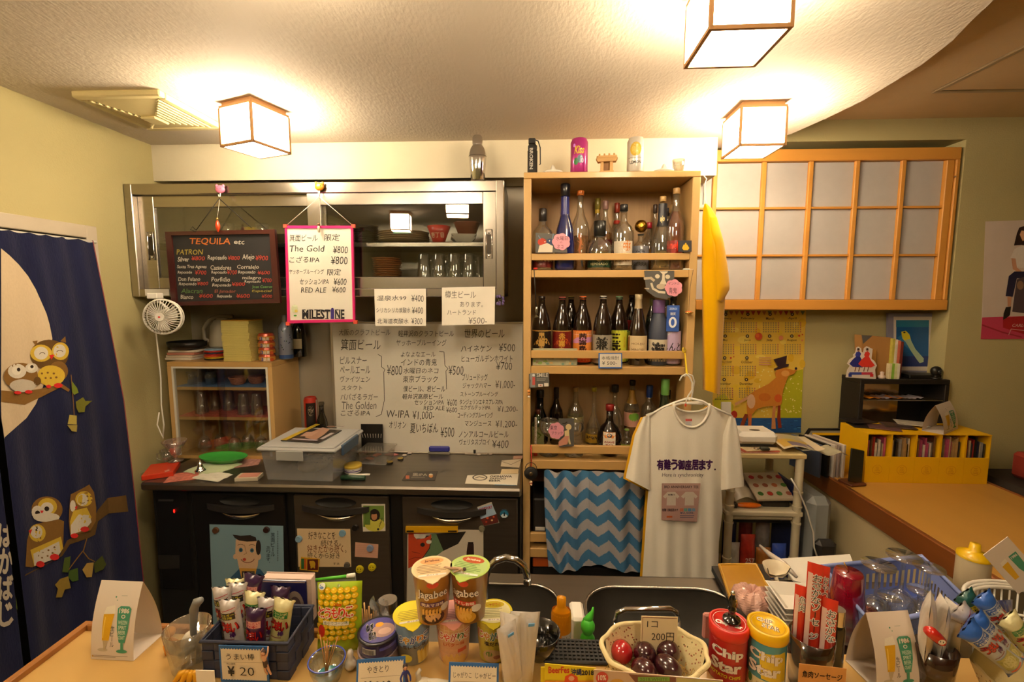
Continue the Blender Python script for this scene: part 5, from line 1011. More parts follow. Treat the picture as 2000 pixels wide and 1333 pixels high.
for k in range(8):M().tube([(-.045+k*.0125,-.004,zz0),(-.045+k*.0125+(k-4)*.001,-.006,zz0+.02)],.0012,4).build('tooth',WHITEP,q)
o=M().prismz([(-.035,0),(-.01,-.016),(.025,-.012),(.035,.005),(.01,.018),(-.02,.015)],0,.003).build('pink_fan_card',mat('pink_fan','#d88a8c',.6));o.location=bx(764,889);tag(o,'small pink fan-shaped card behind the bottle caps','card')
for k,(px,py,l_)in enumerate(((762,905,'nearer the worktop edge'),(782,898,'touching the pale one'))):
 q=thing('crown_cork','black and gold bottle cap lying on the worktop, '+l_,'bottle cap',bx(px,py),0,'bottle caps on the worktop');M().cyl(.0135,0,.006,18).build('skirt',BLACKP,q);M().cyl(.0132,.006,.0075,18).build('gold_face',mat('cap_gold','#b8a050',.4,.4),q)
for k,(px,py)in enumerate(((790,891),(800,887),(935,889),(946,887),(958,888))):
 o=M().lathe([(0,0),(.010,0),(.011,.003),(.009,.006),(0,.006)],12).build('crown_cork',mat('pale_cap','#d0c4b8',.4));o.location=bx(px,py);tag(o,'pale bottle cap '+('beside the pink card','between pink card and eraser','under the black marker end','right past the marker','farthest along the whiteboard')[k].replace('right past','just past'),'bottle cap','pale bottle caps')
q=thing('whiteboard_eraser','blue whiteboard eraser on a grey pen ledge','eraser',bx(858,888));M().box(-.052,.05,0,.03,.010,.038,bev=.006).build('handle',mat('eraser_blue','#2c2f8a',.5),q);M().box(-.054,.052,-.002,.032,0,.010,bev=.001).build('felt',mat('felt_grey','#8a857a',.9),q)
q=thing('pen_ledge','long grey pen ledge along the whiteboard bottom','ledge',bx(912,889));M().box(-.01,.10,0,.018,0,.006,bev=.001).build('ledge',al,q);o=q
q=thing('black_marker','black capped marker on the pen ledge beside the eraser','marker',(bx(885,886)[0],bx(885,886)[1]+.01,TZ+.0145));M().tube([(-.0,0,0),(.06,0,0)],.006,8).build('barrel',BLACKP,q)
M().tube([(-.0,0,0),(.02,0,0)],.0068,8).build('cap',BLACKM,q);M().box(0,.055,-.006,.006,-.0139,-.006).build('rest',BLACKP,q)
o=M().cyl(.006,0,.022,10).build('pen_stub',BLACKP);o.location=bx(927,888);tag(o,'upright black marker cap at the whiteboard foot','cap')
q=thing('sweet_tin','round white and purple tin with yellow lid beside the green marker','tin',bx(690,921));M().lathe([(0,0),(.036,0),(.037,.004),(.037,.024)],24).build('body',mat('tin_white','#d8d4cc',.35,var=.02),q);M().lathe([(.038,.022),(.038,.031),(.034,.034),(0,.034)],24).build('lid',mat('tin_lid','#c4a83c',.35,.2),q);Cv().rect(-.05,.008,.05,.012,'#5a4a8a').tx('NATUR',-.03,.001,.02,.007,'#5a4a8a').build('print',around(1,.0374,0,0,.02),q,maxe=.012)
q=thing('green_marker','thick dark green marker pen at the worktop edge','marker',(bx(690,938)[0],bx(690,938)[1],TZ+.010));M().tube([(-.052,0,0),(-.05,0,0),(.05,0,0),(.052,0,0)],[.008,.010,.010,.008],12).build('barrel',mat('marker_green','#173a26',.35),q)
o=M().prismz([(-.045,-.008),(.05,-.005),(.048,.012),(-.04,.010)],0,.0012).build('paper_slip',PAPER);o.location=bx(700,928);tag(o,'white paper slip between the tin and the green marker','paper')
def flatcard(name,label,cat,px,py,pts,col,cv=None,t=.0012,mt=None,K_=1,ox_=0,oy_=0,z=TZ,group=None):
 T_=thing(name,label,cat,base(px,py,z),group=group);O=T_.location
 P=[W(a,b_,Z=z+t)for a,b_ in pts];M().prismz([(p.x,p.y)for p in P],z,z+t).build('card',mat('card'+col,col,.5,var=.03),T_,org=O)
 if cv:cv.build('print',onZ(z+t,K_,ox_,oy_),T_,mt or INK,org=O)
 return T_
c=Cv().tx('黒IPA',650,1195,762,1218,'#cfc6b4',.02).rect(598,1212,625,1238,'#b8603a').ell(790,1215,17,14,'#c9843c',14).ell(790,1205,15,7,'#e0d4b8',12).rect(640,1225,745,1229,'#8a857a')
flatcard('business_card','black beer card with a small glass picture lying on the worktop','card',818,928,[(796,922),(855,921),(849,939),(785,938)],'#38342f',c,mt=INKG,K_=3.92,ox_=640,oy_=620)
c=Cv().ell(1165,1228,58,24,'#5b554e',24).ell(1165,1228,46,18,'#d9d0bc',24).line([(1130,1232),(1160,1222),(1200,1230)],5,'#4a443e').tx('OKINAWA',1242,1212,1412,1228,'#2a2622',.03).tx('SANGO',1240,1230,1365,1243,'#2a2622',.03).tx('BEER',1235,1246,1325,1259,'#2a2622',.03)
flatcard('beer_card','white beer card with an oval emblem and three lines of capitals','card',960,937,[(913,929),(1013,925),(1010,948),(908,945)],'#ddd6c4',c,K_=3.92,ox_=640,oy_=620)
o=M().box(-.05,.04,-.012,.012,-.0005,.0006).build('blue_card_edge',mat('blue_edge','#4a8ab8',.5));o.location=(bx(990,946)[0],bx(990,946)[1],TZ+.0004);tag(o,'blue card peeping from under the white beer card','card')
flatcard('envelope','white folded envelope near the shelf side','envelope',995,905,[(980,900),(1018,897),(1014,914),(978,911)],'#d8ccb4',Cv().line([(980,902),(998,908),(1017,899)],1,'#9a8f7a'));flatcard('envelope','cream slip partly under the white beer card','paper',995,922,[(980,917),(1013,917),(1012,926),(977,927)],'#dcc9a0');flatcard('envelope','pinkish slip touching the shelf side','paper',1012,893,[(1003,891),(1021,890),(1020,896),(1002,897)],'#c9a08c')
# doorway curtain with owls
def nb(u,v):
 X=-1.70+.035*min(1,v*2.5)+u*(-.02+.055*v)+.007*math.sin(u*13+1.2)*(.3+v)*(1-.3*u)+.0025*math.sin(u*31)
 return Vector((X,1.335+(1.752-1.335+.01*math.sin(v*4))*u,1.79-1.60*v-.006*abs(math.sin(u*22))*(1-v)))
def nl(u,v):
 return Vector((-1.70+.035*min(1,v*2.5)+.006*math.sin(u*19)*(.3+v),.72+(1.318-.72)*u,1.79-1.60*v))
def inv(fn,px,py,g=(.5,.5)):
 u,v=g
 for _ in range(14):
  a=proj(fn(u,v));e=1e-4;b_=proj(fn(u+e,v));c_=proj(fn(u,v+e))
  J=((b_[0]-a[0])/e,(c_[0]-a[0])/e,(b_[1]-a[1])/e,(c_[1]-a[1])/e);D=J[0]*J[3]-J[1]*J[2]
  if abs(D)<1e-9:break
  rx,ry=px-a[0],py-a[1];du=(rx*J[3]-J[1]*ry)/D;dv=(J[0]*ry-J[2]*rx)/D
  u+=max(-.3,min(.3,du));v+=max(-.3,min(.3,dv));u=max(-.1,min(1.1,u));v=max(-.05,min(1.05,v))
 return u,v
def onsurf(fn,sc,ox,oy,g=(.5,.5),org=Vector((0,0,0)),clip=True):
 def f(a,b_,l):
  u,v=inv(fn,a/sc+ox,b_/sc+oy,g);u=max(0,min(1,u));v=max(0,min(1,v));p=fn(u,v);e=1e-3
  n=(fn(u+e,v)-p).cross(fn(u,v+e)-p).normalized();d=(CAMP-p)
  if n.dot(d)<0:n=-n
  return p+n*l*1.6-org
 return f
NAVY=mat('navy_linen','#181c3a',.95,var=.15,nscale=30,bump=.35,bscale=220,sheen=.15,stretch=(1,1,.25),spec=.1)
nor=thing('noren_curtain','navy doorway curtain printed with owls, branches and a cream moon','curtain',(-1.70,1.335,0));O=nor.location
M().grid(nb,90,60).build('cloth_panel',NAVY,nor,org=O);M().grid(nl,60,40).build('cloth_panel',NAVY,nor,org=O)
M().tube([(LX+.04,.64,1.785),(LX+.04,1.77,1.785)],.007,8).build('rod',WHITEP,nor,org=O)
M().tube([nb(1,v/30)+Vector((.002,0,0))for v in range(31)],.0016,4).build('red_hem',mat('hem_red','#8a1f3a',.8),nor,org=O)
c=Cv();cream='#c9b596';br='#7a5a2e';brd='#5c4424';yl='#c9a93c';rd2='#c8302c';wt='#cfc6b4'
P=[(4,185),(60,232),(120,292),(180,365),(230,450),(270,540),(300,610),(320,680),(338,770),(330,880),(310,990),(275,1090),(230,1200),(170,1290),(120,1333),(45,1400),(12,1430),(4,1200),(4,800)]
c.poly(P,cream);c.build('moon_print',onsurf(nb,3.333,0,430,(.4,.4),O),nor,INKC,maxe=32,lift=.001)
c=Cv()
c.poly([(4,1110),(120,1120),(260,1100),(390,1060),(450,1105),(440,1120),(390,1090),(270,1150),(155,1205),(4,1185)],br)
c.ell(315,880,125,100,brd,24).poly([(205,790),(240,785),(230,820)],br).poly([(385,790),(420,758),(425,800)],br).ell(375,985,62,65,br,20).ell(262,868,72,56,yl,20).ell(388,855,55,58,yl,20).ell(262,868,48,42,wt,18).ell(382,853,40,42,wt,18).arc(270,878,20,14,190,340,4,brd,6).arc(382,862,20,12,190,340,4,brd,6).poly([(315,880),(348,878),(330,912)],rd2).ell(325,1015,90,68,yl,22)
for(x,y)in((265,1000),(305,995),(345,1000),(290,1030),(325,1030),(360,1025)):c.ell(x,y,8,7,br,8)
c.ell(310,1085,18,12,rd2,8).ell(372,1078,28,16,rd2,10)
c.ell(125,1020,112,90,br,22).ell(100,985,62,48,wt,18).ell(195,965,40,32,wt,16).ell(96,982,33,28,'#ded6c4',14).ell(110,975,13,13,'#2a201a',10).ell(192,962,22,20,'#ded6c4',12).ell(196,956,11,11,'#2a201a',10).ell(152,978,14,12,wt,8).ell(135,1080,88,42,'#b8ae9c',20).ell(230,1050,24,28,brd,12)
c.ell(100,1126,26,12,rd2,8).ell(175,1120,26,12,rd2,8)
c.line([(450,1010),(465,1200),(470,1290)],5,br).poly([(455,1050),(490,1095),(500,1125),(470,1140),(455,1120)],'#6a7a2c').poly([(480,1185),(530,1155),(545,1180),(588,1178),(545,1215),(540,1250),(500,1255),(485,1225)],'#6a6a28').poly([(430,1330),(440,1270),(455,1310),(485,1275),(485,1333)],'#b0a050')
c.build('owl_print',onsurf(nb,3.333,0,430,(.4,.5),O),nor,INKC,maxe=36,lift=.0016,step=.00008)
c=Cv();K_=2.652
c.poly([(125,785),(300,690),(345,600),(420,560),(455,540),(505,440),(555,380),(650,366),(662,450),(560,460),(505,500),(490,570),(450,590),(360,620),(320,680),(250,715),(130,775)],'#5a4426')
c.ell(240,440,82,68,br,24).ell(242,425,50,45,yl,18).ell(190,455,32,36,wt,14).ell(240,432,33,30,wt,14).ell(190,458,14,13,'#2a201a',8).ell(238,436,13,13,'#2a201a',8).poly([(204,445),(222,445),(212,468)],rd2).ell(235,480,70,24,wt,16)
c.poly([(150,540),(180,515),(300,490),(328,500),(322,640),(290,690),(160,740),(128,735),(135,600)],br).ell(188,562,44,46,yl,18).ell(183,556,32,34,wt,16).ell(185,540,14,12,'#2a201a',8).poly([(140,550),(160,542),(150,568)],rd2).poly([(150,650),(310,580),(322,640),(290,690),(170,735)],yl).poly([(165,670),(300,605),(308,660),(280,695),(170,732)],wt)
for(x,y)in((190,680),(215,660),(245,650),(275,635),(210,690),(240,680),(265,665)):c.ell(x,y,6,5,br,6)
c.ell(200,724,24,17,rd2,8).ell(275,686,25,17,rd2,8)
c.poly([(355,430),(362,360),(430,325),(455,310),(480,350),(492,430),(490,500),(460,550),(360,575),(352,500)],br).ell(428,385,44,40,yl,16).ell(420,390,27,32,wt,14).ell(372,420,14,30,wt,12).arc(418,400,12,8,20,160,3,brd,5).poly([(382,425),(396,420),(388,442)],rd2).poly([(358,500),(375,445),(440,430),(465,480),(440,540),(362,565)],yl).poly([(362,520),(400,465),(455,470),(465,505),(430,545),(362,570)],wt).ell(380,574,20,13,rd2,8).ell(430,542,22,15,rd2,8)
c.line([(440,590),(425,650),(350,750)],5,br).line([(422,655),(450,695),(480,710)],5,br)
c.poly([(325,690),(360,680),(355,730),(345,765),(312,765)],'#4a5a28').poly([(350,755),(398,740),(402,805),(370,812),(345,790)],'#3f5526').poly([(300,800),(345,785),(360,845),(325,855),(310,895),(280,895),(290,850),(275,830)],'#8a7434').poly([(420,750),(440,718),(475,715),(465,790),(440,790),(445,750)],'#a88a48').poly([(475,720),(520,678),(540,725),(525,750),(480,770)],'#454c24').poly([(340,2),(388,2),(385,38),(362,34)],'#a0904a')
c.build('owl_print',onsurf(nb,K_,0,830,(.5,.7),O),nor,INKC,maxe=30,lift=.0014,step=.00008)
P=[(1.14+.345*math.cos(a/20*math.pi),1.42+.345*math.sin(a/20*math.pi))for a in range(40)]
c=Cv().poly([(min(1.0,(y-.72)/.598),(1.79-z)/1.6)for y,z in P],cream);c.build('moon_print',lambda u,v,l:nl(u,v)+Vector((l,0,0))-O,nor,INKC,maxe=.04,lift=.002)
c=Cv().vtx('ばかばじ',-10,500,62,1050,'#b8ae9c',.04).poly([(80,890),(100,868),(108,920),(90,960),(78,950)],'#44542a').poly([(-10,80),(6,120),(4,165),(-10,165)],'#3a7a3c')
c.build('lettering',onsurf(nl,K_,0,830,(.9,.7),O),nor,INKC,maxe=60,lift=.002)
# T-shirts
TY=1.665
tee_w=mat('white_jersey','#ece4d3',.95,var=.02,bump=.15,bscale=400,sheen=.2,spec=.1);tee_y=mat('yellow_jersey','#e0a800',.95,var=.03,bump=.15,bscale=400,sheen=.2,spec=.1)
def tsY(px,py,c0=1340,hw=84):
 s=(px-c0)/hw;t=max(0,(py-800)/350)
 return TY+.045*abs(s)**4.0+.010*t*math.sin(s*7+1.0)*abs(s)**.8+.006*t*math.sin(s*17)
def interp(rows,y):
 for a,b_ in zip(rows,rows[1:]):
  if a[0]<=y<=b_[0]:k=(y-a[0])/((b_[0]-a[0])or 1);return[a[i]+(b_[i]-a[i])*k for i in range(1,len(a))]
 return rows[-1][1:]if y>rows[-1][0]else rows[0][1:]
def tee(name,label,dx,dy,dY,m_,sleeve_l=True):
 t=thing(name,label,'t-shirt',W(1340+dx,1150+dy,Y=TY+dY));O=t.location
 body=[(791,1262,1432),(815,1262,1432),(850,1266,1428),(950,1267,1409),(1000,1263,1411),(1060,1259,1404),(1150,1253,1402)]
 def topf(u):
  x=1262+u*170
  if x<1316:return 813-(x-1262)/54*22
  if x>1386:return 791+(x-1386)/46*22
  s=(x-1351)/35;return 791+(1-s*s)**.5*46 if abs(s)<1 else 791
 def topb(u):
  x=1262+u*170
  if x<1316:return 813-(x-1262)/54*22
  if x>1386:return 791+(x-1386)/46*22
  s=(x-1351)/35;return 791+(1-s*s)*14
 def F(u,v,back=False):
  y0=(topb if back else topf)(u);y=y0+(1152-y0)*v;xl,xr=interp(body,y);x=xl+u*(xr-xl)
  Y=tsY(x,y)+dY;ed=1-abs(2*u-1)**3
  if back:Y=Y*1+.004+.045*ed
  return Vector(W(x+dx,y+dy,Y=Y))-O
 M().grid(lambda u,v:F(u,v),64,60).build('front',m_,t);M().grid(lambda u,v:F(u,v,True),40,40).build('back',m_,t)
 pts=[]
 for k in range(25):
  a=math.pi*k/24;x=1351-35*math.cos(a);pts.append(Vector(W(x+dx,791+dy+math.sin(a)*46-2,Y=tsY(x,830)+dY-.002))-O)
 M().tube(pts,.0045,6).build('collar',m_,t)
 pts=[Vector(W(1351-35*math.cos(math.pi*k/16)+dx,791+dy+math.sin(math.pi*k/16)*14,Y=tsY(1351,800)+dY+.045*math.sin(math.pi*k/16)))-O for k in range(17)];M().tube(pts,.0045,6).build('collar',m_,t)
 def sleeve(rows,nm='sleeve'):
  def G(u,v):
   y=rows[0][0]+(rows[-1][0]-rows[0][0])*v;xl,xr,yl,yr=interp(rows,y);a=2*math.pi*u
   cx_,w_=(xl+xr)/2,(xr-xl)/2;x=cx_+w_*math.cos(a);yy=(yl+yr)/2+(yr-yl)/2*math.cos(a)
   return Vector(W(x+dx,yy+dy,Y=TY+dY+.025-.028*math.sin(a)*(.5+.5*v)-.003*math.sin(a*4)))-O
  M().grid(G,32,20,closeu=True).build(nm,m_,t)
 sleeve([(0,1256,1270,815,812),(.3,1240,1270,850,850),(.6,1231,1270,893,902),(.93,1223,1270,928,951),(1,1222,1270,934,959)]);sleeve([(0,1424,1436,812,817),(.3,1412,1443,850,850),(.6,1409,1449,905,900),(.93,1408,1453,952,945),(1,1408,1453,958,951)])
 return t
tw=tee('white_tshirt','white T-shirt with a purple slogan hung from the bottle shelf',0,0,0,tee_w);O=tw.location
tee('yellow_tshirt','yellow T-shirt hanging directly behind the white slogan shirt',-5,1,.06,tee_y)
def teemap(sc,ox,oy):return lambda u,v,l:Vector(W(u/sc+ox,v/sc+oy,Y=tsY(u/sc+ox,v/sc+oy)-l-.0006))-O
c=Cv();pu='#3c1c48'
for i,ch_ in enumerate('有難う御座居ます'):c.tx(ch_,1402+i*70,1018+(4 if i>2 else 0),1467+i*70,1118,pu,.045)
c.ell(1982,1115,9,9,pu,10).tx('Here is synchronicity',1452,1150,1868,1200,'#4a3a40',-.004,.1,.03)
c.build('slogan_print',teemap(5.128,1010,700),tw,INKC,maxe=40)
c=Cv().rect(1688,608,1752,632,'#c04a44').rect(1684,632,1750,690,'#d8d8d8').rect(1695,615,1745,622,'#d88a84').rect(1692,640,1740,644,'#8a9098').rect(1692,652,1735,655,'#8a9098').rect(1692,664,1740,667,'#8a9098')
c.build('neck_label',lambda u,v,l:Vector(W(u/5.128+1010,v/5.128+700,Y=TY+.040-l))-O,tw)
c=Cv().poly([(1142,180),(1447,180),(1418,485),(1138,470)],'#b08a80').rect(1150,190,1440,240,'#b8968c').tx('3RD ANNIVERSARY TEE',1158,198,1432,220,'#3a2430',.02)
for x in(1217,1360):c.poly([(x-30,248),(x+30,248),(x+65,285),(x+48,300),(x+35,290),(x+35,355),(x-38,355),(x-35,290),(x-48,300),(x-68,285)],'#c9bcae')
c.tx('有難う',1190,265,1245,277,'#3a2430',.03).tx('有難う御座居ます',1145,380,1270,402,'#3a2430',.03)
for k,q_ in enumerate(('#b8684c','#5a8a80','#4a7aa0','#6a8aa8')):c.rect(1285+k*31,378,1312+k*31,402,q_)
c.tx('¥2,500-',1285,405,1400,425,'#3a3a5a',.02).rect(1285,432,1398,440,'#6a5a6a').rect(1285,446,1392,454,'#6a5a6a').rect(1180,438,1225,452,'#b8562c')
c.build('pinned_flyer',onY(TY-.012,4.04,1010,900),tw,org=O)
hg=thing('coat_hanger','white plastic coat hanger carrying the slogan T-shirt','hanger',W(1345,780,Y=TY+.01));O=hg.location;hp=lambda*q:Vector(W(*q,Y=TY+.012))-O
m=M().tube([hp(1327,744),hp(1332,735),hp(1340,731),hp(1347,737),hp(1352,748),hp(1352,762),hp(1344,774),hp(1342,782)],.003,6);m.build('hook',WHITEP,hg)
M().tube([hp(1345,778),hp(1320,786),hp(1295,796),hp(1268,812)],.0045,6).tube([hp(1345,778),hp(1372,784),hp(1395,797),hp(1428,812)],.0045,6).tube([hp(1320,788),hp(1372,790)],.003,6).build('arms',WHITEP,hg);M().sph(0,-.004,0,.006,n=10,m=8).build('joint',WHITEP,hg)
hg2=thing('coat_hanger','white coat hanger carrying the yellow shirt behind the slogan shirt','hanger',W(1350,780,Y=TY+.06));O=hg2.location;hp=lambda*q:Vector(W(*q,Y=TY+.06))-O
M().tube([hp(1336,736),hp(1344,731),hp(1352,734),hp(1356,745),hp(1353,765),hp(1350,782)],.003,6).build('hook',WHITEP,hg2);M().tube([hp(1262,812),hp(1330,788),hp(1370,786),hp(1424,812)],.0045,6).build('arms',WHITEP,hg2)
st=thing('yellow_strap','yellow plastic strap on the shelf rail holding the shirt hangers','strap',W(1340,733,Y=1.79));O=st.location
M().tube([Vector(W(*q,Y=y))-O for q,y in(((1337,685),1.815),((1338,694),1.80),((1340,715),1.76),((1342,733),1.68))],.0035,6).build('strap',mat('strap_yellow','#d8b80c',.5),st)
M().tube([Vector(W(1336+3*math.cos(a),684+5*math.sin(a),Y=1.80))-O for a in(0,1,2,3,4,5)],.003,6,closed=True).build('loop',mat('strap_yellow','#d8b80c',.5),st)
o=thing('shirt_tag','tiny red and white charm hanging at the white shirt collar','charm',W(1339,795,Y=1.66));M().lathe([(0,0),(.003,.002),(.004,.01),(0,.013)],8).build('red_end',mat('hem_red2','#c83a1c',.5),o);M().tube([(0,0,.012),(.003,0,.03)],.002,6).build('cord',WHITEP,o)
ys=thing('hanging_yellow_tshirt','yellow T-shirt hanging edge-on beside the bottle shelf','t-shirt',W(1392,768,Y=1.84));O=ys.location
R0=[(398,1376,1380),(405,1374,1388),(425,1372,1400),(470,1371,1409),(520,1370,1414),(560,1370,1416),(640,1371,1412),(700,1372,1409),(766,1373,1405)]
def loftpx(rows,Y,th,n,nu=40,nv=40,amp=.06):
 def G(u,v):
  y=rows[0][0]+(rows[-1][0]-rows[0][0])*v;xl,xr=interp(rows,y);a=2*math.pi*u;w_=(xr-xl)/2;k=1+amp*math.sin(a*n+v*3)
  return Vector(W((xl+xr)/2+w_*math.cos(a)*k,y+5*math.cos(a)*v,Y=Y-th*math.sin(a)*k*min(1,v*4+.15)))-O
 return M().grid(G,nu,nv,closeu=True)
loftpx(R0,1.85,.05,5).build('body',tee_y,ys);loftpx([(425,1384,1400),(470,1388,1413),(530,1386,1422),(560,1387,1425),(586,1394,1411)],1.83,.03,3,24,20).build('sleeve',tee_y,ys)
hk=thing('wire_hanger','thin white hanger and cords at the top of the edge-on yellow shirt','hanger',W(1378,345,Y=1.85));O=hk.location
M().tube([Vector(W(*q,Y=1.85))-O for q in((1374,343),(1380,350),(1376,360),(1377,385),(1379,400),(1385,405))],.0018,6).build('hook',WHITEP,hk);M().tube([Vector(W(*q,Y=1.84))-O for q in((1373,360),(1374,380),(1373,400))],.0013,6).build('cord',BLACKM,hk)
# calendar on the recess wall
K_=4.936;CYY=2.366
c=Cv();cal_tl=[(1400,600),(1575,600),(1563,846),(1389,846)]
for k in range(60):
 x,y=rnd.uniform(60,930),rnd.uniform(100,1080);c.ell(x,y,rnd.uniform(20,60),rnd.uniform(15,50),rnd.choice(['#dcae28','#e3c23a','#e6cc5c','#d8b030','#e0bc40']),9)
c.poly([(720,700),(930,650),(915,1120),(715,1120)],'#b0b020').poly([(60,950),(170,880),(260,1000),(250,1120),(100,1120)],'#c2bc2c')
for k in range(90):x,y=rnd.uniform(480,920),rnd.uniform(650,1100);c.ell(x,y,rnd.uniform(3,10),rnd.uniform(3,9),'#e8dc8c',6)
c.poly([(60,1120),(912,1120),(908,1262),(55,1262)],'#1f4f8c')
for k in range(40):x,y=rnd.uniform(80,890),rnd.uniform(1128,1250);c.rect(x,y,x+rnd.uniform(10,50),y+rnd.uniform(3,8),rnd.choice(['#3a78b0','#173c70','#5a8fc0','#2a5c98']))
for i in range(16):x=110+i*53;c.poly([(x,88),(x+44,88),(x+22,130)],rnd.choice(['#a8442c','#6a7a4c','#b8783c','#c0503a']))
mon=['January','February','March','April','May','June','July','August','September','October',None,None,'November','December']
for i,nm in enumerate(mon):
 if not nm:continue
 x=185+(i%4)*214-(i//4)*5;y=120+(i//4)*210
 c.ell(x,y,17,16,'#352a1c',12).ell(x,y,7,7,'#d8c88c',8).tx(nm,x-len(nm)*8,y+28,x+len(nm)*8,y+52,'#5a4a2c',.01)
 for r in range(5):
  for q_ in range(7):c.rect(x-70+q_*24,y+78+r*21,x-58+q_*24,y+90+r*21,'#9a8c5c' if q_<6 else '#b8705c')
c.tx('2018 calendar',78,932,262,948,'#3a2f1c',.02)
c.ell(502,333,36,36,'#c04a24',20).ell(492,325,18,20,'#d8662c',14).ell(718,348,22,22,'#d88a5c',14).ell(893,326,11,11,'#c8402c',8).ell(924,316,7,7,'#c8402c',6).ell(922,372,9,9,'#d8805c',8).ell(234,541,10,10,'#c8402c',8).ell(263,530,6,6,'#c8402c',6).ell(265,1088,32,38,'#b0301c',16)
for(a_,b2)in((540,620),(500,640),(510,630),(500,630)):pass
for k in range(4):c.rect(505,535+k*22,625,543+k*22,'#c8906c')
dog='#c8802c'
c.poly([(400,900),(480,850),(600,790),(670,730),(660,690),(690,640),(770,640),(840,660),(870,645),(850,690),(790,715),(770,760),(745,830),(730,900),(725,975),(700,1010),(640,1005),(560,1010),(490,1030),(430,1090),(390,1080),(385,990)],dog).poly([(270,975),(330,950),(400,905),(400,940),(330,975),(280,1000)],'#c89a6c')
c.poly([(640,1005),(668,1005),(660,1100),(668,1225),(625,1225),(630,1110)],'#d08c54').poly([(690,1000),(712,1000),(712,1110),(725,1215),(690,1220),(680,1110)],'#8a2f14').poly([(400,1080),(435,1080),(432,1200),(402,1200)],'#c46a34').poly([(370,1080),(400,1085),(360,1200),(320,1200),(345,1130)],'#8a3a1c').ell(430,960,40,70,'#d8b08c',14).ell(690,930,36,40,'#cc5c24',12).ell(560,920,60,40,'#bf6c22',12).ell(760,690,40,30,'#dca050',12).ell(862,643,13,13,'#2f2438',10)
c.poly([(645,555),(775,518),(765,600),(795,600),(790,622),(655,665),(648,645),(690,628)],'#2f1c24')
cl=thing('wall_calendar','yellow year calendar poster with a dog in a top hat below the shoji','calendar',W(1389,846,Y=CYY));O=cl.location;slab(cal_tl,CYY,.001).build('sheet',mat('cal_base','#dfba45',.6,var=.05),cl,org=O);c.build('print',onY(CYY,K_,1380,590),cl,INK,org=O,maxe=None,step=.000012)
q=thing('wall_switch','white wall switch plate covering the calendar corner','switch',W(1419,800,Y=2.36));O=q.location;slab(rc(1409,786,1428,811),2.355,.006).build('plate',WHITEP,q,org=O)
K_=4.443;PY=2.248;q=thing('fashion_poster','poster of a seated person in white on a red and pink base','poster',W(1916,663,Y=PY));O=q.location
slab([(1925,433),(2010,430),(2010,662),(1916,663)],PY-.001,.001).build('sheet',mat('poster_white','#cfbfb2',.5,coat=.2),q,org=O)
c=Cv().poly([(258,980),(700,965),(700,1165),(246,1168)],'#c23c5c').poly([(440,985),(700,960),(700,1150),(440,1068)],'#a81424').line([(260,1045),(440,1110),(600,1150)],12,'#9a2038').poly([(560,250),(580,200),(640,180),(700,190),(700,360),(600,350),(535,355)],'#2a161c').poly([(585,260),(600,225),(650,230),(650,300),(610,315)],'#d8a884').poly([(540,385),(600,355),(700,380),(700,560),(560,545),(550,470),(503,462)],'#ded4ca').poly([(512,465),(548,468),(560,545),(610,585),(590,600),(525,560)],'#c99474').poly([(490,620),(540,580),(640,580),(640,640),(560,640),(525,800),(462,795)],'#1d1a3c').poly([(478,800),(515,800),(508,885),(480,885)],'#c99474').poly([(465,890),(510,885),(500,960),(470,985),(440,1000),(445,945)],'#1c1418').poly([(560,650),(640,620),(700,640),(700,950),(520,930),(530,850)],'#4a3c44').tx('CARLO',520,1035,650,1062,'#d8b0a8',.01,.3).line([(490,1130),(510,1080),(640,1095)],5,'#d8b0a8').ell(590,700,30,40,'#8a6a54',10)
c.build('print',onY(PY-.001,K_,1860,400),q,INKG,org=O)
# white plastic rack and what it carries
RYF,RYB=1.93,2.17;rx0,rx1=wx(1424,RYF,1000),wx(1556,RYF,1000);rzt=wz(885,RYF,1500)
rk=thing('plastic_rack','cream plastic shelving rack standing before the calendar','rack',(rx0,RYF,0));O=rk.location
rackm=mat('rack_plastic','#cdc2a4',.4);rm=wz(997,RYF,1480)
for X in(rx0,rx1):
 for Y in(RYF,RYB):
  m=M().cyl(.0165,0,rzt-.02,14,X,Y)
  for zc in(rm+.085,rm-.055,rm-.22,rm+.02):m.cyl(.0195,zc-.004,zc+.004,14,X,Y)
  m.build('post',rackm,rk,org=O)
for z,nm in((rzt,'top_shelf'),(rm,'middle_shelf'),(.30,'lower_shelf')):
 m=M().box(rx0-.02,rx1+.02,RYF-.016,RYB+.016,z-.022,z,bev=.004)
 if z!=rzt:m.box(rx0+.012,rx1-.012,RYF-.008,RYB+.008,z-.045,z-.022,bev=.01)
 m.build(nm,rackm if z!=rzt else mat('rack_top','#d3bd85',.45),rk,org=O)
e_=.0006
q=thing('white_appliance','white rounded electric box with a dark grip on the rack top','appliance',(wx(1475,2.0,860),1.965,rzt+.012+e_));w_=(wx(1516,1.98,850)-wx(1437,1.98,850))/2;h_=wz(838,2.02,1475)-rzt-.012
M().box(-w_,w_,.0,.13,.006,h_*.95,bev=.018).build('shell',WHITEP,q);M().box(-w_+.006,w_-.006,.006,.125,0,.006).build('base',BLACKP,q);M().sph(.0,.045,h_*.95,.024,.012,.002,16,6).build('grip',mat('dark_grip','#3c362f',.5),q)
for k,(c_,l_)in enumerate((('#b88a74','pinkish'),('#a84f38','reddish'),('#c9b48c','tan'))):
 o=M().box(-.10,.055,-.0,.17,0,.003,bev=.0008).build('leaflet',mat('leaf'+c_,c_,.6,var=.2,nscale=30));o.location=(wx(1490,1.94,890)+.01*k,RYF-.012+.006*k,rzt+e_+k*.0036);o.rotation_euler=(0,0,.06*k);tag(o,l_+' leaflet in the pile under the white electric box','leaflet','leaflets on the rack top')
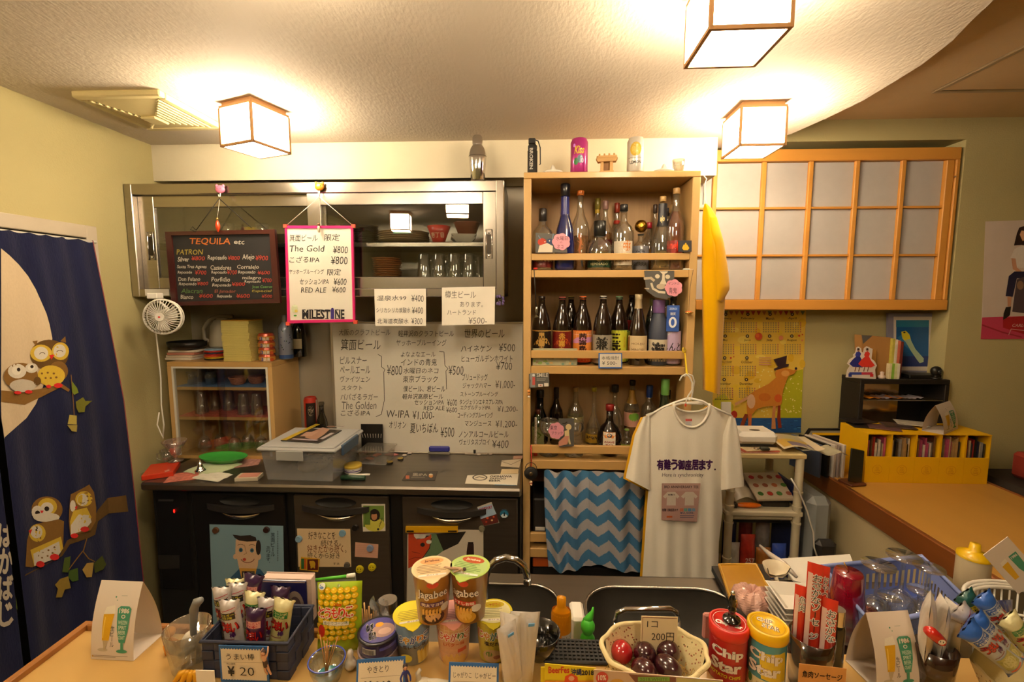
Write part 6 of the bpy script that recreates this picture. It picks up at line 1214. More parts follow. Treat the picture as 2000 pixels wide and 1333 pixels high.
q=thing('magazine','open glossy magazine with a purple and yellow picture drooping off the rack','magazine',(wx(1550,1.95,885),RYF-.01,rzt+.0125));
M().grid(lambda u,v:(-.055+.17*u+.03*v,.005+.2*v,.006+.012*math.sin(u*5)*(1-v*.5)+.02*max(0,u-.75)*3*(1-v)),20,10,lambda u,v:'#dccdb0' if(u<.06 or v<.14 or u>.8)else('#6a5a8a' if.25<u<.8 and v<.42 else('#c9a850' if v<.6 else '#b9ac90'))).build('pages',INKG,q)
M().grid(lambda u,v:(.02+.19*u,.0+.1*v,.002-.03*u*u+.02*math.sin(u*9)*u),16,6).build('curled_page',mat('curled_page','#a8a48c',.4,var=.3,nscale=20),q)
q=thing('car_key','dark key fob with a silver ring in front of the white electric box','key',(wx(1490,1.94,880),RYF-.0,rzt+.0125));M().box(-.018,.022,-.012,.012,0,.012,bev=.005).build('fob',mat('fob','#26281f',.4),q);M().tube([(-.03+.011*math.cos(a),.004+.011*math.sin(a),.004)for a in range(6)],.002,6,closed=True).build('ring',CHROME,q)
q=thing('stapler','orange and black handled tool on the middle rack shelf','tool',(wx(1462,1.95,990),1.95,rm+e_+.012));M().sph(0,0,0,.055,.014,.0115,20,10).build('grip',mat('orange_grip','#dc6a10',.3,coat=.4),q);M().box(-.075,-.05,-.012,.012,-.011,.012,bev=.004).build('end',BLACKP,q)
o=M().box(-.0,.115,.0,.15,0,.026,bev=.003).build('black_case',BLACKP);o.location=(wx(1490,1.96,990),1.96,rm+e_);tag(o,'flat black case beside the orange tool','case')
q=thing('food_pack','clear pack of round printed pictures leaning on the black case','pack',(wx(1512,1.97,985),1.955,rm+.028),0,rot=(R(28),0,R(4)));M().box(-.085,.08,0,.15,0,.016,bev=.004).build('pack',mat('pack_film','#cabda4',.3,coat=.5,var=.1),q)
c=Cv()
for i in range(4):
 for j in range(3):c.ell(-.06+.042*i,-.12+.045*j,.013,.011,rnd.choice(['#a8342c','#4a7a3a','#c0704c','#b8404c','#9a5a48']),10)
c.build('picture_print',flatz(1,0,0,.0165),q,INKG)
for k,(dx,c_,rz)in enumerate(((-.05,'#c4b8a0',.5),(-.02,'#b7ab98',.2),(-.075,'#8a94a8',.8))):
 o=M().grid(lambda u,v:((u-.5)*.11,(v-.5)*.05,.02*math.sin(u*4+k)+.02*v),10,10).build('film_bag',mat('film'+c_,c_,.3,coat=.4,var=.15));o.location=(wx(1470,2.03,960)+dx,(2.0,2.06,2.12)[k],rm+.03+.02*k);o.rotation_euler=(R(20),0,rz*.3);tag(o,'crumpled plastic bag, %s, behind the orange tool'%('cream','greyish','bluish')[k],'bag')
def pouch(w,h,th,mt_,name='pouch',parent=None,crimp=True,col=None,m=None,nu=16,nv=18):
 """filled bag standing on z=0 facing -y"""
 m=m or M()
 def S(u,v,sg):
  s=2*u-1;t=2*v-1;d=th*max(0,1-abs(s)**2.4)**.7*max(0,1-abs(t)**3)**.7+.0015*math.sin(u*23+v*9)*max(0,1-abs(t)**3)
  return(s*w/2*(1-.03*(1-abs(t)**2)),-sg*d/2,v*h)
 m.grid(lambda u,v:S(u,v,1),nu,nv,col).grid(lambda u,v:S(1-u,v,-1),nu,nv,col)
 return m.build(name,mt_,parent)
bags=((.045,1.98,.17,'#d8cfc0','white'),(.112,1.98,.21,'#b03024','red'),(.182,1.98,.15,'#a86a2c','brown and yellow'),(.250,1.98,.17,'#2d4aa8','bright blue'),(.075,2.085,.22,'#2a2c5a','navy'),(.150,2.085,.24,'#7a2c2a','maroon'),(.228,2.085,.25,'#c2b8b0','pale'))
for k,(dx,y_,h_,c_,l_)in enumerate(bags):
 t=thing('snack_bag',l_+' snack bag standing on the lower rack shelf','bag',(rx0+dx,y_,.302),.05*math.sin(k*3));pouch(.064,h_,.05,mat('bag'+c_,c_,.35,coat=.4,var=.4,nscale=22),'pouch',t)
 if k==1:Cv().tx('257',-.02,-.012,.02,.012,'#d9b8b0',.03).build('lettering',flat(1,0,0,-.0262,0,.10),t)
o=M().box(-.11,.11,-.0,.15,0,.03,bev=.003).build('dark_box',mat('dark_green_box','#1b1d18',.5));o.location=((rx0+rx1)/2,1.98,.565);tag(o,'dark flat box lying over the row of snack bags','box')
o=M().box(-.01,.012,-.0,.20,0,.33,bev=.004).build('blue_board',mat('blue_board','#25357a',.4));o.location=(rx1+.036,1.97,.0006);o.scale=(1,1,2.2);tag(o,'dark blue board standing between rack and half wall','board')
q=thing('cooler_bin','grey lidded bin between the rack and the half wall','bin',(rx1+.115,2.06,0));bm_=mat('bin_grey','#8e9290',.4)
M().box(-.055,.055,-.12,.12,0,.70,bev=.03).build('bin',bm_,q);M().box(-.03,.062,-.15,-.10,.40,.52,bev=.02).build('pocket',mat('bin_dark','#232120',.5),q)
q=thing('white_cable','thin white cord drooping beside the rack','cord',W(1575,1000,Y=1.95));O=q.location;M().tube([Vector(W(*p_,Y=1.90))-O for p_ in((1545,935),(1560,960),(1577,1000),(1588,1040),(1590,1070),(1597,1092))],.0035,6).build('cable',WHITEP,q)
# right-hand counter on the half wall
HX,HZ=1.385,.735
struct(M().box(HX+.01,HX+.09,.30,2.37,0,HZ-.075).build('wall_half',mat('half_wall','#bfae86',.85,var=.04,bump=.2,bscale=120)))
rt=thing('side_counter','honey-coloured wooden counter with an orange wood edge on the half wall','counter',(HX,.3,0));O=rt.location;rxe=2.075
M().box(HX+.022,rxe-.02,.30,2.249,HZ-.03,HZ,bev=.001).build('top',mat('honey_wood','#bb8b3e',.45,var=.06,nscale=5,stretch=(2,.15,1)),rt,org=O)
M().box(HX+.022,1.985,2.25,2.369,HZ-.03,HZ).build('top',MATS['honey_wood'],rt,org=O)
EW=mat('edge_wood','#7c451c',.4,var=.12,nscale=6,stretch=(3,.2,3),coat=.2)
M().box(HX,HX+.022,.30,2.369,HZ-.085,HZ+.002,bev=.004).build('edge',EW,rt,org=O);M().box(rxe-.02,rxe,.30,2.249,HZ-.085,HZ+.002,bev=.004).build('edge',EW,rt,org=O)
o=M().box(2.12,3.2,1.95,2.24,.1,.74,bev=.02).build('bench_back',mat('dark_bench','#2a221c',.7));tag(o,'dark padded bench back beyond the side counter','bench')
o=M().box(-.03,.2,-.04,.04,0,.12,bev=.015).build('red_cushion',mat('red_cushion','#8a2a18',.8));o.location=(wx(2004,2.1,900),2.1,.7406);tag(o,'dark red cushion on the bench back at the edge of the picture','cushion')
hz=HZ+e_
a0=W(1690,944,Z=hz);a1=W(1924,945,Z=hz);cy=(a0.y+a1.y)/2;cw=(a1.x-a0.x)/5;ch_=wz(850,cy,1800)-hz;cdp=.18
emb=lambda c,x,z:c.arc(x,z,.021,.021,0,360,.0012,'#c8841c',20).tx('MUSIC',x-.008,z-.014,x+.008,z-.009,'#b8701c').tx('CD',x-.007,z-.006,x+.007,z+.001,'#b8701c').tx('STORE',x-.011,z+.003,x+.011,z+.007,'#b8701c').tx('1998',x-.011,z+.010,x+.011,z+.015,'#b8701c')
ordw=['first','second','third','fourth','fifth']
for k in range(5):
 x0=a0.x+cw*k;t=thing('cd_box','yellow cardboard CD box with a round emblem, %s from the phone stand'%ordw[k],'box',(x0,cy,hz),0,'row of yellow CD boxes');w_=cw-.001;g_=.0035
 M().box(0,g_,0,cdp,0,ch_).build('side_panel',YEL,t);M().box(w_-g_,w_,0,cdp,0,ch_).build('side_panel',YEL,t);M().box(g_,w_-g_,0,cdp,0,.003).build('floor_panel',YEL,t)
 M().box(g_,w_-g_,cdp-.003,cdp,.003,ch_).build('back_panel',YEL,t);fp_=M().box(g_,w_-g_,0,.003,.003,ch_*.54).build('front_panel',YEL,t);M().box(0,w_,-.002,cdp,ch_,ch_+.003).build('lid',YEL,t)
 c=Cv();emb(c,w_/2,ch_*.30);c.build('emblem',lambda u,v,l:(u,-l,.6*ch_-v-ch_*.03),t,INK)
 x=g_+.002;n=0;cw_='grey white brown black red cream navy pink silver tan'.split();cc=['#6a625a','#c8c0b0','#5a3a28','#1c1a18','#8a1f1c','#b8a888','#22243a','#a84a6a','#8a8a88','#a88858']
 while x<w_-.012:
  th_=rnd.choice((.005,.006,.0095,.0095));i=rnd.randrange(10);hh_=rnd.uniform(.75,.94)*ch_
  o=M().box(0,th_-.0008,0,.14,0,hh_).build('music_cd',mat('cd%d'%i,cc[i],.3,coat=.5,var=.15,nscale=60));o.location=(x0+x,cy+.012+rnd.uniform(0,.01),hz+.0036);tag(o,'%s spined CD standing %s in the %s yellow box'%(cw_[i],('nearest the phone stand side','second','third','fourth','fifth','sixth','seventh','eighth','ninth','tenth','eleventh','twelfth','thirteenth','fourteenth')[min(n,13)],ordw[k]),'cd','CDs in the %s yellow box'%ordw[k]);x+=th_+.0006;n+=1
ctz=hz+ch_+.0038
bky=2.225;b0,b1=wx(1677,bky,800),wx(1851,bky,800);bt=wz(742,bky,1750)
br_=thing('black_media_rack','black open-fronted rack with clear shelf behind the yellow CD boxes','rack',(b0,bky,hz));O=Vector((b0,bky,hz));br_.location=O;bk2=mat('black_wood','#17120f',.55,var=.1)
M().box(b0,b0+.02,bky,2.36,hz,bt-.022,bev=.002).build('side_panel',bk2,br_,org=O);M().box(b1-.02,b1,bky,2.36,hz,bt-.022,bev=.002).build('side_panel',bk2,br_,org=O);M().box(b0,b1,bky,2.362,bt-.022,bt,bev=.002).build('top',bk2,br_,org=O);M().box(b0+.02,b1-.02,2.35,2.36,hz,bt-.022).build('back_panel',bk2,br_,org=O)
bm1=wz(782,bky,1750);M().box(b0+.02,b1-.02,bky+.004,2.349,bm1-.004,bm1).build('clear_shelf',glass('acrylic',(.85,.82,.78),refl=.15,body='#8a7a60',bodyfac=.3),br_,org=O)
M().box(b0+.022,b0+.022+(b1-b0)*.6,2.34,2.3495,hz+.02,bt-.03).build('mirror_panel',mat('mirror','#b89a70',.12,.9),br_,org=O)
for k in range(9):
 zz_=(bm1+e_)if k<5 else hz+.115+.004*k;c_=('#d0801c','#8a7f86','#c9741a','#6a5a4a','#a8a0a8')[k%5];o=M().grid(lambda u,v:((u-.5)*.09,(v-.5)*.07,.003+.006*math.sin(u*7+k)**2),8,4).build('leaflet',mat('lf'+c_,c_,.5,var=.2));o.location=(b0+.10+.038*(k%5)*1.1,bky+.045,zz_);o.rotation_euler=(0,0,.3*math.sin(k*2));tag(o,'%s leaflet in the black rack, %s'%(('orange','grey','dark orange','brown','pale grey')[k%5],'on its clear shelf' if k<5 else 'low down behind the CD boxes'),'leaflet','loose leaflets in the black rack')
for k in range(4):
 o=M().box(-.05,.05,-.04,.04,0,.028,bev=.002).build('stacked_case',mat('case_dark','#3c3834',.4));o.location=(b0+.14,bky+.06,hz+e_+k*.029);tag(o,'dark case in the hidden foot of the black rack, %s'%('bottom layer','second layer','third layer','top layer')[k],'case','cases in the foot of the black rack')
o=M().box(-.012,.03,-.01,.01,0,.022,bev=.003).build('foil_packet',mat('foil','#c9c4bc',.15,.9,bump=.8,bscale=80));o.location=(wx(1783,2.28,815),2.28,hz+.14);tag(o,'shiny foil packet inside the black rack','packet')
o=M().box(-.03,.05,-.03,.03,0,.138,bev=.002).build('clear_case',glass('acrylic'));o.location=(wx(1770,2.28,815),2.285,hz+e_);tag(o,'clear acrylic case in the foot of the black rack','case')
bz=bt+e_;BYC=2.27
def stand(name,label,cat,px,Y=BYC,rz=0):return thing(name,label,cat,(wx(px,Y,730),Y,bz),rz)
c=Cv().poly([(625,30),(870,30),(870,430),(625,430)],'#0d4a86').rect(625,30,870,90,'#1c6a8c').rect(625,340,870,430,'#1c2f70')
c.poly([(640,180),(700,130),(760,320),(700,260)],'#2a6a98').poly([(668,130),(700,122),(725,150),(740,210),(770,280),(830,360),(828,392),(800,400),(780,370),(740,300),(700,220),(675,190)],'#a8bc9c').poly([(668,130),(700,122),(728,158),(735,190),(690,205),(672,170)],'#d8c82c').ell(690,136,9,7,'#2a2418',8).line([(660,200),(640,215)],5,'#7fa0a8')
q=thing('framed_picture','framed print of a pale slender fish on deep blue in a grey-blue mount','picture',(wx(1784,2.345,700),2.342,bz));O=q.location;P7=2.342
slab([(1735,612),(1836,612),(1832,728),(1733,728)],P7,.012).build('frame',mat('frame_blue_grey','#7d7c90',.6),q,org=O)
fc=Cv().poly([(612,70),(890,70),(885,462),(612,458)],'#cfc6bd');fc.sh+=[(s_[0],s_[1],s_[2])for s_ in Cv().poly([(632,95),(868,95),(862,430),(628,430)],'#0e4f8a').sh]+[([(min(max(u,630),866),95+(v-30)*.84)for u,v in s_[0]],s_[1],s_[2])for s_ in c.sh[1:]]
fc.build('print',onY(P7,3.702,1580,600),q,INKG,org=O)
o=stand('router_box','low black set-top box under the framed fish print','box',1800,2.275);M().box(-.075,.075,-.025,.05,0,.018,bev=.003).build('case',BLACKP,o)
q=stand('webcam','small black round webcam beside the framed fish print','camera',1828,2.25,R(8));M().lathe([(0,0),(.024,0),(.024,.006),(.008,.01),(.008,.018)],18).build('stand',BLACKP,q);M().sph(0,0,.038,.025,.020,.024,18,12).build('head',BLACKP,q);M().lathe([(0,.021),(.009,.021),(.010,.015),(.013,.013)],14,mx=Matrix.Translation((0,0,.038))@Matrix.Rotation(R(90),4,'X')).build('lens',mat('lens_glass','#2a2a30',.05,coat=1),q)
q=thing('magazine_file','brown cardboard magazine file with a sloped side on the black rack','file',(wx(1712,2.27,730),2.27,bz));O=q.location;KP=mat('kraft','#a3763f',.8,var=.06)
F_=[(1688,640+95*.82-60),(1690,656)]
slab([(1683,655),(1742,660),(1736,740),(1700,740),(1684,705)],2.27,.05).build('file_body',KP,q,org=O);slab([(1690,681),(1712,683),(1709,740),(1690,740)],2.260,.009).build('front_flap',mat('kraft_light','#b9843c',.8),q,org=O);slab([(1683,655),(1704,656),(1686,672)],2.2685,.001).build('grey_corner',mat('corner_grey','#4a4a48',.6),q,org=O)
bkx=[('green and yellow','#b8b04c'),('white','#d8cdb8'),('red-striped white','#c86a50'),('dark red','#6a2a20')]
for k,(l_,c_)in enumerate(bkx):
 w_=.0135;o=M().box(0,w_-.001,0,.08,0,wz(662+2*k,2.255,1755)-bz,bev=.001).build('slim_book',mat('bk'+c_,c_,.5,var=.15,nscale=50));o.location=(wx(1741,2.255,700)+k*w_,2.255,bz);tag(o,l_+' upright book spine on the black rack beside the kraft file','book','books on the black rack')
for k,(l_,c_)in enumerate((('cream','#d6c9a0'),('green and yellow','#7fae3c'),('pale green','#c9cf9a'),('white and green','#d8d6c0'))):
 w_=.0135;o=M().box(0,w_-.001,0,.02,0,wz(711,2.232,1755)-bz,bev=.001).build('booklet',mat('bl'+c_,c_,.5,var=.15,nscale=50));o.location=(wx(1737,2.232,720)+k*w_*.95,2.232,bz);tag(o,l_+' short booklet standing in front of the taller books','booklet','booklets before the books on the black rack')
dn=thing('dancer_cutout','white-edged cut-out of two dancers in blue and red dresses','cutout',(wx(1682,2.238,738),2.238,bz));O=dn.location;KD=6.058
cp=[(195,590),(215,500),(245,455),(212,430),(240,380),(290,350),(283,325),(310,300),(322,240),(345,228),(375,245),(382,290),(405,300),(412,245),(445,222),(480,240),(512,255),(498,370),(535,400),(562,450),(540,500),(552,612)]
slab([(u/KD+1620,v/KD+640)for u,v in cp],2.238,.003).build('cutout',mat('cut_white','#ddd2c6',.5),dn,org=O)
c=Cv()
for(x,col,c2)in((335,'#3a3f9a','#2a2f7a'),(440,'#d83a30','#b82a24')):
 c.ell(x+8,268,15,20,'#a8705a',12).ell(x+8,256,15,12,'#2a1a18',10).poly([(x-30,325),(x-15,290),(x+20,285),(x+40,310),(x+25,350),(x-20,350)],col).poly([(x-20,345),(x+28,345),(x+55,395),(x+100,450),(x+50,475),(x,470),(x-60,465),(x-100,430),(x-60,380)],c2 if x<400 else col).line([(x-20,465),(x-35,520)],11,'#7a4a3a').line([(x+25,465),(x+10,520)],11,'#7a4a3a')
c.rect(235,530,380,560,'#3a4a9a').rect(380,530,510,560,'#b83a50').rect(225,545,265,585,'#2a3a8a').rect(480,550,520,585,'#c02a30').build('print',onY(2.238,KD,1620,640),dn,INKG,org=O)
o=M().lathe([(0,0),(.014,0),(.016,.012),(.007,.020),(.009,.032),(0,.036)],12).build('little_figure',mat('pale_figure','#c4b0a0',.5));o.location=(wx(1722,2.245,738),2.245,bz);tag(o,'tiny pale ornament between cut-out and booklets','ornament')
def tent(name,label,p_fl,p_fr,depth,H,z,bulge=.12,sc=1,prt=True):
 P0_,P1_=W(*p_fl,Z=z),W(*p_fr,Z=z);w_=(P1_-P0_).length;rz=math.atan2(P1_.y-P0_.y,P1_.x-P0_.x)
 t=thing(name,label,'table tent',(P0_.x,P0_.y,z),rz)
 fr_=lambda s:(depth*(.5*s)-bulge*depth*math.sin(math.pi*s),H*s**(.92))
 tm=mat('tent_card','#dccfc0',.5,var=.02)
 M().grid(lambda u,v:(u*w_,fr_(v)[0],fr_(v)[1]),2,14).build('front_panel',tm,t);M().grid(lambda u,v:(u*w_,depth-fr_(v)[0],fr_(v)[1]),2,14).build('back_panel',tm,t);M().box(0,w_,0,depth,0,.001).build('floor_panel',tm,t)
 c=Cv();c.ell(.46,.20,.02,.012,'#4a8a6a',6).ell(.50,.24,.012,.008,'#4a8a6a',6).rect(.58,.18,.72,.184,'#8a9a8a')
 c.poly([(.25,.42),(.50,.40),(.42,.76),(.26,.76)],'#d9a81c').poly([(.25,.42),(.29,.33),(.48,.30),(.52,.41)],'#e8e0cc').poly([(.28,.76),(.40,.76),(.36,.84),(.30,.84)],'#b8a888').ell(.28,.88,.12,.022,'#c0b49c',14).rect(.30,.83,.35,.88,'#b8a888').line([(.30,.46),(.28,.72)],.03,'#ecc84c')
 c.poly([(.56,.34),(.62,.31),(.82,.31),(.88,.34),(.86,.60),(.80,.78),(.66,.78),(.60,.60)],'#3f8a6c').rect(.70,.78,.76,.87,'#3f8a6c').ell(.73,.89,.13,.024,'#3f8a6c',14).tx('1986',.60,.335,.84,.40,'#dccfc0',.04).ell(.72,.44,.05,.025,'#dccfc0',10).ell(.72,.44,.03,.014,'#3f8a6c',8)
 for i,s_ in enumerate(('WEIZEN','SPIRIT','BEER','CRAFT')):c.tx(s_,.62+.01*i,.49+.065*i,.83-.01*i,.54+.065*i,'#c9d6c0',.02)
 c.vtx('生ビール',.46,.56,.55,.84,'#1f2a1c').rect(.08,.945,.88,.95,'#8a7a68').rect(.08,.96,.60,.965,'#8a7a68').ell(.06,.955,.02,.012,'#c89a50',8)
 c.build('print',lambda u,v,l:(u*w_,fr_(1-v)[0]-l,fr_(1-v)[1]),t,INK,maxe=.12)
 return t
tz1=ctz
zb_=W(1803,826,Z=ctz)
t=tent('table_tent','white arched table card on the yellow CD boxes with its opening facing out',(1843,850),(1871,838),.075,.125,ctz)
for k,(c_,l_,px,py,rz)in enumerate((('#2c2624','black',1700,838,-.2),('#6a4a4c','plum',1735,842,-.5),('#4a3c38','brown',1765,840,-.3),('#c8bca8','pale',1790,836,-.45),('#1c1a1c','glossy black',1690,832,.1))):
 p=base(px,py,ctz);o=M().box(-.06,.06,-.02,.075,0,.0025,bev=.0008).build('flyer',mat('fly'+c_,c_,.35,coat=.4,var=.4,nscale=30));o.location=(p[0],p[1]+.02,ctz+.0028*k);o.rotation_euler=(0,0,rz);tag(o,l_+' flyer in the loose pile on the yellow CD boxes','flyer','loose flyers on the CD boxes')
def lean(name,label,cat,pts,Y,t_,m_,parts=()):
 q_=thing(name,label,cat,W(*pts[-1],Y=Y));O_=q_.location;slab(pts,Y,t_).build('board',m_,q_,org=O_)
 for nm,p2,m2,o2 in parts:slab(p2,Y-o2,.002).build(nm,m2,q_,org=O_)
 return q_
lean('tablet_board','black-rimmed yellow and grey board with round corners behind the leaning books','board',[(1582,838),(1645,838),(1650,900),(1577,888),(1572,852)],2.30,.012,BLACKP,[('grey_sheet',[(1584,842),(1645,842),(1648,898),(1582,886),(1578,854)],mat('board_grey','#8a8676',.6),.002),('yellow_sheet',[(1587,846),(1645,846),(1645,898),(1590,886)],YEL,.004),('black_sheet',[(1592,851),(1645,851),(1645,896),(1592,884)],BLACKP,.006)])
for k,(px,c_,l_)in enumerate(((1602,'#44506a','blue grey'),(1618,'#14110f','black'),(1630,'#d6ccc0','white spined'),(1638,'#a89a94','grey'),(1648,'#d2c6b8','cream'))):
 y_=2.06-.0*k;o=M().box(0,.012,-.0,.17,0,.155,bev=.001).build('leaning_book',mat('lb'+c_,c_,.5,var=.05));p=W(px-6,934,Z=hz);o.location=(p.x+.005,max(p.y,1.99),hz);o.rotation_euler=(0,0,R(14));tag(o,l_+' picture book leaning at the counter edge before the phone','book','books leaning at the counter edge')
q=thing('phone','black smartphone propped on a small dark wood stand','phone',base(1672,950,hz),R(12));M().box(-.035,.045,-.01,.06,0,.012,bev=.003).build('wood_stand',mat('dark_wood','#5a2f1a',.5),q)
M().box(-.036,.036,-.004,.004,0,.148,bev=.003,mx=Matrix.Translation((.0,.008,.012))@Matrix.Rotation(R(14),4,'Y')@Matrix.Rotation(R(-12),4,'X')).build('handset',mat('phone_glass','#0c0b0c',.12,coat=.8),q)
# sink behind the bar
KZ=.80
def ring(x0,x1,y0,y1,r,n=6):
 P=[]
 for(cx,cy,a)in((x1-r,y1-r,0),(x0+r,y1-r,90),(x0+r,y0+r,180),(x1-r,y0+r,270)):
  for k in range(n+1):q_=R(a+90*k/n);P.append((cx+r*math.cos(q_),cy+r*math.sin(q_)))
 return P
sk_=thing('sink_unit','stainless steel sink unit with two round-cornered basins behind the bar','sink',(-.24,.70,0));O=sk_.location
B1,B2=ring(-.19,.075,.80,1.155,.07),ring(.14,.53,.80,1.155,.09);KX0,KX1,KY0,KY1=-.24,1.36,.70,1.205
bm=bmesh.new();loops=[]
for P in([(KX0,KY0),(KX1,KY0),(KX1,KY1),(KX0,KY1)],B1,B2):
 vs=[bm.verts.new((x,y,KZ))for x,y in P];loops.append([bm.edges.new((vs[i],vs[(i+1)%len(vs)]))for i in range(len(vs))])
bmesh.ops.triangle_fill(bm,edges=bm.edges[:],use_beauty=True,use_dissolve=False)
bm.verts.index_update();m=M().add([v.co.copy()for v in bm.verts],[[v.index for v in f_.verts]for f_ in bm.faces]);bm.free()
m.box(KX0,KX1,KY1-.002,KY1,KZ-.05,KZ).box(KX0,KX0+.002,KY0,KY1,KZ-.05,KZ);m.build('deck',STEELD,sk_,org=O)
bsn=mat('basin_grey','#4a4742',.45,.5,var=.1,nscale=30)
for P in(B1,B2):
 n=len(P);cx=sum(p[0]for p in P)/n;cy=sum(p[1]for p in P)/n
 vs=[(x,y,KZ)for x,y in P]+[(cx+(x-cx)*.96,cy+(y-cy)*.96,KZ-.16)for x,y in P]+[(cx,cy,KZ-.17)]
 M().add(vs,[(i,i+n,(i+1)%n+n,(i+1)%n)for i in range(n)]+[((i+1)%n+n,i+n,2*n)for i in range(n)],None,True).build('basin',bsn,sk_,org=O)
 M().tube([(x,y,KZ+.001)for x,y in P],.0045,6,closed=True).build('basin_rim',STEEL,sk_,org=O)
M().box(KX0,KX1,KY0,KY1-.01,.05,KZ-.052 if 0 else.60).build('cabinet_body',mat('sink_body','#5a554c',.5),sk_,org=O)
q=thing('faucet','chrome gooseneck tap arching over the first basin','tap',W(948,1135,Y=1.0));q.location.z=KZ+.001;fx_=q.location.copy()
pts=[fx_]+[Vector(W(*p_,Y=1.0))for p_ in((948,1128),(955,1108),(968,1096),(988,1090),(1008,1094),(1022,1106),(1029,1122),(1030,1136))]
M().tube([p_-fx_ for p_ in pts],.0085,10).build('spout',CHROME,q);M().cyl(.018,0,.02,16).build('base',CHROME,q);M().cyl(.0095,-.006,.004,12,mx=Matrix.Translation(pts[-1]-fx_)).build('nozzle',CHROME,q)
q=thing('grab_rail','chrome rail across the second basin behind the cloth basket','rail',W(1278,1200,Y=.93));O=q.location;M().tube([Vector(W(*p_,Y=.93))-O for p_ in((1202,1215),(1206,1198),(1222,1191),(1310,1190),(1320,1196),(1325,1212))],.006,8).build('bar',CHROME,q)
M().tube([Vector(W(1202,1215,Y=.93))-O,Vector((W(1202,1215,Y=.93).x,.93,KZ-.155))-O],.005,6).tube([Vector(W(1325,1212,Y=.93))-O,Vector((W(1325,1212,Y=.93).x,.93,KZ-.155))-O],.005,6).build('leg',CHROME,q)
# bar top
BZT=.95;bar=thing('bar_counter','pale wooden bar counter with an orange wooden rim along its back and side','bar',(-.845,.25,0));O=bar.location
M().box(-.835,1.30,.25,.765,BZT-.035,BZT,bev=.002).build('top',BARW,bar,org=O)
M().box(-.845,-.833,.25,.777,BZT-.045,BZT+.011,bev=.002).build('side_rim',RIMW,bar,org=O);M().box(-.833,-.24,.765,.777,BZT-.045,BZT+.011,bev=.002).build('back_rim',RIMW,bar,org=O)
M().box(-.80,1.28,.62,.68,0,BZT-.036).build('front_panel',mat('bar_front','#8a6a3c',.6),bar,org=O)
e_=.0006;bz0=BZT+e_
def bp(px,py,z=bz0):return base(px,py,z)
def hgt(p,px,py):return W(px,py,Y=p[1]).z-p[2]
q=thing('rubber_bar_mat','black studded rubber mat along the back edge of the bar','mat',bp(1230,1304));mx0,mx1=W(1062,1304,Z=bz0).x,W(1403,1304,Z=bz0).x;O=q.location;my0=O[1];
M().box(mx0,mx1,my0,my0+.055,BZT+e_,BZT+.006,bev=.002).build('sheet',mat('rubber','#121110',.6),q,org=O)
m=M()
for i in range(int((mx1-mx0-.01)/.0075)):
 for j in range(6):m.box(mx0+.006+i*.0075,mx0+.0105+i*.0075,my0+.006+j*.008,my0+.0105+j*.008,BZT+.006,BZT+.0085)
m.build('studs',mat('rubber',''),q,kind='stuff',org=O)
tent('table_tent','white arched table card printed with two beer glasses on the bare bar end',(178,1288),(261,1292),.062,.125,bz0,.10)
p=bp(372,1303);q=thing('glass_with_towel','heavy clear tumbler holding white cloth and grey tongs','glass',p);H=hgt(p,372,1224);q.name='tumbler'
M().lathe([(0,.012),(.020,.010),(.0235,0),(.026,.004),(.035,H),(.033,H),(.0225,.016),(0,.016)],24).build('tumbler_wall',GCLR,q)
o=M().sph(.003,.004,.040,.017,.015,.022,16,10).build('rolled_cloth',mat('white_cloth','#d3c9b6',.9));o.location=p;tag(o,'white egg-shaped cloth inside the heavy tumbler','cloth')
q=thing('tongs','grey plastic-tipped tongs standing in the heavy tumbler','tongs',(p[0]+.006,p[1],p[2]+.018));gm=mat('tong_grey','#6f6f6c',.5)
M().tube([(0,.005,0),(.004,0,.05),(.008,0,.088),(.014,0,.10),(.022,0,.104)],[.004,.005,.007,.0075,.005],8).build('arm',gm,q);M().tube([(-.012,-.012,.012),(.0,-.012,.02),(.012,-.010,.03)],[.005,.006,.004],8).build('tip',gm,q)
o=M().sph(0,0,0,.0085,n=14,m=10).build('orange_fruit',mat('orange_skin','#d98a12',.45,bump=.4));o.location=W(332,1232,Y=.72);o.location.z=bz0+.0085+.03;tag(o,'tiny orange fruit ornament beside the heavy tumbler','fruit')
o=M().lathe([(0,0),(.010,0),(.012,.015),(0,.030)],12).build('yellow_stand',mat('orange_skin',''));o.location=(W(332,1232,Y=.72).x,.72,bz0);tag(o,'tiny orange cone under the orange fruit ornament','ornament')
q=thing('banana_ornament','bunch of small yellow-orange finger shapes at the bottom edge of the picture','ornament',bp(362,1345));
for k in range(4):M().tube([(-.02+.012*k,.0,.006),(-.012+.009*k,.008,.018),(-.002+.004*k,.006,.024)],[.003,.006,.003],8).build('finger',mat('finger_yellow','#dda018',.4),q)
o=M().box(-.015,.015,-.0005,.0005,0,.042).build('blank_card',PAPER);o.location=bp(404,1358);tag(o,'small blank white card standing before the tumbler','card')
P0_,P1_=W(397,1326,Z=bz0),W(566,1330,Z=bz0);P2_=W(618,1250,Z=bz0);w_=(P1_-P0_).length;dpt=min(.10,(P2_-P1_).length);rz=math.atan2(P1_.y-P0_.y,P1_.x-P0_.x);Hb=hgt(P1_,566,1258)
bkt=thing('woven_basket','navy woven strap basket full of stick snacks','basket',(P0_.x,P0_.y,bz0),rz);nv=[mat('navy_strap','#23283c',.6,var=.1),mat('navy_strap_light','#2a3047',.6,var=.1)]
M().box(.004,w_-.004,.004,dpt-.004,0,.003).build('floor_panel',nv[0],bkt)
nr=4;sz=Hb/nr
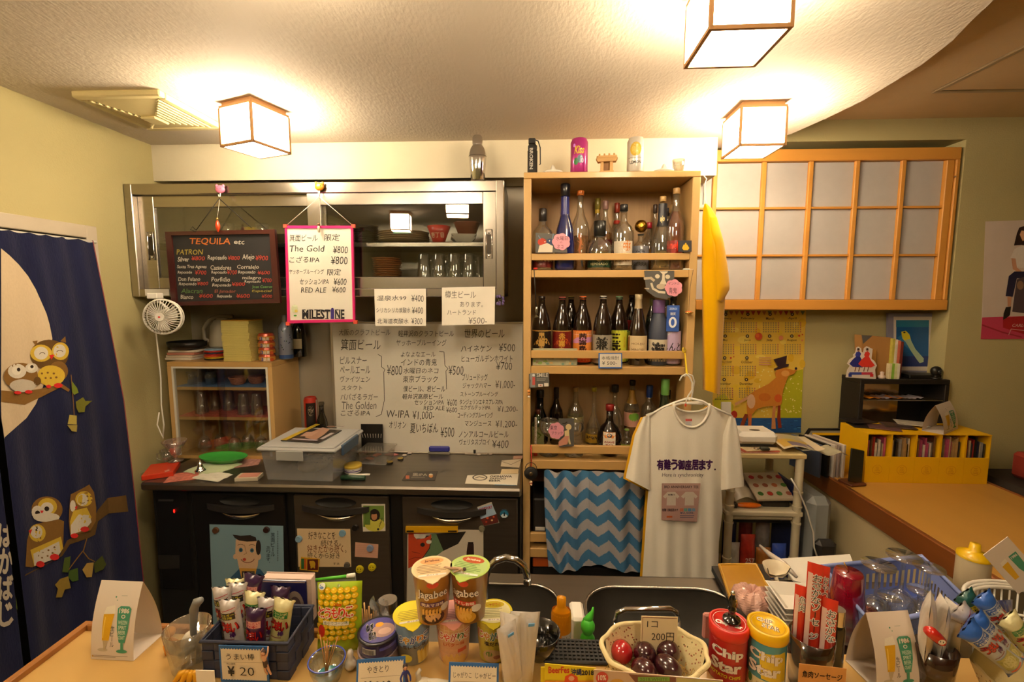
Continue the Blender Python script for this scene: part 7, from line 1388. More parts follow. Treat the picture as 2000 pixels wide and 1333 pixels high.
for side in range(4):
 L_=w_ if side%2==0 else dpt;ncol=7 if side%2==0 else 4
 mm=[M(),M()]
 for i in range(ncol):
  for j in range(nr):
   k=(i+j)%2;a,b_=L_*i/ncol+.0004,L_*(i+1)/ncol-.0004;t_=.0022 if k else.0035;z0_,z1_=j*sz+.0004,(j+1)*sz-.0004
   if side==0:mm[k].box(a,b_,-t_+.003,.004,z0_,z1_,bev=.0006)
   elif side==2:mm[k].box(a,b_,dpt-.004,dpt+t_-.003,z0_,z1_,bev=.0006)
   elif side==1:mm[k].box(w_-.004,w_+t_-.003,a,b_,z0_,z1_,bev=.0006)
   else:mm[k].box(-t_+.003,.004,a,b_,z0_,z1_,bev=.0006)
 for k in(0,1):mm[k].build('woven_straps',nv[k],bkt,kind='stuff')
M().tube([(0,0,Hb),(w_,0,Hb),(w_,dpt,Hb),(0,dpt,Hb)],.003,6,closed=True).build('rim',nv[0],bkt)
def pricecard(label,w,h,loc,rz,rotx,texts,border='#2c5f9a'):
 t=thing('price_card',label,'price card',loc,rot=(rotx,0,rz));M().box(0,w,0,.0012,0,h).build('card',mat('border'+border,border,.6),t);c=Cv().rect(w*.04,h*.07,w*.96,h*.93,'#e3d5b8')
 n=16
 for i in range(n):u=w*(.04+.92*(i+.5)/n);c.ell(u,h*.07,w*.018,h*.022,border,6).ell(u,h*.93,w*.018,h*.022,border,6)
 for(s_,x0,y0,x1,y1,b_)in texts:c.tx(s_,x0*w,y0*h,x1*w,y1*h,'#2c2824',b_,0,.015)
 c.line([(w*.1,h*.42),(w*.9,h*.42)],h*.008,'#8a7a60').build('lettering',flat(1,0,0,0,0,h),t);return t
nd=Vector((math.sin(rz),-math.cos(rz),0));ux=Vector((math.cos(rz),math.sin(rz),0))
pricecard('blue-bordered price card showing 20 yen on the navy basket',.080,.064,Vector((P0_.x,P0_.y,bz0+.0005))+ux*(.034)+nd*.0062,rz,0,[('うまい棒',.16,.18,.74,.36,-.004),('税込価格',.16,.44,.34,.49,0),('¥',.17,.53,.32,.80,.03),('20',.42,.55,.72,.78,-.006)])
def stick(px,py,Y,rot,kind,label,L=.116,r=.0155,yaw=0,pitch=0,grp='stick snacks in the navy basket'):
 top_=W(px,py,Y=Y);Rm=Matrix.Rotation(yaw,3,'Z')@Matrix.Rotation(R(rot),3,'Y')@Matrix.Rotation(R(pitch),3,'X');b_=top_-Rm@Vector((0,0,L))
 t=thing('stick_snack',label,'snack',b_,group=grp);t.rotation_euler=Rm.to_euler()
 bc,tc,lb,lt,s={'silver':('#c9c2bc','#b8b0ac','#17141c','#d8d03c','シュガーラスク味'),'purple':('#4a1c48','#2f1238','#d8a0a0','#b0304a','めんたい味'),'cream':('#d9cf8a','#e0d8a4','#1f7a3c','#e8e8b0','コーンポタージュ味'),'green':('#1f6a5c','#134a40','#d8c82c','#2a3a1c','サラミ味'),'blue':('#c9cdd2','#2a5ab0','#2a5ab0','#e0e4ea','チーズ味')}[kind]
 def S(u,z,sg=0):
  e=min(z,L-z)/.016;k=min(1,max(0,e))**.5;a=r*(1.25-.25*k);b2=r*k*.68+.0006;return a,b2
 def G(u,v):
  z=v*L;a,b2=S(0,z);an=2*math.pi*u;zz=z+(.0012*(1 if int(u*40)%2 else-1)if v in(0,1)else 0);return(a*math.cos(an),b2*math.sin(an),zz)
 M().grid(G,28,22,lambda u,v:tc if(v>.86 or v<.08)else bc,closeu=True).build('wrapper',INKF,t)
 c=Cv()
 if kind=='silver':[c.line([(-.010,.016+k*.006),(.010,.010+k*.006)],.0010,'#a8283a')for k in range(3)]
 c.rect(-.0095,.017,.0095,.029,lb).tx(s[:4],-.0085,.0182,.0085,.0228,lt,.02).tx(s[4:]or '味',-.0065,.0234,.0065,.0282,lt,.02)
 for k,chx in enumerate('うまい'):c.tx(chx,-.0105+.007*k,.033+.001*k,-.003+.007*k,.049+.001*k,'#6a0f10',.06).tx(chx,-.010+.007*k,.033+.001*k,-.0035+.007*k,.048+.001*k,'#d8281c',.02)
 c.tx('棒',.001,.051,.008,.060,'#5a2a6a' if kind!='purple' else '#e86a3c',.03).rect(-.008,.062,.006,.0635,'#8a4a4a').rect(-.0095,.068,.0095,.096,'#8f8a86' if kind in('silver','purple')else '#b9b060').ell(0,.082,.0075,.0115,'#b8b4ae' if kind in('silver','purple')else '#d4cc8a',14).rect(-.008,.097,.008,.101,'#c8501c')
 def mp(u,v,l):z=L-v;a,b2=S(0,z);x=max(-a*.96,min(a*.96,u*1.28));return(x,-b2*math.sqrt(max(0,1-(x/a)**2))-l,z)
 c.build('print',mp,t,INKF,maxe=.006);return t
for a in((459,1131,.755,-4,'cream','cream corn stick snack standing at the rear behind the silver ones'),(464,1139,.735,-4,'silver','silver stick snack second from the rear, black label half seen'),(433,1147,.725,-7,'silver','silver striped stick snack at the outer corner of the navy basket'),(497,1122,.745,14,'purple','purple stick snack sticking up highest, leaning over'),(548,1146,.75,5,'purple','purple stick snack before the dark blue book'),(498,1156,.725,6,'cream','cream and green stick snack in the middle of the navy basket'),(523,1168,.715,3,'silver','silver stick snack between the two cream ones'),(556,1170,.705,13,'cream','cream and green stick snack leaning to the basket side'),(447,1172,.695,-6,'silver','silver striped stick snack at the front of the navy basket'),(500,1188,.69,4,'purple','purple stick snack at the front centre of the navy basket')):
 stick(*a[:3],a[3]*.8,*a[4:])
q=thing('picture_book','thick dark blue hardback book with pale page edges behind the stick snacks','book',W(515,1190,Y=.80),0);q.location.z=bz0+.0;zt2=hgt((0,.79,bz0),560,1131);O=q.location;xb_=W(612,1150,Y=.79).x-O.x;xa_=W(512,1150,Y=.79).x-O.x
M().box(xa_,xb_-.012,-.012,-.010,.01,zt2-.002,bev=.0008).build('cover',mat('navy_cover','#1c1c50',.35,coat=.4,var=.1),q);M().box(xa_,xb_-.004,-.010,.006,.01,zt2,bev=.0008).build('pages',mat('page_edge','#cbb2a4',.7,var=.1,nscale=90,stretch=(1,30,1)),q);M().box(xa_,xb_-.004,.006,.008,.01,zt2+.002,bev=.0008).build('back_cover',mat('page_edge',''),q);Cv().ell(xb_-.035,zt2*.55,.017,.03,'#8a7a70',20).ell(xb_-.035,zt2*.58,.012,.022,'#4a3c44',16).rect(xa_+.002,.004,xb_-.014,.006,'#b8a0a0').build('print',flat(1,0,0,-.0122,0,zt2),q)
q=thing('green_clip_sign','white plastic sleeve with a bright green clip bar behind the corn pouch','sign holder',W(640,1165,Y=.83));O=q.location;q.location.z=O.z
slab([(612,1132),(694,1123),(698,1170),(612,1170)],.83,.002).build('sleeve',mat('sleeve_grey','#8f938c',.3,coat=.3),q,org=O);m=M().tube([Vector(W(612,1134,Y=.828))-O,Vector(W(678,1126,Y=.828))-O],.003,6);m.build('clip_bar',mat('clip_green','#4fae2c',.4),q);M().tube([Vector(W(678,1126,Y=.828))-O,Vector(W(693,1124,Y=.828))-O],.0042,6).build('bar_end',PAPER,q);M().box(-.01,.03,0,.01,-(O.z-bz0),-.0).build('foot',mat('sleeve_grey',''),q)
p=bp(664,1272);q=thing('corn_snack_pouch','stand-up green pouch covered with yellow corn and red lettering','snack',p,R(6),rot=(R(-7),0,R(6)));Hc=hgt(p,664,1146);Wc=.078
pouch(Wc,Hc,.030,mat('lime_film','#9cb81c',.3,coat=.5,var=.06,bump=.3,bscale=30),'pouch',q)
c=Cv();sc_=Wc/100
for j in range(9):
 for i in range(6):
  x,y=-38+i*14.5+(j%2)*3-j*.4,14+j*12.5
  if abs(x)<42:c.ell(x,y,7.6,6.6,'#c8940c',9).ell(x-.4,y-.7,6.6,5.4,rnd.choice(['#e8bc18','#f0c828','#e6b414']),9).ell(x-2,y-2,2.2,1.2,'#f8e890',6)
c.ell(-37,5,8,7,'#d8dcc8',12).ell(-37,5,6,5,'#5a7ab0',10).ell(0,4,3,3,'#7a8a3c',8).tx('Calbee',-7,36,10,43,'#c83a14',.02)
for k,chx in enumerate('とうもりこ'):c.tx(chx,-42+k*15.5,46+(k%2),-28+k*15.5,68+(k%2),'#f0e6c8',.09).tx(chx,-42+k*15.5,46+(k%2),-28+k*15.5,68+(k%2),'#d82c14',.03)
c.poly([(-30,74),(26,78),(26,86),(-30,83)],'#efe6cc').tx('塩ゆでコーン味',-28,75.5,24,83,'#3a5a1c',.0).ell(-34,98,8,14,'#b82c1c',12)
def pm(u,v,l):
 x=u*sc_;t_=2*(1-v*sc_/Hc)-1;s_=max(-.98,min(.98,2*x/Wc));d=.030*max(0,1-abs(s_)**2.4)**.7*max(0,1-abs(t_)**3)**.7;return(x,-d/2-l,Hc-v*sc_)
c.build('print',pm,q,INKG,maxe=9,lift=.0014,step=.00002)
p=bp(640,1326);q=thing('toothpick_bowl','small blue-rimmed glass bowl holding used picks','bowl',p);r_=.0285;H=hgt(p,640,1288)
M().lathe([(0,.004),(.017,.002),(.020,0),(.026,H*.5),(r_,H),(r_-.002,H),(.024,H*.5),(.016,.006),(0,.006)],28).build('bowl',glass('bluish_glass',(.80,.86,.92),refl=.12),q);M().tube([(r_*math.cos(a/12*math.pi),r_*math.sin(a/12*math.pi),H)for a in range(24)],.0014,6,closed=True).build('rim',mat('cobalt_rim','#3a4aa0',.2,coat=.6),q)
M().lathe([(0,.008),(.018,.008)],16).build('glass_pebbles',mat('teal_pebble','#3a7a7c',.2,coat=.6,var=.5,nscale=150),q)
wd=mat('pick_wood','#a8763c',.6)
for k in range(7):
 a=-.9+k*.3;o=M().tube([(0,0,0),(.020*math.sin(a),.012+.004*math.cos(k),.052+.006*math.cos(k*2))],.0009,5).build('toothpick',wd);o.location=(p[0]+.003*math.sin(k),p[1]-.004,p[2]+.009);tag(o,'brown used pick in the glass bowl, %s of the fan'%('first','second','third','fourth','fifth','sixth','last')[k],'toothpick','picks in the glass bowl')
q=thing('white_ornament','small white ceramic gourd shape beside the glass bowl','ornament',bp(685,1306));M().lathe([(0,0),(.008,.001),(.0105,.008),(.008,.016),(.0048,.021),(.0055,.028),(.0035,.033),(0,.034)],16).build('body',mat('white_ceramic','#ddd3c2',.25,coat=.4),q)
p=bp(735,1302);d_=.0305
for k in range(2):
 q=thing('food_tin',('upper purple-lidded food tin with a picture lid' if k else 'lower food tin of the pair with brush lettering'),'tin',(p[0]+.0015*k,p[1]+.012,p[2]+k*.0285),face(p[0],p[1]),'pair of food tins on the bar')
 M().lathe([(0,0),(.030,0),(.033,.002),(.0335,.006),(.033,.024),(.0345,.0265),(.0335,.028),(.031,.027),(0,.0268)],30).build('body',mat('tin_violet' if k else 'tin_mauve','#3a3468' if k else '#a08c90',.3,.2,coat=.4),q)
 if k:M().lathe([(.0346,.0255),(.0352,.027),(.0346,.0285),(.031,.0285)],30).build('rim',mat('dark_rim','#17171f',.3),q)
 c=Cv()
 if k:c.rect(-.03,.004,-.006,.014,'#d8d0c8');[c.rect(-.029+i*.0016,.005,-.0282+i*.0016,.013,'#1f1c24')for i in range(13)];c.rect(.0,.003,.03,.008,'#5a58a0')
 else:c.tx('やきとり',-.005,.003,.022,.014,'#1c1614',.02).rect(-.026,.006,-.012,.008,'#5a4a48').rect(-.03,.015,.03,.021,'#8a7478')
 c.build('print',around(1,.0337,0,0,.024),q,INKG,maxe=.01)
 if k:Cv().ell(0,0,.030,.030,'#35307a',28).ell(.008,.003,.019,.017,'#9a7a74',20).ell(.010,.006,.011,.008,'#c4a090',12).ell(.002,-.012,.007,.006,'#d8941c',10).tx('ねぎ',-.020,-.018,-.008,.0,'#ece6dc',.09).tx('塩だれ',-.016,.002,-.004,.020,'#ece6dc',.09).tx('ねぎ',-.020,-.018,-.008,.0,'#1c1824',.02).tx('塩だれ',-.016,.002,-.004,.020,'#1c1824',.02).build('lid_print',flatz(1,0,0,.0285),q,INKG)
for k in range(8):
 x,y=(706+4*k,1226);p=W(x,y,Y=.80);tp=W(702+4.6*k,(1182,1190,1178,1192,1185,1200,1186,1194)[k],Y=.80+.004*(k%3));o=M().tube([(0,0,0),(tp-p)],.0016,6).build('toothpick',mat('pick_pale','#c79a62',.6));o.location=(p.x,p.y,p.z);tag(o,'pale wooden pick behind the purple tin, %s from the corn pouch'%('first','second','third','fourth','fifth','sixth','seventh','eighth')[k],'toothpick','wooden picks behind the tins')
q=thing('pick_holder','small holder of wooden picks hidden behind the purple tin','holder',(W(720,1230,Y=.80).x,.80-.0,KZ));q.location.y=.803;M().lathe([(0,0),(.024,0),(.026,W(720,1226,Y=.8).z-KZ),(.0225,W(720,1226,Y=.8).z-KZ),(.02,.01),(0,.01)],16).build('cup',GMILK,q)
for k,(px,py,s_)in enumerate(((742,1195,1),(750,1225,.9))):
 q=thing('plastic_wrap',('crumpled clear wrapper above the toothpicks','white crumpled wrapper behind the upper tin')[k],'wrapper',W(px,py,Y=.80));M().grid(lambda u,v:((u-.5)*.03*s_*(1+.3*math.sin(v*9)),.006*math.sin(u*11+v*7),(v-.5)*.05*s_+.003*math.sin(u*15)),10,12).build('film',GMILK if k==0 else mat('white_film','#c8c0b4',.4,coat=.4),q)
q=thing('clear_jar','dark clear jar with steel lid behind the wrappers','jar',(W(755,1200,Y=.83).x,.84,KZ));H=wz(1172,.84,755)-KZ;M().lathe([(0,0),(.018,0),(.02,.01),(.02,H*.85),(.017,H*.9)],18).build('jar',GCLR,q);M().cyl(.018,H*.88,H,18).build('lid',STEEL,q)
def scup(label,px,py,z,h,r0,r1,body,lid,art,lart,grp,rzo=0):
 p=base(px,py,z);t=thing('snack_cup',label,'snack cup',(p[0],p[1]+r0*.6,z),face(p[0],p[1])+rzo,grp)
 M().lathe([(0,.002),(r0*.9,.002),(r0*.92,0),(r0,.001),(r1,h-.001),(r1+.0012,h),(r1,h+.001)],30).build('cup_body',mat('cup'+body,body,.35,coat=.3,var=.04),t)
 lm_=mat('lid'+lid,lid,.35,coat=.3,var=.03);L_=[((r1+.002)*math.cos(a),(r1+.002)*math.sin(a))for a in[2*math.pi*k/32 for k in range(32)]]
 i0=24;L_[i0]=(0,-(r1+.013));L_[i0-1]=(-.008,-(r1+.007));L_[i0+1]=(.008,-(r1+.007))
 M().prismz(L_,h+.001,h+.0022).build('lid',lm_,t)
 c=Cv();art(c,h);rf=lambda zz:r0+(r1-r0)*zz/h;c.build('print',around(1,rf,0,0,h),t,INKG,maxe=r1*.35,lift=.0006)
 c=Cv();lart(c,r1);c.build('lid_print',flatz(1,0,0,h+.0023),t,INKG);return t
def lids(col,txt='#8a7a60',band=None,top=None):
 def f(c,r):
  c.ell(0,0,r*.94,r*.94,col,28)
  if top:c.ell(0,-r*.55,r*.62,r*.30,top[1],16).tx(top[0],-r*.4,-r*.68,r*.4,-r*.44,top[2],.03)
  for k in range(6):w_=r*.8*math.sqrt(max(0,1-((k-2.2)*.22)**2));c.rect(-w_,-r*.22+k*r*.135,w_*(.7+.3*math.sin(k*5)),-r*.18+k*r*.135,txt)
  c.rect(-r*.7,r*.62,r*.7,r*.76,'#e8e0d0').tx('あける',-r*.3,r*.64,r*.3,r*.74,'#7a4a3a')
 return f
def kana(s,cols,x0,y0,w,h,c,rim='#f4ecd8'):
 for k,chx in enumerate(s):c.tx(chx,x0+w*k,y0+(k%2)*h*.08,x0+w*k+w*.92,y0+h,rim,.10).tx(chx,x0+w*k,y0+(k%2)*h*.08,x0+w*k+w*.92,y0+h,cols[k%len(cols)],.03)
def art1(c,h):c.rect(-.033,.0,.033,.04,'#7f9ab8');[c.poly([(x,.048+.003*(i%3)),(x+.005,.046),(x+.007,h-.003),(x+.002,h-.003)],('#e8cc6a','#dcb84c')[i%2])for i,x in enumerate([.006+.0045*j for j in range(6)])];kana('じゃがりこ',['#2a4a9a','#e8a018','#2a4a9a','#e88a18','#1f3f8a'],-.029,.018,.0118,.014,c);c.tx('塩レモン味',-.018,.035,.022,.042,'#4a2a1c',.02).ell(-.012,.06,.010,.008,'#e6cf3c',12)
def art2(c,h):c.rect(-.033,.0,.033,h-.004,'#e0a878').rect(-.033,.0,.033,.03,'#e8c890').ell(0,.068,.022,.014,'#e8b45c',14);kana('じゃがりこ',['#c8301c','#d8401c','#b8281c','#4a6a2a','#d8501c'],-.030,.014,.012,.015,c);c.tx('Lバター味',-.018,.032,.018,.039,'#c8501c',.02).rect(-.02+.026,.045,.022,.052,'#d85a3c')
def art3(c,h):c.rect(-.033,0,.033,h-.004,'#c9b848').rect(-.033,.0,.033,.022,'#d8c22c');kana('じゃがりこ',['#c8301c','#d88a1c','#2a7a6a','#c8301c','#4a8a2a'],-.030,.014,.012,.015,c);c.tx('塩だれ味',-.016,.032,.018,.040,'#3a2a1c',.03).ell(-.003,.06,.016,.013,'#c9a87c',14).ell(-.008,.056,.006,.005,'#6a8a3c',8).ell(.005,.062,.006,.004,'#9a5a4a',8)
hj=.076;g1='potato snack cups, lower row'
scup('snack cup with bright yellow lid and blue lemon print, lower row nearest the tins',803,1293,bz0,hj,.025,.0312,'#a8b0b4','#e6d21c',art1,lids('#e3d23c','#8a7a30'),g1);scup('pink-lidded snack cup in the middle of the lower row',884,1291,bz0,hj,.025,.0312,'#d89a80','#e6a08c',art2,lids('#d8a09a','#9a6a78'),g1);scup('olive-yellow-lidded snack cup at the end of the lower row',963,1289,bz0,hj,.025,.0312,'#b8ac4c','#b8a818',art3,lids('#d8cf9c','#7a7a50',top=('じゃがりこ','#b8a020','#c8402c')),g1)
def jart(lbl,bgc,sub,subbg):
 def f(c,h):c.tx(lbl,-.027,.020,.026,.038,'#2a120c',.075).tx(lbl,-.027,.020,.026,.038,'#efe2d0',.02).rect(-.022,.042,.020,.050,subbg).tx(sub,-.019,.043,.018,.049,'#f0dcc8',.03).ell(0,.009,.010,.006,'#d8442c',12).ell(.0,.07,.020,.012,'#3a1c14' if bgc else '#d8a030',16).ell(.0,.069,.013,.008,'#e0b078' if bgc else '#e8b850',14).ell(.021,.055,.009,.007,'#e4dccc',12);[c.poly([(x,.055),(x+.004,.053),(x+.004,.064),(x,.065)],'#e8b050')for x in[-.018+.0055*j for j in range(6)]]
 return f
zc2=bz0+hj+.0045
scup('brown and gold snack cup with cream lid, stacked on the lower cups',842,1215,zc2,.085,.0255,.0325,'#c08c3c','#e0c89a',jart('Jagabee',1,'明太マヨ味','#5a2a5a'),lids('#dfc496','#7a5a3a',top=('Jagabee','#d8a068','#5a2a1c')),'potato snack cups, upper row');scup('green-lidded snack cup beside the cream-lidded one in the upper row',916,1212,zc2,.085,.0255,.0325,'#9a6a30','#a8c060',jart('Jagabee',0,'うすしお味','#c8342c'),lids('#a9c27a','#5a7a3a',top=('Jagabee','#a84a20','#e8dcc0')),'potato snack cups, upper row',R(-22))
def figure(name,label,loc,joints,edges,rad,scale,parts,rot=(0,0,0),body='#c9a07c'):
 t=thing(name,label,'figurine',loc,rot=rot);me=bpy.data.meshes.new('body');me.from_pydata([tuple(c_*scale for c_ in j)for j in joints],edges,[]);o=bpy.data.objects.new('body',me);COL.objects.link(o);o.parent=t
 md=o.modifiers.new('s','SKIN');sv_=me.skin_vertices[0].data
 for i,r_ in enumerate(rad):sv_[i].radius=(r_*scale,r_*scale)
 sv_[0].use_root=True;o.modifiers.new('u','SUBSURF').levels=1;o.modifiers['u'].render_levels=2;me.materials.append(mat('fig'+body,body,.5));
 for nm,m_,mt_ in parts:m_.build(nm,mt_,t)
 return t
skn='#c99872';J=[(0,0,5),(0,0,6.5),(0,0,8),(0,0,9),(.9,0,8),(1.6,-.5,6.4),(1.6,-1.2,5.2),(-.9,0,8),(-1.7,-.4,6.4),(-1.4,-1.3,5.4),(.5,0,4.6),(.7,-.5,2.6),(.7,0,.4),(-.5,0,4.6),(-.7,.3,2.6),(-.8,.6,.4)]
E=[(0,1),(1,2),(2,3),(2,4),(4,5),(5,6),(2,7),(7,8),(8,9),(0,10),(10,11),(11,12),(0,13),(13,14),(14,15)];RD=[.75,.7,.7,.35,.4,.33,.28,.4,.33,.28,.5,.42,.3,.5,.42,.3]
def head(sc,hair,skin=skn):return[('head',M().sph(0,-.05*sc,9.9*sc,.75*sc,.8*sc,.95*sc,14,10),mat('skin'+skin,skin,.5)),('hair',M().sph(0,.15*sc,10.15*sc,.85*sc,.85*sc,.9*sc,14,10),mat('hair'+hair,hair,.6)),('eye',M().sph(-.28*sc,-.82*sc,10*sc,.09*sc,n=6,m=5).sph(.28*sc,-.82*sc,10*sc,.09*sc,n=6,m=5),BLACKP),('mouth',M().box(-.2*sc,.2*sc,-.84*sc,-.78*sc,9.5*sc,9.56*sc),mat('hem_red2',''))]
s_=.0046;p=W(792,1322,Y=.655)
figure('figurine','tiny figurine in a blue suit climbing before the blue lemon snack cup',(p.x,p.y,bz0-.002),J,E,RD,s_,head(s_,'#2a1c16')+[('shoe',M().sph(.7*s_,-.3*s_,.5*s_,.5*s_,.8*s_,.4*s_,10,6),BLACKP),('shoe',M().sph(-.8*s_,.4*s_,.5*s_,.5*s_,.8*s_,.4*s_,10,6),BLACKP)],(0,0,R(20)),'#26307a')
p=Vector((P0_.x,P0_.y,bz0))+ux*(w_-.028)+nd*.012
figure('figurine','tiny tan figurine hanging by its arms from the navy basket rim',(p.x,p.y,bz0+Hb-.048),[(0,0,5),(0,0,6.5),(0,0,8),(0,0,9),(.9,0,8.3),(1.6,.4,9.8),(1.2,1.6,11.2),(-.9,0,8.3),(-1.2,.4,9.8),(-.6,1.8,11),(.5,0,4.6),(.9,-.2,2.6),(1.3,0,.6),(-.5,0,4.6),(-.2,-.6,2.8),(.2,-.2,1)],E,RD,.0042,head(.0042,'#3a2418')+[('waistcloth',M().cyl(.0036,.018,.028,12),mat('cloth_brown','#3c2a1e',.7))],(0,R(-8),rz),skn)
p=W(884,1112,Y=.70);q=figure('figurine','tiny figurine in black and white sprawled across the two upper snack cup lids',tuple(W(866,1108,Z=zc2+.093)[:2])+(zc2+.0925,),J,E,RD,.0036,head(.0036,'#3a2a1c')+[('apron',M().box(-.004,.004,-.0042,-.003,.020,.034),PAPER)],(R(90),0,R(82)),'#b08c6c')
q=thing('hand_ornament','white plaster pointing hand lying on the bar','ornament',bp(832,1345));wm_=mat('plaster','#d6cab2',.8)
me=M().sph(-.004,0,.008,.014,.010,.008,14,8).tube([(0,0,.008),(.018,0,.010),(.036,-.001,.011)],[.007,.006,.004],8).tube([(-.004,-.004,.010),(.004,-.012,.013),(.012,-.014,.012)],[.005,.004,.003],8).tube([(-.01,0,.010),(-.014,.004,.022),(-.010,.005,.028)],[.005,.004,.003],8).build('hand',wm_,q)
pricecard('blue-bordered price card standing before the purple tins',.075,.060,bp(694,1375),R(8),R(-18),[('やきとり',.22,.16,.66,.32,0),('¥',.17,.50,.32,.78,.03),('200',.40,.52,.72,.76,0)]);pricecard('blue-bordered price card naming two potato snacks at the bottom edge',.078,.06,bp(874,1380),0,R(-18),[('じゃがりこ',.10,.2,.46,.34,0),('じゃがビー',.54,.2,.94,.34,0),('¥',.17,.50,.32,.78,.03),('200',.40,.52,.72,.76,0)])
def wrapped(px,py0,py1,Y,k,dx):
 a,b_=W(px,py1,Y=Y),W(px+dx,py0,Y=Y);L_=(b_-a).length;q=thing('wrapped_cutlery','plastic-wrapped disposable cutlery, %s in the tall clear cup'%('front','middle','rear','side')[k%4]if k<4 else 'white plastic-wrapped towel standing in the brown glass, %s'%('nearest the red figure','middle','tallest')[k%3],'cutlery' if k<4 else 'wet towel',a,rot=(0,math.atan2((b_-a).x,(b_-a).z),.3*(k-1)));pouch(.034,L_,.019,mat('wrap_white','#cfc8be',.3,coat=.6,var=.06,bump=.5,bscale=60),'wrapper',q)
 if k<4:M().box(-.004,.006,-.0098,-.0090,L_*.86,L_*.90).build('blue_tape',mat('tape_blue','#5a9ad0',.4),q)
 return q
for k,a in enumerate(((1000,1200,1335,.66,-4),(1012,1195,1335,.68,6),(1020,1200,1335,.665,16),(1004,1212,1335,.645,-18))):wrapped(*a[:4],k,a[4])
p=bp(1010,1352);q=thing('cutlery_cup','tall clear plastic cup with a yellow label holding wrapped cutlery','cup',(p[0],p[1]+.03,bz0));H=.093;M().lathe([(0,.002),(.022,0),(.024,.001),(.0285,H),(.0272,H),(.022,.004)],26).build('cup',glass('clear_plastic'),q);Cv().rect(.004,.045,.03,.09,'#d8b40c').rect(.0,.030,.018,.042,'#1c1814').tx('Premium',.002,.033,.016,.039,'#c8a868',.02).rect(-.022,.03,-.008,.033,'#c8342c').build('label',around(1,lambda z:.0242+.0045*z/H,0,0,H),q,maxe=.008)
p=(W(1052,1262,Y=.80).x,.815,BZT+.0);q=thing('black_bowl','small glossy black bowl beside the wrapped cutlery','bowl',(p[0],.735,bz0));M().lathe([(0,.001),(.014,0),(.016,.004),(.028,.022),(.036,.048),(.0345,.048),(.026,.022),(.012,.006),(0,.006)],26).build('bowl',mat('gloss_black','#0e0d0c',.1,coat=.8),q)
def squeeze(name,label,px,pyt,Y,w,col,capc,spout,z=KZ+.0006,lab=None):
 x=wx(px,Y,1220);H=wz(pyt,Y,px)-z;r_=w/2*Y/FOC;t=thing(name,label,'bottle',(x,Y,z),face(x,Y));bm2=mat('sq'+col,col,.35,coat=.3)
 if spout=='flat':M().lathe([(0,0),(r_*.9,0),(r_,.005),(r_,H*.78),(r_*.93,H*.83)],24,sy=.75).build('bottle_body',bm2,t);M().lathe([(r_,H*.70),(r_*.98,H*.80),(r_*.5,H*.86),(r_*.45,H*.88),(r_*.45,H*.98),(0,H)],22,sy=.75).build('cap',mat('sq'+capc,capc,.35,coat=.3),t)
 elif spout=='leaf':M().lathe([(0,0),(r_*.9,0),(r_,.005),(r_,H*.55),(r_*.6,H*.62)],24).build('bottle_body',bm2,t);M().lathe([(r_*.55,H*.60),(r_*.95,H*.68),(r_*.98,H*.74),(r_*.6,H*.82),(0,H*.85)],22).tube([(-r_*.2,0,H*.78),(r_*.3,0,H*.86),(r_*.62,0,H*.94),(r_*.68,0,H)],[r_*.6,r_*.5,r_*.22,r_*.1],10).build('cap',mat('sq'+capc,capc,.35,coat=.3),t)
 else:M().lathe([(0,0),(r_*.95,0),(r_,.005),(r_,H*.72),(r_*.9,H*.76)],24).build('bottle_body',bm2,t);M().lathe([(r_*1.02,H*.74),(r_*1.0,H*.80),(r_*.42,H*.86),(r_*.36,H*.87),(r_*.3,H),(0,H)],22).build('cap',mat('sq'+capc,capc,.35,coat=.3),t)
 if lab:lab(Cv(),r_,H).build('label',around(1,r_,0,0,H*.6),t,INKG,maxe=.01)
 return t
squeeze('soap_bottle','orange detergent bottle by the sink',1096,1164,.86,42,'#d88a10','#e09408','flat',lab=lambda c,r,H:c.rect(.001,.0,.028,.06,'#c8bfae').rect(.003,.004,.02,.007,'#5a544a').rect(.003,.01,.024,.012,'#8a8478').rect(.003,.015,.022,.017,'#8a8478'))
squeeze('soap_bottle','bright green bottle with a curved leaf-shaped spout by the sink',1148,1186,.87,30,'#3aa82c','#4cc23a','leaf')
squeeze('sauce_bottle','milky squeeze bottle with a yellow nozzle cap behind the blue basket',1888,1062,1.16,52,'#b8a888','#e0b40c','nozzle')
q=thing('sponge_dish','pale dish behind the green bottle','dish',(wx(1130,.93,1240),.94,KZ+.001));q.location.x=.105;M().box(-.015,.015,-.03,.03,0,.09,bev=.005).build('dish',WHITEP,q)
p=bp(1275,1338);bx_,by_=p[0],.685;q=thing('egg_basket','oval basket lined with floral cloth holding dark eggs and straw','basket',(bx_,by_,bz0));rx_,ry_,Hk=.082,.060,.062
flo=M()
def bwall(u,v):
 a=2*math.pi*u;k=.66+.34*v**.8;w2=1+.02*math.sin(a*9+2);return(rx_*k*w2*math.cos(a),ry_*k*w2*math.sin(a),Hk*v+.0025+.002*math.sin(a*7))
clm=mat('floral_cloth','#d8c795',.9,var=.04,bump=.2,bscale=200)
M().grid(bwall,60,14,closeu=True).build('cloth_outside',clm,q);M().grid(lambda u,v:tuple(Vector(bwall(u,v))*.95+Vector((0,0,.003))),60,14,closeu=True).lathe([(0,.004),(.64,.004)],40,sx=rx_,sy=ry_).build('lining',clm,q)
M().grid(lambda u,v:(rx_*(1+.05*math.cos(v*2*math.pi))*(1+.02*math.sin(u*56))*math.cos(2*math.pi*u),ry_*(1+.06*math.cos(v*2*math.pi))*(1+.02*math.sin(u*56))*math.sin(2*math.pi*u),Hk+.0045*math.sin(v*2*math.pi)+.002*math.sin(u*43)),72,8,closeu=True).build('rim',clm,q)
c=Cv()
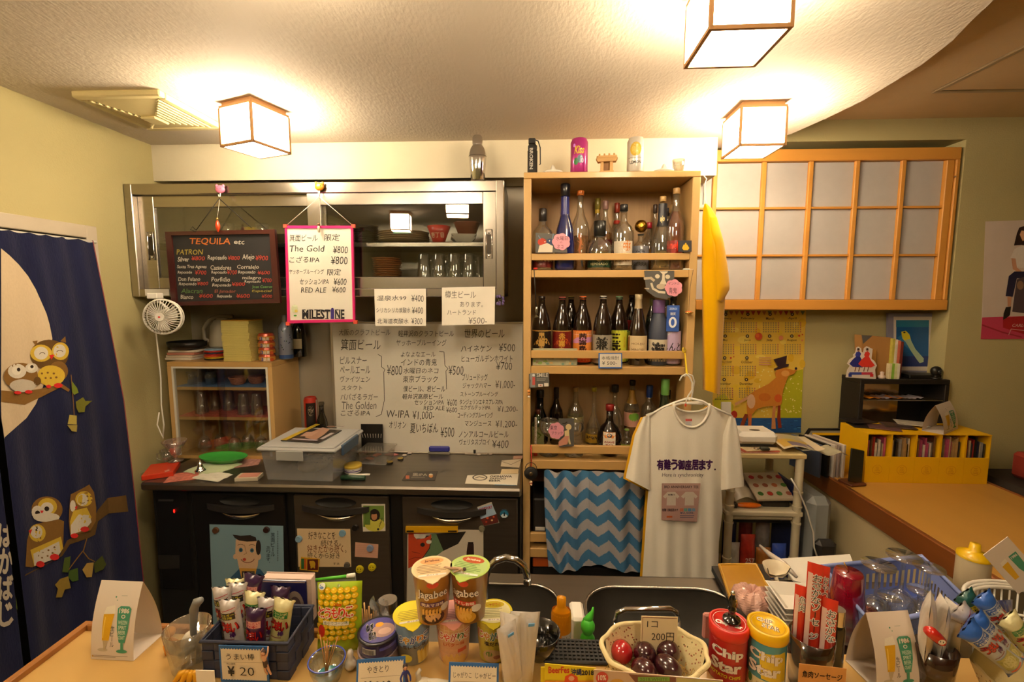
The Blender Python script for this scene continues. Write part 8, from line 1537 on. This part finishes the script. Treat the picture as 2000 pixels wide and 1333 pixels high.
for k in range(230):u,v=rnd.random(),rnd.uniform(.1,.97);c.ell(u,v,.0036,.026,rnd.choice(['#8a4a3c','#a05a44','#6a5a34','#93503f']),5)
c.build('sprig_print',lambda u,v,l:tuple(Vector(bwall(u%1,v))*(.95-l*9)+Vector((0,0,.003))),q,INKC,lift=.0006,step=0);c.build('sprig_print',lambda u,v,l:tuple(Vector(bwall(u%1,v))*(1+l*9)),q,INKC,lift=.0008,step=0)
stw=M()
for k in range(170):a,r_=rnd.random()*6.28,rnd.random()**.5;x,y=rx_*.78*r_*math.cos(a),ry_*.7*r_*math.sin(a)+.005;b_=rnd.random()*3.1;stw.tube([(x-.014*math.cos(b_),y-.014*math.sin(b_),.010+.022*rnd.random()),(x,y,.016+.020*rnd.random()),(x+.014*math.cos(b_),y+.014*math.sin(b_),.010+.022*rnd.random())],.0005,3)
stw.build('straw',mat('straw','#b8903c',.7),q,kind='stuff')
for k,(px,py,c_,l_,rr)in enumerate(((1214,1274,'#a31d1f','shiny red egg leaning on the basket side',20),(1259,1277,'#36131a','dark maroon egg beside the red one',20),(1302,1271,'#36131a','dark maroon egg nearest the price sign',22),(1304,1305,'#301117','dark maroon egg at the front of the basket',22),(1257,1311,'#3a141a','half-hidden maroon egg under the front rim',18))):
 p=W(px,py,Z=bz0+.036);o=M().sph(0,0,0,.0185,.0185,.0235,20,14).build('egg',mat('egg'+c_,c_,.18,coat=.5,var=.08));o.location=p;o.rotation_euler=(R(55),R((-20,-20,60,80,30)[k]),0);tag(o,l_,'egg','coloured eggs in the cloth basket')
q=thing('egg_price_sign','cream card with handwritten price standing in the egg basket','price card',(bx_+.014,by_+.026,bz0+.032),rot=(R(-8),R(3),R(4)));M().box(-.030,.032,0,.001,0,.062,bev=.0004).build('card',mat('cream_card','#dcc79c',.7),q);Cv().tx('1コ',-.020,.008,-.002,.018,'#2a201a').tx('200円',-.012,.026,.026,.040,'#2a201a').rect(-.028,.002,.030,.0028,'#8a4a2c').rect(-.028,.002,-.0274,.058,'#8a4a2c').build('lettering',flat(1,0,0,0,0,.062),q)
def flyer(label,pts,Y,col,cv,dz=.13):
 t=thing('flyer',label,'flyer',(W(*pts[0],Y=Y).x,Y,bz0));O=t.location;P=[W(a,b_,Y=Y)for a,b_ in pts];P2=[(p_.x,p_.z)for p_ in P]+[(P[-1].x,bz0),(P[0].x,bz0)];M().prism(P2,Y,Y+.001).build('sheet',mat('fl'+col,col,.5,coat=.2),t,org=O);cv.build('print',onY(Y,1,0,0),t,INKG,org=O)
flyer('yellow festival flyer with red title standing at the bar edge',[(1064,1297),(1164,1306)],.62,'#e3cc1c',Cv().tx('BeerFes',1071,1303,1112,1316,'#c8341c',.03).tx('沖縄',1115,1307,1136,1320,'#2a3a6a',.03).tx('2018',1136,1310,1160,1320,'#1c1a18',.04).rect(1064,1330,1162,1345,'#d88a1c').poly([(1104,1322),(1116,1316),(1128,1323),(1130,1345),(1100,1345)],'#d8481c').ell(1116,1326,6,5,'#e8b08c',8))
flyer('second yellow flyer peeping behind the festival flyer',[(1056,1304),(1070,1304)],.625,'#dcc41c',Cv())
flyer('beige flyer with a red disc standing at the bar edge',[(1160,1309),(1412,1330)],.60,'#c4a88a',Cv().ell(1176,1325,12,12,'#c0342c',20).tx('10%',1168,1319,1184,1330,'#e8d8c8',.03).poly([(1228,1318),(1320,1324),(1320,1345),(1250,1345)],'#6a3a2c').rect(1246,1323,1308,1332,'#6a9a3c').tx('2018.WHITE',1250,1325,1304,1331,'#3a5a1c').ell(1205,1335,14,8,'#c8983c',14).poly([(1322,1325),(1412,1332),(1412,1350),(1322,1350)],'#b8b070'))
def chipcan(label,px,py,Y,body,lid,art,lart,w=78):
 x=wx(px,Y,py);zt2=wz(py,Y,px);H=zt2-bz0;r_=w/2*Y*1.0/FOC*.93;t=thing('chip_can',label,'can',(x,Y,bz0),face(x,Y),'tall chip cans on the bar');M().lathe([(0,0),(r_*.98,0),(r_,.002),(r_,H-.012)],34).build('can_body',mat('chip'+body,body,.35,.1,coat=.5,var=.03),t)
 M().lathe([(r_+.001,H-.018),(r_+.0018,H-.016),(r_+.0018,H-.001),(r_,H),(r_*.93,H),(r_*.91,H-.0016),(0,H-.0016)],34).build('lid',mat('plid'+lid,lid,.35,coat=.3),t);c=Cv();art(c,H);fn_=around(1,r_,0,0,H-.018);c.build('print',lambda u,v,l:fn_(u,min(v,H-.0195),l),t,INKG,maxe=.011,lift=.0005);c=Cv();lart(c,r_);c.build('lid_print',flatz(1,0,0,H-.0015),t,INKG);return t,H,r_
def cs(c,y,w=.026):[c.tx(a,x0*w,y+dy,x1*w,y+dy+.019,'#3a0c10',.10).tx(a,x0*w,y+dy,x1*w,y+dy+.019,'#e6dccb',.045)for a,x0,x1,dy in(('Chip',-1,1,0),('Star',-1,.9,.021))]
t_,H_,r_=chipcan('red chip can with a black chess-like figure on its lid',1424,1213,.715,'#b01a1c','#cf2a1e',lambda c,H:(c.tx('YBC',-.026,.002,-.016,.006,'#c85a5a',.02),cs(c,.012),c.tx('POTATO CHIPS',-.026,.056,.022,.062,'#d8d02c',.03),c.ell(0,.088,.026,.014,'#e6be70',20),c.ell(.004,.084,.018,.008,'#eccb84',16)),lambda c,r:(c.arc(0,0,r*.84,r*.84,0,360,.0006,'#e8c8b8',28),c.tx('Chip Star',-r*.7,r*.1,r*.7,r*.5,'#ecdccb',.05)))
chipcan('teal and yellow lemon chip can with a yellow lid',1500,1219,.70,'#3f8a94','#e6b40a',lambda c,H:(c.rect(-.034,.06,.034,H,'#d8ce9a'),c.poly([(-.01,.015),(.03,.01),(.034,.06),(-.005,.058)],'#d8b82c'),cs(c,.012),c.tx('瀬戸内',-.012,.066,.016,.074,'#2a2a1c',.01),c.tx('レモン味',-.006,.078,.024,.088,'#2a2a1c',.04),c.ell(-.022,.066,.004,.008,'#3a6a2c',8)),lambda c,r:(c.arc(0,0,r*.84,r*.84,0,360,.0006,'#b88a0a',28),c.tx('CHIP',-r*.6,-r*.45,r*.2,-r*.05,'#ece2c4',.08),c.tx('STAR',-r*.3,r*.0,r*.6,r*.4,'#ece2c4',.08),c.tx('CHIP',-r*.6,-r*.45,r*.2,-r*.05,'#6a4a1c',.0),c.tx('STAR',-r*.3,r*.0,r*.6,r*.4,'#6a4a1c',.0)))
q=thing('stopper_figure','black figure-shaped bottle stopper standing on the red can lid','stopper',t_.location+Vector((0,0,H_-.0005)));q.location.x+=.004;M().lathe([(0,0),(.014,0),(.0145,.003),(.013,.006),(.006,.008),(.0055,.018),(.0075,.021),(.005,.024),(.005,.033),(.006,.038),(.0035,.044),(.003,.048),(0,.049)],18).build('body',mat('gloss_black',''),q);M().sph(0,0,.049,.0036,.0036,.004,10,8).build('knob',CHROME,q);M().tube([(.004,-.004,.040),(.0055,-.004,.034),(.0045,-.004,.027)],.0012,5).build('gold_stripe',mat('gold',''),q)
q=thing('pink_pad','pink cloth pad leaning behind the red chip can','cloth',(wx(1381,.80,1230),.79,bz0-.0+.001));M().box(-.012,.02,-.004,.006,-.0,hgt((0,.79,bz0),1381,1200),bev=.003).build('pad',mat('pink_pad','#c98a80',.8),q)
p=W(1548,1150,Z=.93);zs=[KZ+.001+.013*k for k in range(9)]
for k,z in enumerate(zs):
 o=sqdish(.048,.022).build('square_dish',WGL)if k==0 else o0.copy()
 if k==0:o0=o
 else:COL.objects.link(o)
 o.location=(p.x,p.y-.02,z);o.rotation_euler=(0,0,R(-4)+.01*math.sin(k*3));tag(o,'white square dish in the tall stack by the sausage glass, %s'%('bottom','second up','third up','fourth up','fifth up','sixth up','seventh up','eighth up','topmost')[k],'dish','stacked white square dishes')
q=thing('rose_quartz','rough pink quartz candle holder with a hollow top','stone',(W(1469,1170,Z=.87).x,W(1469,1170,Z=.87).y,.832))
def rk_(u,v):
 a,t_=2*math.pi*u,math.pi*v;n_=1+.10*math.sin(3*a+1)*math.sin(t_)+.07*math.sin(7*a+5*t_)+.05*math.sin(11*a-3*t_);r_=.041*n_;z=-.036*math.cos(t_)*n_*.9;x,y=r_*math.sin(t_)*math.cos(a),r_*math.sin(t_)*math.sin(a)
 rr2=math.hypot(x,y);
 if v>.5 and rr2<.017:z-=(.017-rr2)*1.1
 return(x,y,z+.034)
M().grid(rk_,30,22,smooth=False,closeu=True).build('stone',mat('rose_quartz','#cfa293',.25,var=.14,nscale=25,coat=.5,bump=.4,bscale=50),q)
q=thing('serving_tray','black tray carrying an amber plastic lid beside the sink','tray',(W(1393,1108,Z=.81).x,.9,KZ+.0006));O=q.location
tp_=[W(a,b_,Z=.825)for a,b_ in((1390,1104),(1490,1100),(1560,1235),(1452,1215))];M().prismz([(a.x,a.y)for a in tp_],KZ+.0065,KZ+.022).build('black_tray',mat('tray_black','#191a1a',.35),q,org=O)
tp2=[W(a,b_,Z=.832)for a,b_ in((1402,1101),(1478,1100),(1520,1180),(1428,1180))];M().prismz([(a.x,a.y)for a in tp2],KZ+.0225,KZ+.031).build('amber_lid',mat('amber_plastic','#a8781c',.25,coat=.5,var=.15),q,org=O)
cc_=sum((Vector((a.x,a.y,0))for a in tp2),Vector())/4;M().tube([(cc_.x+(a.x-cc_.x)*.93,cc_.y+(a.y-cc_.y)*.93,KZ+.032)for a in tp2],.003,6,closed=True).build('lid_ridge',mat('amber_ridge','#c99c3c',.25,coat=.5),q,org=O)
q=thing('white_board_sheet','large white sheet lying beyond the dish stack','sheet',(W(1600,1110,Z=.83).x,1.05,KZ+.0006));q.name='cutting_board';O=q.location;tp_=[W(a,b_,Z=.826)for a,b_ in((1519,1092),(1660,1083),(1674,1120),(1600,1150),(1550,1134))];M().prismz([(a.x,a.y)for a in tp_],KZ+.0212,KZ+.026).build('board',WHITEP,q,org=O);M().box(.0,.03,-.0,.03,0,.0205).build('foot',WHITEP,q)
q=thing('scoop','white plastic scoop behind the dish stack','scoop',W(1515,1128,Z=.90));M().lathe([(0,0),(.012,.001),(.020,.012),(.026,.030),(.024,.030),(.018,.013),(0,.004)],16,sx=1.2,a0=-.4,a1=3.6).build('bowl',mat('scoop_white','#cdbfa2',.4),q);M().tube([(-.0,0,.0),(.012,0,-.03),(.014,0,-.094)],.005,8).build('handle',mat('scoop_white',''),q)
q=thing('ladle','thin steel and white spatula lying across the back of the sink unit','spatula',W(1520,1098,Z=.86));O=q.location;M().tube([Vector(W(*a,Z=z))-O for a,z in(((1484,1066),.86),(1504,1084)and((1504,1084),.86),((1530,1102),.86),((1556,1128),.85))],[.003,.007,.009,.004],8).build('blade',mat('white_steel','#c9bfb4',.3,.3),q)
rimz=.905;bq_=[W(a,b_,Z=rimz)for a,b_ in((1608,1108),(1706,1222),(1895,1180),(1800,1088))];ctr=sum(bq_,Vector())/4
q=thing('blue_basket','pale blue slotted plastic basket full of upturned glasses','basket',(ctr.x,ctr.y,KZ+.001));O=q.location;pb=mat('periwinkle_plastic','#7f8fc9',.4,coat=.2)
ins=lambda p_,k,z:Vector((ctr.x+(p_.x-ctr.x)*k,ctr.y+(p_.y-ctr.y)*k,z))-O
for i in range(4):
 a,b_=bq_[i],bq_[(i+1)%4]
 for k0,k1,z0_,z1_,nm in((.93,.955,KZ+.002,KZ+.035,'wall_lower'),(.975,1.0,rimz-.03,rimz,'wall_upper')):M().add([ins(a,k0,z0_),ins(b_,k0,z0_),ins(b_,k1,z1_),ins(a,k1,z1_)],[(0,1,2,3)]).build(nm,pb,q)
 n=14 if i%2==0 else 16;m=M()
 for j in range(n):
  t0,t1=(j+.08)/n,(j+.62)/n;A=lambda t_,k,z:ins(a+(b_-a)*t_,k,z);m.add([A(t0,.955,KZ+.035),A(t1,.955,KZ+.035),A(t1,.975,rimz-.03),A(t0,.975,rimz-.03)],[(0,1,2,3)])
 m.build('wall_bars',pb,q,kind='stuff')
M().add([ins(p_,.93,KZ+.002)for p_ in bq_],[(0,1,2,3)]).build('floor_panel',pb,q);M().tube([ins(p_,1.01,rimz)for p_ in bq_],.006,8,closed=True).build('rim',pb,q)
zg=KZ+.0045
for k,(px,py,H,r_,l_,tint)in enumerate(((1716,1103,.155,.036,'nearest the red cups',None),(1766,1086,.165,.037,'tallest, at the basket back',None),(1738,1165,.10,.024,'small one in the middle',None),(1815,1108,.150,.032,'beside the yellow-capped bottle',None),(1798,1152,.10,.027,'low one behind the wet towels',None))):
 p=W(px,py,Z=zg+H);goblet('wine_glass','upturned stemmed glass in the blue basket, '+l_,p.x,p.y,zg,H,r_,inv=True,group='stemmed glasses in the blue basket')
red=glass('ruby_plastic',(.62,.03,.12),.15,.08,'#b81038',.45)
p=W(1658,1117,Z=.965)
for k in range(3):
 o=M().lathe([(.0,.105),(.026,.105),(.028,.101),(.033,.05),(.040,0),(.039,0),(.032,.05),(.027,.098)],26).build('red_cup',red);o.location=(p.x,p.y,KZ+.060-.022*k);tag(o,'translucent ruby plastic cup upturned in the blue basket, %s'%('outermost on top','second in the nest','lowest in the nest')[k],'cup','nested ruby cups')
o=M().tube([(0,0,0),(-.012,0,.020)],.0015,6).build('brass_pick',mat('gold',''));o.location=(p.x,p.y,KZ+.1655);tag(o,'short brass pick standing on the ruby cup','pick')
o=M().lathe([(0,0),(.022,.002),(.031,.025),(.027,.045),(.016,.058),(0,.06)],26).build('red_bowl_glass',glass('ruby_clear',(.75,.25,.3),refl=.15,body='#8a1030',bodyfac=.2));p=W(1695,1190,Z=.86);o.location=(p.x,p.y,zg+.001);tag(o,'round glass with ruby reflections in the near corner of the blue basket','glass')  # ruby tint is the colour of the glass itself
for k,(px,py,py2,w,tx_,l_)in enumerate(((1580,1101,1290,.022,'おさかなソーセージ','tallest red fish sausage packet with white brush lettering'),(1598,1106,1290,.014,'おやつ','slim red sausage packet behind the tallest one'),(1555,1144,1290,.017,'魚肉','red and white sausage packet at the outer side'),(1612,1170,1290,.022,'おさかな','short red sausage packet near the black bottle'))):
 Y=(.70,.715,.71,.69)[k];a,b_=W(px,py2,Y=Y),W(px,py,Y=Y);q=thing('sausage_packet',l_,'snack',a,face(a.x,a.y),'fish sausages in the dark glass');L_=b_.z-a.z;pouch(w,L_,.012,mat('sausage_red','#cf3420',.3,coat=.6,var=.1,bump=.3,bscale=50),'packet',q,nu=12)
 Cv().rect(-w*.42,.014,-w*.12,L_*.9,'#d8b8ac').vtx(tx_,-w*.08,.014,w*.42,min(L_*.75,.014+.0135*len(tx_)),'#efe4d8',.09).vtx(tx_,-w*.08,.014,w*.42,min(L_*.75,.014+.0135*len(tx_)),'#1c1414',.01).build('print',lambda u,v,l:(u,-.0068+.004*(abs(u)/w*2)**2-l,L_-v),q,INKG)
p=bp(1590,1350);q=thing('dark_glass','dark tumbler holding the fish sausage packets','glass',(p[0],.70,bz0));tumbler(.085,.029,.033).build('glass',glass('smoky_glass',(.45,.38,.36),refl=.14),q)
q=thing('sausage_card','orange-brown card with handwritten sausage sign on the dark glass','card',(W(1608,1290,Y=.655).x,.655,bz0),R(-6));w2=.066;M().box(-w2/2,w2/2,0,.001,.0,.068).build('card',mat('ochre_card','#c98f4c',.7,var=.12,nscale=40),q);Cv().tx('魚肉ソーセージ',-w2*.42,.010,w2*.42,.021,'#1c1612',.02).tx('¥100',-w2*.2,.034,w2*.25,.046,'#1c1612',.02).build('lettering',flat(1,0,0,0,0,.068),q)
q=thing('black_bottle','small black bottle with a bright metal cap beside the sausages','bottle',(wx(1640,.72,1210),.725,bz0));H=wz(1190,.725,1640)-bz0;M().lathe([(0,0),(.012,0),(.0125,.003),(.0125,H*.72),(.010,H*.78)],16).build('bottle_body',mat('gloss_black',''),q);M().cyl(.0105,H*.76,H,16).build('cap',CHROME,q)
tent('table_tent','arched card with two beer glasses standing before the blue basket',(1712,1352),(1796,1346),.062,.112,bz0,.10)
p=(wx(1826,.70,1290),.70);q=thing('brown_glass','tall dark brown tumbler holding wrapped wet towels','glass',(p[0],p[1],bz0));M().lathe([(0,.004),(.021,.003),(.023,0),(.028,.07),(.0268,.07),(.021,.008),(0,.008)],22).build('glass',mat('dark_brown_glass','#2a1710',.12,coat=.8),q)
for k,(px,py,dx)in enumerate(((1800,1150,-20),(1822,1162,0),(1848,1178,16))):wrapped(px+4,py,1282,.70+.006*k,4+k,dx*.7)
q=thing('bean_figure','small glossy red bean figure with a white face on the glass rim','ornament',W(1828,1244,Y=.665));M().tube([(-.014,0,.010),(-.008,0,.007),(0,0,.0),(.008,0,-.007),(.013,0,-.012)],[.006,.0085,.0085,.0075,.003],12).build('body',mat('bean_red','#c02418',.25,coat=.6),q);Cv().ell(.001,.002,.0055,.004,'#e6dcc8',12).ell(-.001,.001,.0008,.0016,'#2a1a14',6).ell(.003,.002,.0008,.0016,'#2a1a14',6).build('face_print',flat(1,0,0,-.0088),q,INKG)
p=W(2012,1150,Z=.99);cq=thing('white_basket','white slotted plastic basket with a flared rim at the picture edge','basket',(p.x,p.y,KZ+.001));rimh=.155;wr,dr=.105,.075
for k in range(3):M().tube([(wr*(1-.05*k)*math.cos(a/16*math.pi),dr*(1-.05*k)*math.sin(a/16*math.pi),rimh-.004*k)for a in range(32)],.0042,8,closed=True).build('rim',WHITEP,cq)
for k in range(40):
 a=2*math.pi*k/40;m=M().tube([(wr*.88*math.cos(a),dr*.88*math.sin(a),rimh-.012),(wr*.72*math.cos(a),dr*.72*math.sin(a),0)],.0022,4);m.build('bar',WHITEP,cq)
for z in(.0,.045,.09):k=.72+.16*z/.143;M().tube([(wr*k*math.cos(a/16*math.pi),dr*k*math.sin(a/16*math.pi),z+.003)for a in range(32)],.003,6,closed=True).build('hoop',WHITEP,cq)
M().lathe([(0,.002),(.73,.002)],30,sx=wr,sy=dr).build('floor_panel',WHITEP,cq)
q=thing('leaning_card','beer glass card tilted in the white basket','card',W(1945,1067,Y=.93)-Vector((-.078,0,.084)),rot=(0,R(-43),0));M().box(-.03,.03,0,.001,0,.115).build('card',mat('tent_card',''),q);Cv().poly([(-.018,.045),(-.003,.043),(-.006,.085),(-.016,.085)],'#d9a81c').poly([(-.018,.045),(-.016,.036),(-.003,.034),(-.003,.043)],'#e8e0cc').poly([(.004,.035),(.022,.035),(.020,.070),(.016,.086),(.009,.086),(.005,.070)],'#3f8a6c').tx('1986',.006,.038,.020,.045,'#dccfc0',.03).build('print',flat(1,0,0,0,0,.115),q)
q=thing('blue_packet','deep blue shiny packet inside the white basket','packet',(p.x-.045,p.y+.01,KZ+.04),rot=(0,R(8),.3));pouch(.05,.115,.02,mat('blue_foil','#25306a',.25,.2,coat=.6,bump=.4,bscale=50),'packet',q)
p=bp(1975,1345);q=thing('snack_basket','floral cloth basket of stick snacks at the corner of the bar','basket',(p[0]-.005,.665,bz0));sc2=1.02
def bw2(u,v):x,y,z=bwall(u,v);return(x*sc2,y*.95,z*.92)
M().grid(bw2,60,12,closeu=True).build('cloth_outside',clm,q);M().grid(lambda u,v:tuple(Vector(bw2(u,v))*.95+Vector((0,0,.003))),60,12,closeu=True).lathe([(0,.004),(.64,.004)],30,sx=rx_*sc2,sy=ry_*.95).build('lining',clm,q);c.build('sprig_print',lambda u,v,l:tuple(Vector(bw2(u%1,v))*(1+l*9)),q,INKC,lift=.0008,step=0)
for a in((1880,1160,.74,-38,'green','green-topped stick snack, rearmost in the floral basket'),(1915,1164,.715,-40,'blue','silver stick snack with a blue banner in the floral basket'),(1868,1190,.70,-48,'silver','silver striped stick snack lying over the floral basket rim'),(1900,1206,.68,-46,'blue','silver and blue stick snack at the front of the floral basket'),(1965,1205,.70,-42,'cream','cream stick snack at the picture edge in the floral basket'),(1885,1226,.665,-52,'blue','lowest silver and blue stick snack in the floral basket')):stick(*a,yaw=.1,grp='stick snacks in the floral basket')
